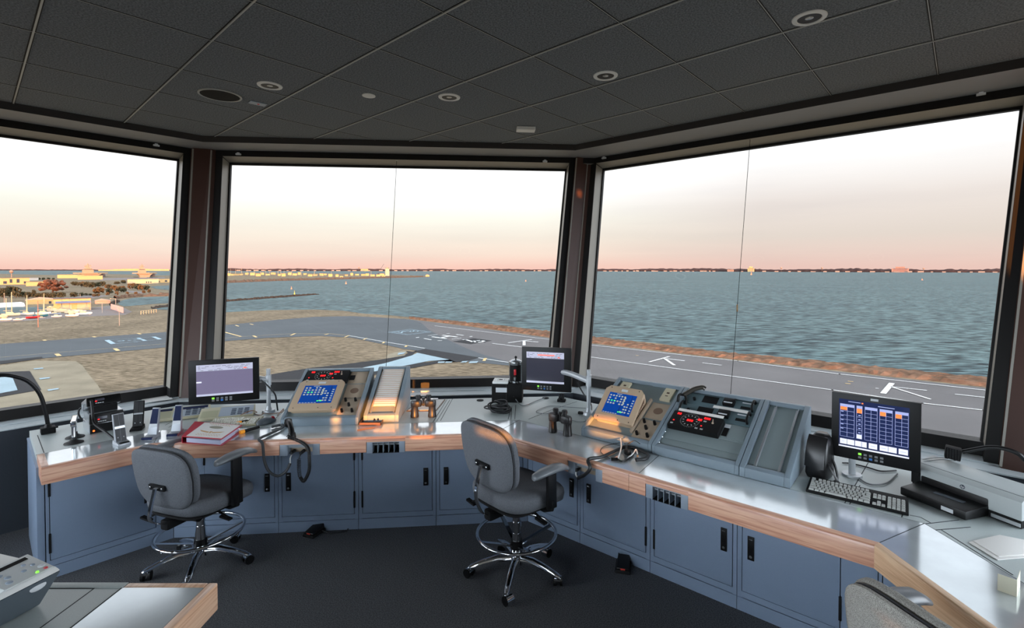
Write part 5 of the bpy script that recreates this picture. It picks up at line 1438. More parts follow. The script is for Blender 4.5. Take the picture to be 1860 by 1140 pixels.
t, T = monitor('monitor', 'large black monitor with navy button grid on screen beside the white printer', m3c, rot('R'), 0.392, 0.357, ui_grid, (.09, .88), (.175, .91))
b = MB(); b.box((0, -.0006, .357 * .955), (.034, .0014, .012)); b.build('badge', M_lbl, t)
I = local(t); p = at('R', -0.36, 3.27)
b = MB(); b.cyl(I @ Vector((p.x, p.y, HT + .0125)), I @ Vector((p.x, p.y, .95)), .017, n=16); b.build('pole', M_pole2, t)
b = MB(); b.cyl(I @ Vector((p.x, p.y, HT + .0005)), I @ Vector((p.x, p.y, HT + .012)), .05, .048, 20); b.build('pole_foot', M_pole2, t)
b = MB(); q = at('R', -0.30, 3.245); b.tube([I @ Vector((p.x, p.y, .94)), I @ Vector((q.x, q.y, .97))], .02, 8); b.build('arm', M_pole2, t)

# ---- drafting stools
def fabric(name, rgb, var):
    return mat(name, rgb, 0.95, spec=0.1, noise=(420.0, var), bump=(500, 0.5))
M_fab = fabric('charcoal_fabric', (104, 107, 112), .4)
M_fab3 = fabric('lit_tweed', (158, 156, 150), .5)  # tweed colour lightened for the light on the near stool
M_piping = mat('dark_piping', (48, 49, 52), 0.9)
M_arm = mat('arm_pad', (102, 106, 110), 0.34)
def cushion(b, w, d, h, n=28, bulge=.5, ex=4.0, curve=0.0, top=1.0):
    """superellipse cushion lying in xy, bottom z=0, height h"""
    rows = []
    for z, f in ((0.0, .90), (h * .12, .975), (h * .5, 1.0), (h * .8, .985), (h * .95, .93), (h, .80)):
        r_ = []
        for i in range(n):
            a = 2 * math.pi * i / n; c, s = math.cos(a), math.sin(a)
            x = math.copysign(abs(c) ** (2 / ex), c) * w / 2 * f; y = math.copysign(abs(s) ** (2 / ex), s) * d / 2 * f
            r_.append((x, y, z + curve * (x / w * 2) ** 2))
        rows.append(r_)
    b.loft(rows)
def stool(label, loc, az, seat_z, back_z, fab, group=None, back_h=.40, ring_z=.25, arm_z=.73, base_rot=0.0, tilt=8):
    t = thing('drafting_stool', label, 'stool', (loc[0], loc[1], 0.0), RAD(-az), group)
    # star base
    b = MB(); b.cyl((0, 0, .07), (0, 0, .14), .045, .035, 20); b.cyl((0, 0, .14), (0, 0, .26), .034, .027, 20); b.build('hub', M_chrome, t)
    for i in range(5):
        a = RAD(base_rot + 72 * i); c, s = math.cos(a), math.sin(a); n = Vector((-s, c, 0))
        b = MB(); rows = []
        for r_, z, wd, hh in ((.035, .115, .021, .026), (.12, .118, .020, .024), (.21, .098, .018, .020), (.285, .074, .016, .013), (.30, .066, .010, .008)):
            p = Vector((c * r_, s * r_, z))
            rows.append([p - n * wd + Vector((0, 0, -hh)), p + n * wd + Vector((0, 0, -hh)), p + n * wd * .9, p + n * wd * .5 + Vector((0, 0, hh * .35)), p - n * wd * .5 + Vector((0, 0, hh * .35)), p - n * wd * .9])
        b.loft(rows); b.build('leg', M_chrome, t, smooth=50)
        ca = a + RAD(50 + 67 * i); cc, cs = math.cos(ca), math.sin(ca)
        px_, py_ = c * .283, s * .283; off = Vector((cc * .014, cs * .014, 0)); axv = Vector((-cs, cc, 0))
        ctr = Vector((px_, py_, .0275)) + off
        cst = MB(); cst.cyl((px_, py_, .05), (px_, py_, .070), .009, n=10)
        hr = []
        for q in (-.024, .024):
            hr.append([ctr + axv * q + Vector((cc * .0305 * math.cos(u), cs * .0305 * math.cos(u), .0305 * math.sin(u))) for u in [RAD(x) for x in range(-30, 151, 20)]] )
        cst.loft(hr, closed=False, caps=False)
        co = cst.build('castor', M_chrome, t)
        for q in (-.019, .019):
            w_ = MB(); w_.cyl(ctr + axv * (q - .007), ctr + axv * (q + .007), .0272, n=18); w_.build('wheel', M_blk, co)
    b = MB(); b.cyl((0, 0, .26), (0, 0, seat_z - .12), .024, n=20); b.cyl((0, 0, .30), (0, 0, .30 + .03), .030, n=20); b.build('gas_column', M_chrome, t)
    # foot ring
    b = MB(); b.tube([(math.cos(2 * math.pi * i / 48) * .245, math.sin(2 * math.pi * i / 48) * .245, ring_z) for i in range(48)], .0105, 10, closed=True); b.build('foot_ring', M_chrome, t, smooth=60)
    for i in range(4):
        a = RAD(90 * i + 35 + base_rot); c, s = math.cos(a), math.sin(a); n = Vector((-s, c, 0)) * .012
        b = MB(); P0 = Vector((c * .036, s * .036, ring_z - .075)); P1 = Vector((c * .239, s * .239, ring_z - .008)); u = Vector((0, 0, .005))
        b.hexa([P0 - n - u, P1 - n - u, P1 + n - u, P0 + n - u], [P0 - n + u, P1 - n + u, P1 + n + u, P0 + n + u]); b.build('ring_spoke', M_chrome, t)
    b = MB(); b.cyl((0, 0, ring_z - .095), (0, 0, ring_z - .045), .040, .036, 18); b.build('ring_collar', M_blk, t)
    # mechanism and levers
    b = MB(); b.box2((-.085, -.15, seat_z - .13), (.085, .12, seat_z - .085)); b.box2((-.03, -.235, seat_z - .16), (.03, -.09, seat_z - .10)); b.build('tilt_mechanism', M_blkmat, t, bevel=.012)
    b = MB(); b.cyl((-.10, -.06, seat_z - .15), (.07, -.06, seat_z - .15), .030, n=16); b.build('tension_knob', M_blk, t, bevel=.004)
    for x0, x1, y, dz in ((-.07, -.27, -.12, -.06), (.07, .25, .0, -.03)):
        b = MB(); b.tube([(x0, y, seat_z - .11), ((x0 + x1) / 2, y - .01, seat_z - .12), (x1, y - .02, seat_z - .11 + dz)], .007, 8); b.hexa([(x1 - .05, y - .034, seat_z - .118 + dz), (x1 + .03, y - .036, seat_z - .125 + dz), (x1 + .03, y - .008, seat_z - .125 + dz), (x1 - .05, y - .008, seat_z - .118 + dz)], [(x1 - .05, y - .034, seat_z - .105 + dz), (x1 + .03, y - .036, seat_z - .115 + dz), (x1 + .03, y - .008, seat_z - .115 + dz), (x1 - .05, y - .008, seat_z - .105 + dz)])
        b.build('lever', M_blkmat, t)
    # seat with a dropped front edge
    b = MB(); cushion(b, .50, .48, .095, 32)
    for i, (x, y, z) in enumerate(b.v):
        k = y / .24
        b.v[i] = (x * (1 - .06 * max(0, -k)), y, z - (.045 * max(0, k - .25) ** 1.6 if k > .25 else 0) + .018 * max(0, -k - .3))
    b.v = [(x, y + .01, z + seat_z - .088) for x, y, z in b.v]
    b.build('seat', fab, t, smooth=60)
    b = MB(); cushion(b, .44, .42, .02, 28); b.v = [(x, y + .0, z + seat_z - .102) for x, y, z in b.v]; b.build('seat_shell', M_blkmat, t, smooth=60)
    # backrest: curved pad, rear shell and piping between
    def pad(w, h, y0, th, rnd_):
        b = MB(); n = 36; rows = []
        for v_, f in ((0, .80), (.12, .93), (.35, 1.0), (.7, 1.0), (.9, .95), (1.0, .84)):
            r_ = []
            for i in range(n):
                a = 2 * math.pi * i / n; c, s = math.cos(a), math.sin(a)
                x = math.copysign(abs(c) ** (2 / 3.6), c) * w / 2 * f; z = math.copysign(abs(s) ** (2 / 3.6), s) * h / 2 * f
                x *= 1 - .10 * max(0, -z / h * 2)
                r_.append((x, y0 + th * v_ + .30 * x * x - .035 * (z / h * 2) * abs(z / h * 2) * .3, z))
            rows.append(r_)
        b.loft(rows); return b
    bk = Matrix.Translation((0, -.235, back_z + back_h / 2)) @ Matrix.Rotation(RAD(tilt), 4, 'X')
    b = pad(.47, back_h, -.005, .055, 0); b.v = [tuple(bk @ Vector(v)) for v in b.v]; b.build('back_cushion', fab, t, smooth=60)
    b = pad(.462, back_h - .006, -.036, .034, 0); b.v = [tuple(bk @ Vector(v)) for v in b.v]; b.build('back_shell', fab, t, smooth=60)
    pts = []
    for i in range(48):
        a = 2 * math.pi * i / 48; c, s = math.cos(a), math.sin(a)
        x = math.copysign(abs(c) ** (2 / 3.6), c) * .47 / 2 * .965; z = math.copysign(abs(s) ** (2 / 3.6), s) * back_h / 2 * .965; x *= 1 - .10 * max(0, -z / back_h * 2)
        pts.append(bk @ Vector((x, -.0035 + .30 * x * x - .0105 * (z / back_h * 2) * abs(z / back_h * 2), z)))
    b = MB(); b.tube(pts, .0045, 6, closed=True); b.build('piping', M_piping, t)
    pz = -back_h * .10
    b = MB(); b.box2((-.062, -.048, pz - .017), (.062, -.032, pz + .017)); b.v = [tuple(bk @ Vector(v)) for v in b.v]; bp = b.build('back_plate', M_blk, t, bevel=.006)
    for x in (-.047, .047):
        b = MB(); b.ball((x, -.049, pz), .0085, 10, squash=(1, .5, 1)); b.v = [tuple(bk @ Vector(v)) for v in b.v]; b.build('plate_bolt', M_chrome, bp)
    p0 = bk @ Vector((0, -.052, pz)); p1 = Vector((0, -.315, back_z - .01)); p2 = Vector((0, -.27, seat_z - .10)); p3 = Vector((0, -.20, seat_z - .135))
    path = smooth_path([p0, p1, p2, p3], 6); b = MB()
    b.loft([[q + Vector((-.016, 0, 0)), q + Vector((-.010, -.006, 0)), q + Vector((.010, -.006, 0)), q + Vector((.016, 0, 0)), q + Vector((.010, .006, 0)), q + Vector((-.010, .006, 0))] for q in path]); b.build('back_bar', M_chrome, t)
    # arms
    for sgn in (-1, 1):
        x = sgn * .285
        b = MB(); b.tube([(sgn * .10, .02, seat_z - .094), (sgn * .23, .02, seat_z - .098), (x, .02, seat_z - .075), (x, .02, seat_z - .02)], .016, 8); b.build('arm_bracket', M_blkmat, t)
        b = MB(); b.hexa([(x - .013, -.015, seat_z - .07), (x + .013, -.015, seat_z - .07), (x + .013, .055, seat_z - .07), (x - .013, .055, seat_z - .07)], [(x - .011, -.015, arm_z - .02), (x + .011, -.015, arm_z - .02), (x + .011, .05, arm_z - .02), (x - .011, .05, arm_z - .02)]); b.build('arm_post', M_blk, t, bevel=.005)
        b = MB(); rows = []
        for y, wd, dz, hh in ((-.125, .016, -.012, .012), (-.11, .030, -.006, .018), (-.04, .040, .002, .022), (.05, .042, .004, .022), (.11, .040, -.004, .020), (.15, .030, -.022, .015), (.162, .014, -.03, .010)):
            rows.append([(x + wd * math.cos(2 * math.pi * i / 14), y, arm_z - .002 + dz - hh + hh * (1 + math.sin(2 * math.pi * i / 14)) - .012) for i in range(14)])
        b.loft(rows); b.build('arm_pad', M_arm, t, smooth=60)
    return t
stool('charcoal swivel stool pulled up low before the red binder', (-2.11, 3.16), 18, .50, .465, M_fab, back_h=.385, ring_z=.22, arm_z=.755, base_rot=20)
stool('charcoal swivel stool with taller back, before the inside corner of the desk', (-.075, 3.07), 47, .575, .60, M_fab, back_h=.405, ring_z=.26, arm_z=.745, base_rot=-53)
stool('grey tweed stool cut off by the picture corner at the desk bend', (1.29, 1.37), 75, .60, .60, M_fab3, back_h=.39, arm_z=.805, base_rot=10)
# ------------------------------------------------------------------ small things on the desk
DT = HT + 0.0012
def pq(u, v, z=HT):
    return px(u, v, z)
def slab_at(name, pix, zt, z0, material, label, cat, bevel=0.002, group=None):
    """thing whose top outline is seen at PIX and lies at height zt"""
    P = [pq(u, v, zt) for u, v in pix]; c = sum(P, Vector((0, 0, 0))) / len(P)
    t = thing(name, label, cat, (c.x, c.y, z0), 0.0, group)
    loc = [((p.x - c.x), (p.y - c.y)) for p in P]
    return t, loc
def cable(name, pts, r, material, label, group=None, cat='cable', n=6):
    b = MB(); b.tube(smooth_path(pts, 6), r, n); o = b.build(name, material)
    return tag(o, label, cat, group)
# gooseneck lamp at the desk end
p = at('L', 0.315, 4.84)
t = thing('gooseneck_lamp', 'black gooseneck lamp rising from a square base at the desk end', 'lamp', (p.x, p.y, DT), rot('L'))
I = local(t)
b = MB(); b.box2((-.038, -.038, 0), (.038, .038, .042)); b.build('base', M_blkmat, t, bevel=.004)
b = MB(); b.cyl((0, 0, .042), (0, 0, .062), .022, .016, 16); b.cyl((.038, 0, .03), (.052, 0, .03), .006, n=10); b.build('collar', M_blk, t)
pts = [Vector((p.x, p.y, DT + .06))] + [vpt('L', u, v, 4.84) for u, v in ((82, 745), (72, 715), (52, 693), (24, 683), (-5, 681), (-40, 690))]
b = MB(); b.tube([I @ q for q in smooth_path(pts, 8)], .0125, 10); b.build('gooseneck', M_blk, t)
q = I @ pts[-1]
b = MB(); b.lathe([(.018, .02), (.045, -.03), (.048, -.06)], 18, c=tuple(q)); b.build('lamp_head', M_blk, t)
# suction lifter
p = at('L', 0.42, 4.50)
t = thing('suction_lifter', 'chrome suction lifter with two black cups at the desk end', 'suction lifter', (p.x, p.y, DT), rot('L') + RAD(-8))
for y in (-.07, .075):
    b = MB(); b.lathe([(.052, 0), (.050, .005), (.028, .014), (.014, .024), (.012, .04)], 24, c=(0, y, 0)); b.build('suction_cup', M_rubber, t)
    b = MB(); b.cyl((0, y, .03), (0, y, .115), .011, n=14); b.build('post', M_chrome, t)
b = MB(); b.box2((-.015, -.09, .108), (.015, .095, .148)); b.build('handle', M_chrome, t, bevel=.008, seg=3)
# stacked radios
p = at('L', 0.505, 4.575)
t = thing('power_supply', 'black-fronted power supply with orange light at the bottom of the radio stack', 'power supply', (p.x, p.y, DT), rot('L') + RAD(2))
b = MB(); b.box2((0, 0, 0), (.195, .24, .066)); b.build('case', M_alu, t, bevel=.002)
b = MB(); b.box2((.003, -.003, .002), (.192, .0, .064)); b.build('front_panel', M_blkmat, t)
b = MB(); b.cyl((.022, -.003, .02), (.022, -.007, .02), .006, n=12); b.build('power_light', mat('orange_lamp', (255, 110, 40), .4, emit=1.5), t)
def radio(label, loc, rz, w, d, h, tilt=0.0, red=True):
    t = thing('radio', label, 'radio', loc, rz)
    T = Matrix.Rotation(tilt, 4, 'X')
    b = MB(); b.box2((0, .012, 0), (w, d, h), M=T); b.build('case', M_alu, t, bevel=.004)
    b = MB(); b.hexa([T @ Vector(q) for q in ((-.002, -.018, 0), (w + .002, -.018, 0), (w + .002, .014, 0), (-.002, .014, 0))], [T @ Vector(q) for q in ((0, -.004, h), (w, -.004, h), (w, .014, h), (0, .014, h))]); f = b.build('front_panel', M_blk, t, bevel=.005)
    for i in range(4):
        b = MB(); b.box((w * (.25 + .065 * i), -.017, h * .22), (.009, .004, .005), M=T); b.build('button', M_lbl, f)
    b = MB(); b.box((w * .36, -.014, h * .58), (w * .28, .004, h * .26), M=T); b.build('display', M_scr_b, f)
    b = MB(); b.box((w * .25, -.0165, h * .45), (.010, .004, .006), M=T); b.build('red_lamp', M_red, f)
    b = MB()
    for i in range(8): b.box((w * (.62 + i * .035), -.011, h * .5), (.002, .006, h * .6), M=T)
    b.build('speaker_grille', M_blkmat, f)
    b = MB(); b.cyl(T @ Vector((w * .10, -.01, h * .55)), T @ Vector((w * .10, -.032, h * .55)), .011, n=14); b.build('volume_knob', M_blk, f)
    return t
radio('lower black-faced radio in the stack at the desk end', (at('L', .507, 4.58)).to_tuple()[:2] + (DT + .0668,), rot('L') + RAD(2), .185, .22, .068)
rq = at('L', .498, 4.605)
t = radio('upper black-faced radio tilted up on top of the stack', (rq.x, rq.y, DT + .188), rot('L') + RAD(4), .188, .17, .062, RAD(-20))
b = MB(); b.hexa([(.02, .01, -.0525), (.17, .01, -.0525), (.17, .10, -.0525), (.02, .10, -.0525)], [(.02, .01, -.006), (.17, .01, -.006), (.17, .10, -.038), (.02, .10, -.038)]); b.build('mounting_bracket', M_blkmat, t)
b = MB(); b.tube([(.004, .06, .01), (-.014, .06, .01), (-.014, .06, -.035), (.02, .06, -.045)], .006, 6); b.build('side_knob', M_alu, t)
A = Vector((rq.x, rq.y, DT + .205))
cable('mic_cord', [vpt('L', 166, 728, 4.56), vpt('L', 168, 745, 4.53), vpt('L', 171, 768, 4.48), at('L', .56, 4.36, HT + .055), at('L', .60, 4.25, HT + .012), at('L', .615, 4.195, HT + .01)], .0085, M_cord, 'black coiled cord drooping from the upper radio to a silver desktop microphone', cat='cord')
cable('power_cable', [vpt('L', 160, 738, 4.72), vpt('L', 146, 741, 4.76), vpt('L', 143, 752, 4.76), vpt('L', 150, 764, 4.74)], .006, M_cord, 'black cable looped at the side of the radio stack')
# desktop microphones
def desk_mic(k, s, d, yaw, taper, face, body, band, label, h=.185):
    p = at(k, s, d)
    t = thing('desktop_microphone', label, 'desktop microphone', (p.x, p.y, DT), rot(k) + yaw)
    T = Matrix.Translation((0, .02, .012)) @ Matrix.Rotation(RAD(-14), 4, 'X')
    w0, w1 = .031, .031 * taper
    b = MB(); b.hexa([(-.036, -.045, 0), (.036, -.045, 0), (.036, .05, 0), (-.036, .05, 0)], [(-.034, -.043, .014), (.034, -.043, .014), (.034, .05, .026), (-.034, .05, .026)]); b.build('base', body, t, bevel=.003)
    b = MB(); b.hexa([T @ Vector(q) for q in ((-w0, -.012, 0), (w0, -.012, 0), (w0, .012, 0), (-w0, .012, 0))], [T @ Vector(q) for q in ((-w1, -.009, h), (w1, -.009, h), (w1, .009, h), (-w1, .009, h))]); b.build('body', body, t, bevel=.003)
    fw = lambda f: (w0 + (w1 - w0) * f) * .88
    def plate(nm, f0, f1, x0, x1, m, off=.0):
        b = MB(); yy0 = -.0125 + .003 * f0 - off; yy1 = -.0125 + .003 * f1 - off
        b.quad([T @ Vector(q) for q in ((x0 * fw(f0), yy0 - .001, h * f0), (x1 * fw(f0), yy0 - .001, h * f0), (x1 * fw(f1), yy1 - .001, h * f1), (x0 * fw(f1), yy1 - .001, h * f1))]); b.build(nm, m, t)
    if taper > .9:
        for x0, x1 in ((-1, -.03), (.03, 1)):
            plate('push_bar', .03, .46, x0, x1, face); plate('top_bar', .56, .97, x0, x1, face)
        plate('silver_band', .48, .54, -1, 1, band)
        for x in (-.6, .55): plate('bar_symbol', .14, .18, x - .1, x + .1, M_lbl, .001)
        b = MB(); b.box2((-.026, -.044, .012), (.026, -.025, .020)); b.build('front_key', M_blkmat, t, bevel=.002)
    else:
        plate('microphone_face', .42, .96, -1, 1, face); plate('silver_band', .30, .40, -1, 1, band)
        b = MB(); b.box2((-.033, -.0465, .002), (.033, -.03, .018)); b.build('push_bar', M_micblue, t, bevel=.002)
M_satin = mat('satin_silver', (164, 168, 174), .42, metal=.35)
M_micblue = mat('mic_blue', (26, 36, 70), .55, spec=.12)
desk_mic('L', .620, 4.165, RAD(10), .98, mat('charcoal_key', (50, 52, 56), .5), M_satin, M_alu, 'silver desktop microphone with charcoal push bars, nearest the desk edge by the radios')
desk_mic('C', -2.475, 3.79, RAD(20), 1.0, mat('dark_key', (30, 31, 33), .5), M_blkmat, M_alu, 'all-black desktop microphone standing close against the radio stack')
desk_mic('C', -2.255, 3.585, RAD(0), .70, M_micblue, M_satin, M_lbl, 'tapered silver desktop microphone with dark blue face, farther from the binder')
desk_mic('C', -2.135, 3.645, RAD(6), .70, M_micblue, M_satin, M_lbl, 'tapered silver desktop microphone with dark blue face, touching close beside the binder')
# beige keypads
M_keypad = mat('cream_keypad', (196, 190, 162), .5); M_keyface = mat('grey_keyface', (168, 178, 190), .45)
def keypad(p, rz, label, win):
    t = thing('keypad_console', label, 'keypad', (p.x, p.y, DT), rz)
    T = Matrix.Translation((0, 0, .012)) @ Matrix.Rotation(RAD(19), 4, 'X')
    w, h = .37, .145
    b = MB(); b.hexa([(-w / 2, .004, 0), (w / 2, .004, 0), (w / 2, h * .95, 0), (-w / 2, h * .95, 0)], [T @ Vector(q) for q in ((-w / 2, 0, .008), (w / 2, 0, .008), (w / 2, h, .008), (-w / 2, h, .008))]); b.build('case', M_keypad, t, bevel=.003)
    b = MB(); b.box2((-w * .14, .010, .008), (w * .48, h - .010 - (.035 if win else 0), .0095), M=T); f = b.build('key_panel', M_keyface, t)
    if win:
        for x0, x1 in ((-w * .46, -w * .17), (-w * .12, w * .46)):
            b = MB(); b.box2((x0, h - .038, .008), (x1, h - .008, .0095), M=T); b.build('display_window', M_micblue, t)
    for i in range(3):
        for j in range(4):
            b = MB(); b.box((w * (.12 + .12 * i), h * (.18 + .155 * j), .0112), (w * .085, .009, .0034), M=T); b.build('key', mat('dark_key_cap', (72, 82, 98), .5), f)
    b = MB(); b.box2((-w * .46, .010, .008), (-w * .17, h - .045, .0088), M=T); b.build('blank_panel', mat('khaki_panel', (178, 176, 146), .5), t)
keypad(at('C', -2.305, 4.00), RAD(27), 'beige keypad console with dark display windows between the microphones and monitor', True)
keypad(at('C', -1.965, 3.985), RAD(22), 'beige keypad console without windows, lying just below the mauve monitor', False)
# red binder
pix = [(330, 791), (403, 796), (440, 771), (354, 764)]
t, Q = slab_at('ring_binder', pix, .80, DT, None, 'red ring binder with a white printed cover lying at the desk edge', 'binder')
sc = lambda f: [(x * f, y * f) for x, y in Q]
b = MB(); b.prism(sc(1.0), 0, .003); b.build('back_cover', mat('binder_red', (196, 44, 62), .35), t)
b = MB(); b.prism(sc(1.0), .042, .0455); cv = b.build('front_cover', MATS['binder_red'], t)
e0, e1 = Vector(Q[0]), Vector(Q[3]); n_ = (Vector(Q[1]) - e0).normalized() * .003
b = MB(); b.prism([e0, e1, e1 + n_, e0 + n_], .003, .042); b.build('spine', MATS['binder_red'], t)
lerp2 = lambda fx, fy: (Vector(Q[0]).lerp(Vector(Q[1]), fx)).lerp(Vector(Q[3]).lerp(Vector(Q[2]), fx), fy)
b = MB(); b.prism([lerp2(*q) for q in ((.10, .05), (.94, .03), (.94, .97), (.10, .97))], .003, .030); b.build('paper_block', mat('bluish_paper', (190, 196, 222), .8), t)
b = MB(); b.prism([lerp2(*q) for q in ((.10, .03), (.97, .03), (.97, .97), (.22, .97))], .0455, .0462); ps = b.build('cover_sheet', M_paper, cv)
M_gold = mat('gold_ink', (206, 168, 120), .7); M_seal = mat('seal_grey', (150, 146, 128), .7)
b = MB(); b.prism([lerp2(.56 + .15 * math.cos(i * .3142), .70 + .09 * math.sin(i * .3142)) for i in range(20)], .0462, .0465); b.build('printed_seal', M_seal, ps)
b = MB()
for sg in (-1, 1): b.prism([lerp2(.56 + sg * x, y) for x, y in ((.03, .38), (.28, .46), (.22, .37), (.05, .31))], .0462, .0465)
b.prism([lerp2(x, y) for x, y in ((.53, .42), (.59, .42), (.58, .30), (.54, .30))], .0462, .0465); b.build('printed_wings', M_gold, ps)
for nm_, rows_ in (('printed_heading', ((.90, .35, .85), (.84, .40, .82))), ('printed_caption', ((.22, .30, .86), (.15, .28, .84)))):
    b = MB()
    for y, x0, x1 in rows_:
        for i in range(9):
            xa = x0 + (x1 - x0) * i / 9; b.prism([lerp2(*q) for q in ((xa, y), (xa + (x1 - x0) / 13, y), (xa + (x1 - x0) / 13, y + .02), (xa, y + .02))], .0462, .0465)
    b.build(nm_, M_gold, ps)
for f in (.3, .7):
    b = MB(); pth = [Vector((*lerp2(.04, f), .006)), Vector((*lerp2(.05, f), .034)), Vector((*lerp2(.12, f), .036)), Vector((*lerp2(.14, f), .008))]; b.tube(smooth_path(pth, 4), .002, 6); b.build('ring', M_chrome, t)
# pale keyboard by the trackball, mouse
def keyboard(pix, zt, label, shell, keym, n_rows=6, dark=False):
    P = [pq(u, v, zt) for u, v in pix]      # front-left, front-right, back-right, back-left
    c = sum(P, Vector((0, 0, 0))) / 4; ex = (P[1] - P[0]); w = ex.length; rz = math.atan2(ex.y, ex.x)
    d = ((P[3] - P[0]).length + (P[2] - P[1]).length) / 2; d = min(d, .17)
    t = thing('keyboard', label, 'keyboard', (c.x, c.y, DT), rz)
    b = MB(); b.hexa([(-w / 2, -d / 2, 0), (w / 2, -d / 2, 0), (w / 2, d / 2, 0), (-w / 2, d / 2, 0)], [(-w / 2, -d / 2, .012), (w / 2, -d / 2, .012), (w / 2, d / 2, .026), (-w / 2, d / 2, .026)]); b.build('keyboard_body', shell, t, bevel=.003)
    T = Matrix.Translation((0, -d / 2, .0122)) @ Matrix.Rotation(math.atan2(.014, d), 4, 'X')
    proto_k = {}
    rows = [(.016 + i * (d - .03) / 6.0) for i in range(6)]; u = (w - .02) / 22.6
    x_ = -w / 2 + .01
    def key(x, y, wk):
        kk = round(wk, 4)
        if kk not in proto_k:
            m_ = MB(); hw, hh = wk * u / 2 - .0011, .0075
            m_.hexa([(-hw, -hh, 0), (hw, -hh, 0), (hw, hh, 0), (-hw, hh, 0)], [(-hw * .8, -hh * .72, .0075), (hw * .8, -hh * .72, .0075), (hw * .8, hh * .78, .0075), (-hw * .8, hh * .78, .0075)]); proto_k[kk] = m_.mesh('key', keym, smooth=0)
        o = bpy.data.objects.new('key', proto_k[kk]); COL.objects.link(o); o.parent = t; o.matrix_basis = T @ Matrix.Translation((x, y, 0))
    lay = [[1.5, 1.25, 1.25, 5.5, 1.25, 1.25, 1.25, 1.5], [2.25] + [1] * 10 + [2.5], [1.75] + [1] * 11 + [2], [1.5] + [1] * 12 + [1.25], [1] * 13 + [1.75], [1.1, 0] + [1.05] * 12]
    for j, row in enumerate(lay):
        x = 0.0
        tot = 14.75
        for wk in row:
            if wk == 0: x += .6; continue
            if wk >= 1: key(x_ + (x + wk / 2) * u, rows[j] + (.006 if j == 5 else 0), wk)
            x += wk
        if j in (0, 3, 4): 
            for i in range(3): key(x_ + (15.2 + i + .5) * u, rows[j], 1)
        if j == 1: key(x_ + 16.7 * u, rows[j], 1)
        if j < 5:
            for i in range(4):
                key(x_ + (18.5 + i + .5) * u, rows[j], 1)
    return t
keyboard([(372, 776), (466, 771), (476, 752), (392, 757)], .772, 'pale keyboard half hidden behind the red binder', M_keypad, mat('pale_key', (222, 220, 208), .5))
t = thing('trackball', 'dark grey trackball mouse with a red ball beside the console', 'mouse', tuple(at('C', -1.615, 3.86, DT)), rot('C') - RAD(35))
b = MB(); b.ball((0, 0, .006), 1, 20, squash=(.040, .078, .038)); b.v = [(x * (1 - .25 * (y / .078)), y, max(0.0, z)) for x, y, z in b.v]; b.build('shell', mat('graphite_plastic', (92, 98, 104), .3), t)
b = MB(); b.ball((.006, .045, .026), .017, 14); b.build('ball', mat('ruby_ball', (176, 18, 32), .15), t)
def torch(p, rz, label):
    t = thing('penlight', label, 'penlight', (p.x, p.y, DT + .0125), rz)
    b = MB(); b.cyl((-.005, 0, 0), (.10, 0, .002), .012, .010, 14); b.build('barrel', M_blk, t)
    b = MB(); b.cyl((-.035, 0, 0), (-.005, 0, 0), .0125, .013, 14); b.build('amber_cap', mat('amber_plastic', (246, 160, 40), .3, emit=.15), t)
A, B = pq(445, 786), pq(474, 778); torch(A, math.atan2((B - A).y, (B - A).x), 'black penlight with an amber cap lying right of the red binder')
A, B = pq(440, 770), pq(460, 766); torch(A, math.atan2((B - A).y, (B - A).x), 'black penlight with an amber cap on the pale keyboard edge, behind the other one')
cable('tangled_leads', [at('C', -1.86, 3.99, HT + .03), at('C', -1.80, 4.03, HT + .05), at('C', -1.77, 4.06, HT + .03), at('C', -1.81, 4.10, HT + .006), at('C', -1.74, 4.06, HT + .006), at('C', -1.70, 4.03, HT + .03), at('C', -1.68, 4.08, HT + .008), at('C', -1.60, 4.10, HT + .012), at('C', -1.57, 4.06, HT + .05), at('C', -1.60, 4.02, HT + .008)], .003, mat('brown_lead', (150, 110, 84), .6), 'tangle of thin brown leads at the foot of the mauve monitor pole')
# handset and the two coiled cords
p = at('C', -1.325, 3.545)
t = thing('telephone_handset', 'glossy black telephone handset standing at the desk edge before the console', 'handset', (p.x, p.y, DT), rot('C') + RAD(30))
b = MB(); pth = smooth_path([(0, -.055, .022), (0, -.03, .055), (0, .02, .078), (0, .07, .078)], 5); b.tube(pth, [.017 + .003 * abs(i - 7) / 7 for i in range(len(pth))], 12); b.build('grip', M_blk, t)
b = MB(); b.cyl((0, -.06, .0), (0, -.048, .034), .027, .024, 20); b.build('mouthpiece', M_blk, t, bevel=.003)
b = MB(); b.cyl((0, .075, .092), (0, .088, .052), .024, .027, 20); b.build('earpiece', M_blk, t, bevel=.003)
e = lambda u, v, d=3.435: vpt('C', u, v, d)
H0 = at('C', -1.318, 3.475, HT + .02)
b = MB(); b.tube(coil_path([H0, e(548, 803, 3.44), e(560, 815, 3.42), e(562, 835, 3.41), e(561, 856, 3.41), e(552, 873, 3.42), e(545, 866, 3.43)], .0085, 70, 9), .0032, 5); o = b.build('coiled_cord', M_cord); tag(o, 'thick black coiled handset cord hanging in a loop below the jack box', 'cord')
b = MB(); b.tube(coil_path([e(545, 866, 3.43), e(543, 850, 3.435), e(543, 833, 3.45)], .011, 13, 9), .002, 5); b.tube([e(543, 833, 3.45), e(545, 827, 3.46), e(549, 822, 3.50)], .003, 5); o2 = b.build('stretched_end', M_cord, o)
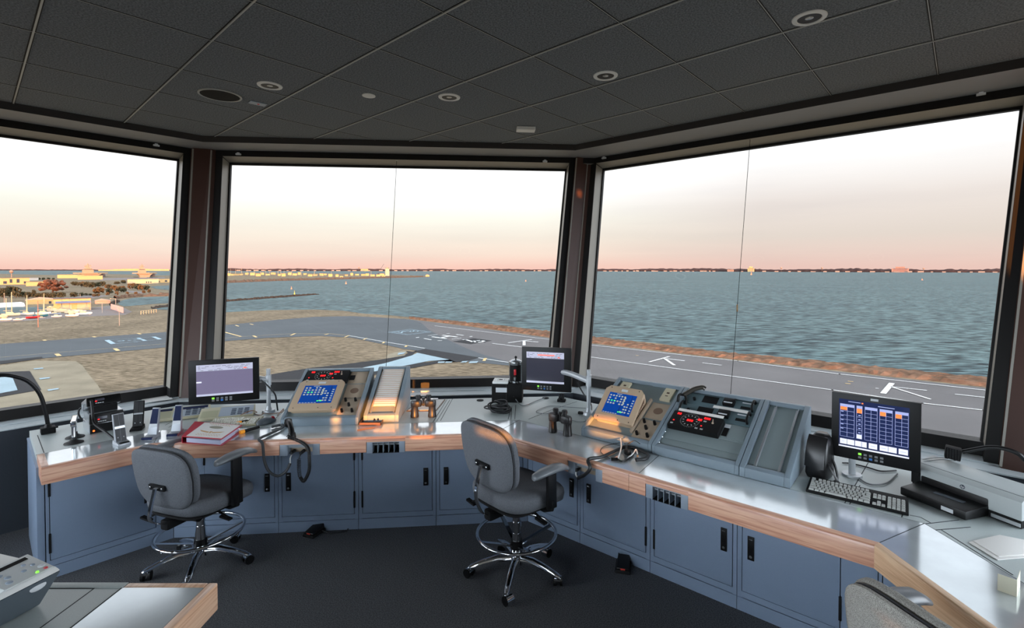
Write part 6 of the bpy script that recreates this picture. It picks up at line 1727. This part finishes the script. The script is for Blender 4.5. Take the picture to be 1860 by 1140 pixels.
cable('ribbed_cord', [at('C', -1.52, 3.72, HT + .014), at('C', -1.47, 3.76, HT + .014), at('C', -1.435, 3.70, HT + .014), at('C', -1.47, 3.56, HT + .014), at('C', -1.495, 3.46, HT + .014), e(477, 806, 3.435), e(480, 835, 3.42), e(489, 856, 3.41), e(505, 864, 3.41), e(520, 855, 3.42), e(527, 841, 3.43)], .0095, mat('dark_ribbed_cord', (58, 61, 64), .45), 'grey-black ribbed cord drooping over the desk edge beside the handset', cat='cord', n=8)
b = MB(); b.tube([e(527, 841, 3.43), e(527, 832, 3.44), e(531, 822, 3.49)], .004, 6); o = b.build('cord_plug', M_white); tag(o, 'small white plug at the end of the grey-black ribbed cord', 'plug')
# tray, pencil, box of clips before the filled bay
t, Q = slab_at('desk_tray', [(651, 768), (692, 768), (699, 758), (661, 758)], HT + .02, DT, None, 'small brown tray with silver odds and ends before the filled strip bay', 'tray')
b = MB(); b.prism(Q, 0, .006); b.build('bottom', mat('walnut', (120, 78, 52), .5), t)
for i in range(4):
    A, B = Vector(Q[i]), Vector(Q[(i + 1) % 4]); n_ = (Vector((0, 0)) - (A + B) / 2).normalized() * .006
    b = MB(); b.prism([A, B, B + n_, A + n_], .006, .02); b.build('rim', MATS['walnut'], t)
A = pq(688, 759, HT + .03)
t = thing('clip_pile', 'crumpled silver clips lying in the brown tray', 'clips', (A.x, A.y, DT + .007))
r_ = random.Random(5); b = MB()
for i in range(5): b.ball((r_.uniform(-.03, .03), r_.uniform(-.015, .015), .012 + r_.uniform(0, .01)), r_.uniform(.009, .014), 7)
b.build('clips', M_chrome, t, smooth=0)
A, B = pq(649, 782), pq(683, 777)
d = (B - A); b = MB(); b.cyl((0, 0, 0), (d.length * .88, 0, 0), .004, n=6); b.cyl((d.length * .88, 0, 0), (d.length, 0, 0), .004, .0006, 6)
o = b.build('pencil', mat('wood_pencil', (150, 106, 70), .5)); o.location = (A.x, A.y, DT + .0042); o.rotation_euler = (0, 0, math.atan2(d.y, d.x)); tag(o, 'brown pencil lying on the steel strip before the brown tray', 'pencil')
# binoculars
def binoculars(p, rz, sep, label, k=1.0):
    t = thing('binoculars', label, 'binoculars', (p.x, p.y, DT), rz)
    M_bin = mat('binocular_rubber', (34, 33, 34), .38)
    for sg in (-1, 1):
        x = sg * sep / 2; xi = sg * sep * .30
        b = MB(); b.lathe([(.032, 0), (.033, .012), (.031, .02), (.0265, .07), (.029, .085)], 22, c=(x, 0, 0)); b.build('barrel', M_bin, t)
        b = MB(); rows = []
        for z, f in ((.083, .9), (.09, 1), (.122, 1), (.132, .85)):
            rows.append([((x + xi) / 2 + (abs(x - xi) / 2 + .030) * f * math.copysign(abs(math.cos(2 * math.pi * i / 20)) ** .7, math.cos(2 * math.pi * i / 20)), .028 * f * math.copysign(abs(math.sin(2 * math.pi * i / 20)) ** .8, math.sin(2 * math.pi * i / 20)), z) for i in range(20)])
        b.loft(rows); b.build('prism_housing', M_bin, t)
        b = MB(); b.lathe([(.0165, .13), (.0165, .15), (.0205, .152), (.0205, .168), (.016, .172)], 18, c=(xi, 0, 0)); b.build('eyepiece', M_bin, t)
    b = MB(); b.cyl((0, 0, .085), (0, 0, .135), .009, n=14); b.cyl((0, .0, .135), (0, .0, .152), .012, n=14); b.box((0, 0, .098), (sep * .5, .012, .012)); b.build('hinge', M_bin, t)
    return t
binoculars(at('C', -.462, 3.915), rot('C'), .135, 'black binoculars standing beside the filled strip bay, touched by orange sun')
binoculars(at('R', -2.033, 2.805), rot('R'), .128, 'black binoculars standing on the steel strip before the inside corner')
# clipboard
t, Q = slab_at('clipboard', [(738, 746), (793, 745), (809, 725), (765, 723)], HT + .004, DT, None, 'clipboard with white paper lying behind the sunlit binoculars', 'clipboard')
b = MB(); b.prism(Q, 0, .003); b.build('board', mat('hardboard', (120, 92, 70), .6), t)
b = MB(); b.prism([(x * .93, y * .93) for x, y in Q], .003, .0045); b.build('paper', M_paper, t)
A = (Vector(Q[2]) + Vector(Q[3])) / 2
b = MB(); b.box((A.x * .9, A.y * .86, .009), (.10, .02, .010)); b.build('clip', M_chrome, t, bevel=.003)
# black label printer with white scanner plate and the steel urn
p = at('C', .077, 4.285)
t = thing('label_printer', 'black box printer with a small pale display near the inside corner', 'printer', (p.x, p.y, DT), rot('C') - RAD(9))
b = MB(); b.box2((0, 0, 0), (.262, .17, .158)); b.build('case', M_blkmat, t, bevel=.004)
b = MB(); b.box2((.036, -.0015, .088), (.132, .0005, .128)); b.build('display', M_lbl, t)
b = MB(); b.box2((.125, -.0012, .004), (.127, .001, .155)); b.build('panel_split', mat('mid_grey', (70, 70, 72), .5), t)
b = MB(); b.cyl((.19, 0, .05), (.19, -.004, .05), .006, n=10); b.build('button', M_blk, t)
q = (Matrix.Translation(t.location) @ Matrix.Rotation(t.rotation_euler[2], 4, 'Z')) @ Vector((.005, .004, .1588))
t2 = thing('scanner_plate', 'white plate with a small black slot lying on the black box printer', 'scanner plate', tuple(q), t.rotation_euler[2])
b = MB(); b.box2((0, 0, 0), (.135, .155, .02)); b.build('plate', M_white, t2, bevel=.004)
b = MB(); b.box2((.05, .07, .02), (.08, .10, .0215)); b.build('slot', M_blkmat, t2)
for x in (.035, .095):
    b = MB(); b.box2((x, .06, .02), (x + .004, .12, .028)); b.build('guide', M_alu, t2)
q = (Matrix.Translation(t.location) @ Matrix.Rotation(t.rotation_euler[2], 4, 'Z')) @ Vector((.201, .095, .1588))
t3 = thing('steel_urn', 'steel urn with domed lid and red-handled tap on the black box printer', 'urn', tuple(q), t.rotation_euler[2])
b = MB(); b.lathe([(.058, 0), (.058, .165), (.060, .17), (.058, .182), (.035, .197), (.004, .202)], 28); b.build('body', M_steel, t3)
b = MB(); b.lathe([(.0595, .012), (.0595, .158)], 28); b.v = [(x * 1.0, y, z) for x, y, z in b.v]
b = MB(); b.loft([[(.0588 * math.cos(RAD(a)), .0588 * math.sin(RAD(a)), z) for a in range(215, 326, 10)] for z in (.015, .155)], closed=False); b.build('dark_front', M_blkmat, t3)
b = MB(); b.cyl((0, 0, .2), (0, 0, .212), .006, n=10); b.ball((0, 0, .219), .012, 12); b.build('lid_knob', M_blk, t3)
b = MB(); b.cyl((0, -.055, .06), (0, -.088, .055), .012, n=12); b.cyl((0, -.085, .06), (0, -.085, .03), .010, .007, 12); b.build('tap', M_chrome, t3)
b = MB(); b.box2((-.010, -.076, .075), (.010, -.062, .125)); b.build('tap_handle', mat('red_handle', (190, 26, 36), .4), t3, bevel=.003)
# coil of black cable
p = at('C', .135, 3.985)
r_ = random.Random(12); b = MB()
for i in range(11):
    R_ = r_.uniform(.045, .085); cx_, cy_ = r_.uniform(-.035, .035), r_.uniform(-.025, .025); zt = .008 + i * .0045; tl = r_.uniform(0, .5); ph = r_.uniform(0, 6)
    pts = [(cx_ + R_ * 1.15 * math.cos(u), cy_ + R_ * .8 * math.sin(u), max(.007, zt + tl * .06 * math.sin(u + ph) + .012)) for u in [2 * math.pi * j / 26 for j in range(26)]]
    b.tube(pts, .0062, 6, closed=True)
o = b.build('cable_coil', M_cord, smooth=60); o.location = (p.x, p.y, DT); tag(o, 'tangled heap of shiny black cable before the black box printer', 'cable coil')
for u, v, lab in ((872, 727, 'black desk grommet left of the black box printer'), (991, 723, 'black desk grommet behind the square monitor'), ):
    A = pq(u, v); b = MB(); b.lathe([(.030, 0), (.030, .004), (.018, .006)], 20); o = b.build('cable_grommet', M_blkmat); o.location = (A.x, A.y, DT); tag(o, lab, 'grommet')
cable('printer_lead', [at('C', .28, 4.20, HT + .045), pq(946, 737) + Vector((0, 0, .008)), pq(958, 736) + Vector((0, 0, .006)), pq(974, 729) + Vector((0, 0, .006)), pq(990, 724) + Vector((0, 0, .009))], .0035, M_gcord, 'thin grey lead running from the black box printer to the desk grommet')
cable('loose_lead', [pq(u, v) + Vector((0, 0, .005)) for u, v in ((1064, 742), (1030, 740), (1000, 738), (978, 745), (975, 750), (992, 752), (1012, 748), (1030, 752))], .0025, M_gcord, 'thin grey lead curling over the desk in the inside corner')
cable('loose_lead', [pq(u, v) + Vector((0, 0, .005)) for u, v in ((1052, 755), (1060, 760), (1064, 765), (1055, 767), (1036, 764))], .0025, M_gcord, 'short thin lead by the white pole foot of the square monitor')
A = pq(1020, 729); t = thing('clamp_base', 'small black clamp base standing below the square monitor', 'clamp', (A.x, A.y, DT), RAD(-15))
b = MB(); b.box2((-.035, -.025, 0), (.035, .025, .022)); b.build('foot', M_blkmat, t, bevel=.003)
b = MB(); b.cyl((-.012, 0, .022), (-.012, 0, .07), .010, n=12); b.cyl((.012, 0, .022), (.012, 0, .07), .010, n=12); b.box2((-.024, -.012, .03), (.024, .012, .045)); b.build('stub', M_blk, t)
A = pq(1058, 752); b = MB(); b.box((0, 0, .009), (.07, .03, .018), rot=(0, 0, -.4)); o = b.build('cable_adapter', M_blkmat, bevel=.004); o.location = (A.x, A.y, DT); tag(o, 'small black cable adapter beside the pole foot of the square monitor', 'adapter')
# headset with its thick cord
er = lambda u, v, d=2.485: vpt('R', u, v, d)
cable('spiral_cord', [er(1050, 868, 2.50), er(1062, 862, 2.47), er(1072, 850, 2.465), at('R', -1.60, 2.495, HT + .016), pq(1092, 834) + Vector((0, 0, .014)), pq(1112, 825) + Vector((0, 0, .014)), pq(1134, 816) + Vector((0, 0, .014)), pq(1150, 817) + Vector((0, 0, .014)), pq(1168, 824) + Vector((0, 0, .014)), pq(1178, 830) + Vector((0, 0, .014)), pq(1172, 837) + Vector((0, 0, .014)), pq(1155, 839) + Vector((0, 0, .014))], .0105, M_cord, 'thick black cord arching from the jack box over the desk edge round the headset', cat='cord', n=8)
b = MB(); b.tube([er(1050, 868, 2.50), er(1046, 862, 2.505), er(1046, 852, 2.53)], .005, 6); o = b.build('cord_plug', M_white); tag(o, 'small white plug at the jack box end of the thick headset cord', 'plug')
A = pq(1130, 836)
t = thing('headset', 'small headset with white ear hook lying inside the loop of thick cord', 'headset', (A.x, A.y, DT)); I = local(t)
f = lambda u, v, h=.008: I @ (pq(u, v) + Vector((0, 0, h)))
b = MB(); b.cyl(f(1110, 836, .009), f(1122, 836, .009), .009, n=12); b.build('inline_switch', M_blk, t)
b = MB(); b.tube(smooth_path([f(1122, 836), f(1130, 840), f(1140, 836), f(1150, 828)], 4), .006, 8); b.build('boom', M_blk, t)
b = MB(); b.tube(smooth_path([f(1122, 836), f(1128, 822, .03), f(1127, 810, .05)], 4), .004, 8); b.tube(smooth_path([f(1138, 836), f(1150, 829, .02), f(1155, 826, .035), f(1158, 830, .02)], 4), .004, 8); b.build('ear_hook', M_white, t)
b = MB(); b.box(f(1140, 827, .022), (.028, .038, .032), rot=(0, 0, .5)); b.box(f(1136, 818, .02), (.022, .028, .024), rot=(0, 0, .5)); b.build('ear_unit', M_blk, t, bevel=.005)
b = MB(); b.ball(f(1158, 831, .01), .008, 8); b.build('ear_tip', mat('tan_tip', (206, 150, 104), .6), t)
cable('thin_lead', [pq(u, v) + Vector((0, 0, h)) for u, v, h in ((1108, 835, .008), (1094, 825, .006), (1091, 818, .006), (1100, 811, .006), (1128, 809, .02), (1136, 812, .02))], .0022, M_cord, 'thin black lead looping left of the headset on the steel strip')
cable('thin_lead', [pq(1136, 814) + Vector((0, 0, .03)), vpt('R', 1140, 806, 2.80), vpt('R', 1152, 800, 2.82), vpt('R', 1163, 806, 2.835)], .0022, M_cord, 'thin black lead arching up from the headset to the console lip')
# shiny hand microphone lying on the drawer console
t = thing('hand_microphone', 'shiny bronze-grey tubular hand microphone leaning on the radio drawers', 'microphone', tuple(at('R', -1.30, 3.25, 1.03)), rot('R'))
M_hm = mat('gunmetal', (104, 98, 92), .22, metal=.7)
b = MB(); b.tube(smooth_path([(-.035, .035, .012), (.02, .075, .052), (.065, .105, .066), (.085, .11, .058)], 5), .016, 12); b.build('tube_body', M_hm, t)
b = MB(); b.tube(smooth_path([(-.035, .035, .012), (-.06, .015, .012), (-.06, -.01, -.03)], 4), .009, 8); b.tube(smooth_path([(-.03, .035, .01), (-.01, .01, -.005), (0, -.02, -.035)], 4), .008, 8); b.build('clip_legs', M_blk, t)
# black pouch
p = at('R', -.500, 3.155)
t = thing('leather_pouch', 'black leather pouch standing between the empty strip bay and the large monitor', 'pouch', (p.x, p.y, DT), rot('R') - RAD(12))
b = MB(); rows = []
for z, w_, d_, oy in ((0, .052, .070, 0), (.02, .060, .078, 0), (.10, .060, .074, .004), (.17, .054, .060, .012), (.215, .044, .046, .02), (.235, .026, .030, .026)):
    rows.append([(w_ * math.copysign(abs(math.cos(2 * math.pi * i / 20)) ** .6, math.cos(2 * math.pi * i / 20)), oy + d_ * math.copysign(abs(math.sin(2 * math.pi * i / 20)) ** .6, math.sin(2 * math.pi * i / 20)), z) for i in range(20)])
M_leather = mat('black_leather', (30, 29, 30), .33, bump=(120, .06)); b.loft(rows); b.build('bag', M_leather, t, smooth=60)
b = MB(); b.loft([[(.0625 * f, oy - .079 * g, z) for f in (-.8, .8)] + [(.0625 * f, oy - .070 * g, z) for f in (.8, -.8)] for z, oy, g in ((.06, .002, 1.0), (.13, .007, .92), (.19, .015, .75), (.225, .022, .52))]); b.build('flap', M_leather, t, bevel=.003)
b = MB(); b.tube(smooth_path([(.05, -.03, .10), (.085, -.05, .06), (.12, -.06, .01), (.17, -.09, .006)], 5), .007, 6); b.tube(smooth_path([(.05, .02, .12), (.08, .0, .07), (.10, -.03, .02), (.08, -.08, .006), (.03, -.10, .006)], 5), .007, 6); b.build('strap', M_leather, t)
b = MB(); b.box((.055, -.098, .008), (.05, .02, .012)); b.box((.10, -.09, .008), (.03, .016, .012)); b.build('buckle', M_chrome, t, bevel=.003)
# the black keyboard
keyboard([(1459, 887), (1646, 931), (1655, 907), (1477, 866)], .768, 'black keyboard with pale worn keys below the large monitor', M_blkmat, mat('pale_key_caps', (176, 178, 174), .5))
for lab, pts in (('thin cable dropping from the large monitor and curling before its pole', ((1548, 858), (1556, 866), (1572, 878), (1590, 882), (1612, 878), (1630, 862))), ('black cable lying behind the large monitor pole', ((1530, 842), (1545, 843), (1575, 850), (1600, 857), (1628, 856)))):
    cable('monitor_cable', [pq(u, v) + Vector((0, 0, .006)) for u, v in pts], .004, M_gcord if 'thin' in lab else M_cord, lab)
# ink-jet printer
p = at('R', -.098, 3.29)
t = thing('inkjet_printer', 'silver-white inkjet printer with black paper tray at the desk bend', 'printer', (p.x, p.y, DT), rot('R') - RAD(30))
M_psil = mat('printer_silver', (180, 186, 186), .35)
W_ = .455
b = MB(); b.xprism([(0, .035), (0, .118), (.03, .135), (.17, .148), (.24, .12), (.24, .03)], 0, W_); b.build('cover', M_psil, t, bevel=.004)
b = MB(); b.box2((.002, .003, 0), (W_ - .002, .24, .037)); b.box2((-.001, -.0015, .03), (.045, .01, .118)); b.build('lower_case', M_blkmat, t, bevel=.003)
b = MB(); b.box2((.045, -.003, .028), (.335, .02, .085)); b.build('tray_opening', M_blk, t, bevel=.01)
b = MB(); b.hexa([(.04, -.15, .004), (.325, -.15, .004), (.335, .015, .004), (.04, .015, .004)], [(.04, -.15, .044), (.325, -.15, .044), (.335, .015, .052), (.04, .015, .052)]); tr = b.build('paper_tray', M_blk, t, bevel=.006)
b = MB(); b.box2((.225, -.1512, .012), (.275, -.1495, .030)); b.build('tray_label', M_lbl, tr)
b = MB(); b.hexa([(.15, -.08, .0475), (.27, -.07, .048), (.27, -.05, .049), (.15, -.06, .0485)], [(.15, -.08, .05), (.27, -.07, .0505), (.27, -.05, .0515), (.15, -.06, .051)]); b.build('paper_guide', mat('slate_plastic', (70, 78, 88), .4), tr)
b = MB(); b.box2((.012, -.003, .075), (.038, -.001, .108)); b.build('control_panel', M_blkmat, t)
b = MB(); b.box((.024, -.0035, .10), (.006, .001, .004)); b.build('power_light', M_grn, t)
b = MB(); b.box2((.345, -.0035, .008), (.452, -.001, .024)); b.build('chrome_strip', M_alu, t)
b = MB(); b.box2((W_ - .001, .06, .05), (W_ + .0015, .15, .10)); b.build('side_badge', mat('cobalt_badge', (40, 70, 150), .4), t)
b = MB(); b.cyl((.23, -.0005, .098), (.23, -.002, .098), .0105, n=20); lg = b.build('logo_disc', mat('logo_grey', (66, 74, 84), .4), t)
cu = bpy.data.curves.new('hp', 'FONT'); cu.body = 'hp'; cu.size = .016; cu.align_x = 'CENTER'; cu.align_y = 'CENTER'; cu.shear = .25; cu.extrude = .0003
tx = bpy.data.objects.new('logo_letters', cu); COL.objects.link(tx); tx.data.materials.append(M_white)
dg = bpy.context.evaluated_depsgraph_get(); me = bpy.data.meshes.new_from_object(tx.evaluated_get(dg)); bpy.data.objects.remove(tx)
tx = bpy.data.objects.new('logo_letters', me); COL.objects.link(tx); tx.parent = lg; tx.location = (.23, -.0026, .098); tx.rotation_euler = (RAD(90), 0, 0)
b = MB(); b.box2((.0, .031, .1285), (W_, .0325, .1360)); b.build('cover_seam', M_seam, t)
# gooseneck lamp over the printer and its wire loop
hp_ = vpt('R', 1731, 822, 3.42)
base_w = at('R', .62, 3.30)
t = thing('gooseneck_lamp', 'black gooseneck lamp with square head reaching over the white printer', 'lamp', (base_w.x, base_w.y, DT), rot('R'))
I = local(t)
b = MB(); b.box2((-.038, -.038, 0), (.038, .038, .042)); b.build('base', M_blkmat, t, bevel=.004)
pts = [Vector((base_w.x, base_w.y, DT + .04)), Vector((base_w.x, base_w.y, .88))] + [vpt('R', u, v, 3.42) for u, v in ((1880, 846), (1850, 824), (1822, 814), (1795, 812), (1765, 817), (1748, 820))]
b = MB(); b.tube([I @ q for q in smooth_path(pts, 8)], .0105, 10); b.build('gooseneck', M_blk, t)
hl = I @ hp_; b = MB(); b.box(hl, (.066, .06, .060), rot=(0, .1, 0)); hd = b.build('lamp_head', M_blkmat, t, bevel=.006)
b = MB()
for i in range(5): b.box(hl + Vector((-.022 + i * .011, -.031, .0)), (.003, .003, .052))
b.build('head_rib', M_blk, hd)
b = MB(); b.tube(smooth_path([hl + Vector((-.02, -.02, -.03)), hl + Vector((-.06, -.03, -.030)), hl + Vector((-.135, -.07, -.050)), hl + Vector((-.14, -.085, -.056)), hl + Vector((-.13, -.095, -.052)), hl + Vector((-.05, -.05, -.034)), hl + Vector((.01, -.03, -.030))], 4), .002, 6); b.build('wire_guard', M_steel, t)
# napkins and folded card
t, Q = slab_at('paper_napkins', [(1760, 984), (1812, 1016), (1862, 1012), (1875, 985), (1812, 972)], HT + .004, DT, None, 'small stack of white paper napkins on the desk by the inkjet printer', 'napkins')
b = MB(); b.prism(Q, 0, .004); b.prism([(x * .92 + .012, y * .9 + .008) for x, y in Q], .0042, .007); b.build('napkin', M_paper, t, bevel=.001)
A = pq(1850, 1075); t = thing('folded_card', 'cream folded card standing at the very edge of the view on the desk', 'card', (A.x, A.y, DT), RAD(40))
b = MB(); b.box2((-.045, 0, 0), (.045, .0015, .06)); b.hexa([(-.045, .0015, .0), (-.0435, .0015, 0), (-.0435, .05, 0), (-.045, .05, 0)], [(-.045, .0015, .06), (-.0435, .0015, .06), (-.0435, .05, .06), (-.045, .05, .06)]); b.build('card', mat('cream_card', (226, 222, 200), .7), t, smooth=0)
# foot pedals on the carpet
def pedal(u, v, rz, label, cord):
    A = px(u, v, 0); t = thing('foot_pedal', label, 'foot pedal', (A.x, A.y, .0), rz)
    b = MB(); b.hexa([(-.05, -.07, .001), (.05, -.07, .001), (.05, .07, .001), (-.05, .07, .001)], [(-.045, -.065, .022), (.045, -.065, .022), (.045, .065, .022), (-.045, .065, .022)]); b.build('base', M_blkmat, t, bevel=.006)
    b = MB(); b.hexa([(-.04, -.06, .0225), (.04, -.06, .0225), (.04, .06, .0225), (-.04, .06, .0225)], [(-.038, -.058, .032), (.038, -.058, .032), (.036, .058, .058), (-.036, .058, .058)]); b.build('treadle', M_blk, t, bevel=.005)
    b = MB(); b.box((0, -.062, .027), (.03, .004, .008)); b.build('red_tag', mat('red_tag', (190, 60, 50), .5), t)
    I = local(t); b = MB(); b.tube([I @ (px(a, c, 0) + Vector((0, 0, h))) for a, c, h in cord], .005, 6); b.v = b.v; b.build('cord', M_cord, t)
pedal(572, 968, RAD(-20), 'black foot pedal with a looped cord lying on the carpet between the stools', [(580, 966, .02), (600, 970, .006), (630, 966, .006), (637, 952, .006), (625, 944, .006), (600, 946, .006), (585, 952, .006)])
pedal(1132, 1031, rot('R') + RAD(25), 'black foot pedal against the cabinets right of the taller stool', [(1128, 1020, .03), (1120, 1010, .05), (1116, 1001, .07), (1112, 1006, .03)])
# papers on the window sill
for pix, lab in (([(252, 719), (302, 712), (314, 724), (262, 731)], 'white sheet of paper on the sill below the left window post'), ):
    P = [px(u, v, .765) for u, v in pix]; c = sum(P, Vector((0, 0, 0))) / 4
    b = MB(); b.prism([(q.x - c.x, q.y - c.y) for q in P], 0, .002); o = b.build('paper_sheet', M_paper); o.location = (c.x, c.y, .7628); tag(o, lab, 'paper')
# ------------------------------------------------------------------ side desk in the foreground with the fax machine
t = thing('side_desk', 'foreground desk with oak front edge and grey worktop', 'desk', (-1.14, 1.80, 0.0))
b = MB(); b.box2((-1.5, -1.5, .705), (-.33, 0, .75)); b.build('worktop', M_lam, t, smooth=0)
b = MB(); b.box2((-.327, -1.5, .69), (-.034, -.028, .751)); b.build('front_strip', M_strip, t, smooth=0, label='shiny brushed steel strip')
b = MB(); b.box2((-.034, -1.5, .652), (0, 0, .752)); b.box2((-.327, -.028, .652), (-.034, 0, .752)); b.build('wood_edge', M_woods, t, bevel=.006)
b = MB(); b.box2((-1.5, -.03, .7505), (-.327, -.0, .7525)); b.build('end_trim', M_lam, t, bevel=.001)
b = MB(); b.box2((-.43, -1.5, .75), (-.426, -.03, .7506)); b.box2((-.332, -1.5, .75), (-.327, 0, .7516)); b.box2((-1.5, -.034, .75), (-.43, -.03, .7506)); b.build('panel_joint', M_seam, t)
b = MB(); b.box2((-1.45, -1.45, 0.0), (-.42, -.06, .705)); b.build('pedestal', M_cab, t, bevel=.003)
p = Vector((-1.60, 1.70, 0))
t = thing('fax_machine', 'white and grey fax machine with a raised keypad on the foreground desk', 'fax machine', (-1.60, 1.68, .7537), RAD(-14))
b = MB(); b.hexa([(-.52, -.46, 0), (-.07, -.46, 0), (-.07, -.02, 0), (-.52, -.02, 0)], [(-.56, -.50, .118), (0, -.50, .118), (0, 0, .118), (-.56, 0, .118)]); b.build('lower_body', mat('slate_body', (84, 94, 102), .45), t, bevel=.006)
b = MB(); b.hexa([(-.56, -.50, .1185), (0.0, -.50, .1185), (0.0, 0, .1185), (-.56, 0, .1185)], [(-.55, -.49, .150), (-.012, -.49, .136), (-.012, -.01, .136), (-.55, -.01, .15)]); b.build('top_cover', M_white, t, bevel=.006)
b = MB(); b.hexa([(-.135, -.16, .14), (-.01, -.16, .136), (-.01, -.015, .136), (-.135, -.015, .14)], [(-.125, -.155, .168), (-.006, -.15, .142), (-.006, -.018, .142), (-.125, -.02, .168)]); kp = b.build('keypad', mat('pale_grey_pad', (206, 210, 210), .45), t, bevel=.004)
kz = lambda x: .168 + (x + .125) * (.142 - .168) / .119
b = MB(); b.box((-.105, -.085, kz(-.105) + .0005), (.016, .10, .002), rot=(0, .215, 0)); b.build('display', M_blkmat, kp)
for x, y, sx_, sy_, mm in ((-.078, -.125, .012, .018, M_bracket), (-.078, -.06, .010, .010, M_bracket), (-.06, -.045, .010, .010, M_bracket), (-.055, -.115, .014, .014, M_bracket), (-.03, -.125, .014, .016, M_bracket), (-.05, -.075, .010, .012, M_bracket), (-.036, -.035, .013, .018, M_lbl), (-.016, -.035, .008, .010, mat('red_key', (206, 70, 80), .5))):
    b = MB(); b.ball((x, y, kz(x)), 1, 14, squash=(sx_ * .8, sy_ * .6, .004)); b.build('button', mm, kp)
b = MB(); b.ball((-.014, -.06, kz(-.014) + .001), .005, 8); b.build('green_key', M_grn, kp)
b = MB(); b.box2((-.50, -.44, .148), (-.26, -.08, .156)); b.box2((-.48, -.40, .156), (-.46, -.12, .162)); b.build('document_feeder', M_blkmat, t, bevel=.003)
b = MB(); b.ball((0, 0, 0), 1, 14, squash=(.004, .024, .012)); o = b.build('oval_badge', M_lbl, t); o.location = (-.012, -.06, .095)
b = MB(); b.box2((-.068, -.42, .03), (-.03, -.20, .06)); b.build('side_slot', M_blkmat, t)
# ------------------------------------------------------------------ ceiling fittings
for (x, y), lab in (((-1.827, 3.522), 'recessed ceiling downlight near the big round speaker'), ((-.597, 3.756), 'recessed ceiling downlight between the round sprinkler cover and the white plate'), ((.516, 3.343), 'recessed ceiling downlight to the right of the white plate'), ((1.45, 2.581), 'recessed ceiling downlight nearest the right-hand window head')):
    t = thing('downlight', lab, 'downlight', (x, y, ZC))
    b = MB(); b.lathe([(.082, -.0005), (.080, -.006), (.060, -.009), (.056, -.003)], 32); b.build('trim_ring', M_white, t)
    b = MB(); b.lathe([(.056, -.004), (.053, -.0025), (.001, -.002)], 28); b.build('reflector', M_blk, t)
    b = MB(); b.ball((0, 0, -.003), .022, 12, squash=(1, 1, .15)); b.build('bulb', M_steel, t)
t = thing('ceiling_speaker', 'big round dark ceiling speaker with thin pale rim', 'speaker', (-2.294, 3.709, ZC))
b = MB(); b.lathe([(.142, -.0005), (.142, -.008), (.130, -.010), (.128, -.005)], 36); b.build('rim', M_grid, t); b = MB(); b.lathe([(.129, -.006), (.001, -.0065)], 36); b.build('grille', M_blkmat, t)
t = thing('detector_plate', 'small square ceiling plate with a red dot', 'detector', (-2.115, 3.892, ZC), rot('C') + RAD(40))
b = MB(); b.box2((-.06, -.035, -.008), (.06, .035, -.0005)); b.build('plate', M_bracket, t, bevel=.002); b = MB(); b.ball((.005, .0, -.009), .010, 8, squash=(1, 1, .3)); b.build('red_dot', mat('red_dot', (220, 50, 50), .5), t)
b = MB(); b.lathe([(.048, -.0005), (.048, -.006), (.040, -.009), (.001, -.009)], 28); o = b.build('sprinkler_cover', M_white); o.location = (-1.192, 3.721, ZC); tag(o, 'plain round white sprinkler cover on the ceiling', 'sprinkler cover')
b = MB(); b.box2((-.085, -.05, -.03), (.085, .05, -.0005)); o = b.build('ceiling_plate', M_white, bevel=.004); o.location = (-.025, 4.568, ZC); o.rotation_euler = (0, 0, rot('C')); tag(o, 'white rectangular plate on the ceiling above the middle window', 'ceiling plate')
# ------------------------------------------------------------------ shade cords and head clips
def cord(k, top, bot, label, bead=None):
    zt, zb = 3.075, 0.86
    A = vpt(k, top[0], top[1], dglass(k, 3.06) - .13); B = vpt(k, bot[0], bot[1], dglass(k, .86) - .06)
    t = thing('pull_cord', label, 'cord', tuple(B)); b = MB(); b.cyl((0, 0, 0), A - B, .0022, n=6); b.build('cord', M_blkmat, t)
    if bead is not None:
        c = (A - B) * bead; b = MB(); b.cyl(c - Vector((0, 0, .03)), c + Vector((0, 0, .03)), .0065, n=10); b.build('toggle', mat('amber_toggle', (150, 120, 80), .5), t)
    b = MB(); b.box(A - B, (.02, .012, .012)); b.build('top_clip', M_lbl, t)
cord('C', (720.5, 291), (700, 690), 'thin dark shade cord strung down the middle window')
cord('R', (1363, 247), (1327, 716), 'thin dark shade cord with a toggle strung down the right-hand window', .31)
for k, u, v, lab in (('L', 284, 264, 'small pale shade clip at the head of the window with boats in view'), ('C', 433, 280, 'small pale shade clip at the head of the middle window, beside the darker post'), ('C', 990, 293, 'small pale shade clip at the head of the middle window, beside the sunlit post'), ('R', 1097, 287, 'small pale shade clip at the head of the open-bay window, beside the sunlit post'), ('R', 1782, 171, 'small pale shade clip at the far head corner of the open-bay window')):
    A = vpt(k, u, v, dglass(k, 3.09) - .172); b = MB(); b.box((0, 0, 0), (.05, .02, .016)); b.box((.0, -.004, .012), (.025, .014, .01)); o = b.build('shade_clip', M_lbl, bevel=.002); o.location = A; o.rotation_euler = (0, 0, rot(k)); tag(o, lab, 'shade clip')

# black plugs seated in the jack boxes
for k, u, v, du, lab in (('C', 535, 818, 1, 'black plug seated in the jack box beside the coiled handset cord'), ('C', 552, 818, 1, 'black plug at the top of the stretched handset cord in the jack box'), ('R', 1052, 849, 1, 'black plug seated in the jack box under the thick headset cord')):
    A = vpt(k, u, v, FR[k] + .072); B = vpt(k, u - 6, v + 5, FR[k] + .012)
    b = MB(); b.cyl((0, 0, 0), B - A, .012, .010, 12); o = b.build('jack_plug', M_rubber, bevel=.002); o.location = A; tag(o, lab, 'plug')
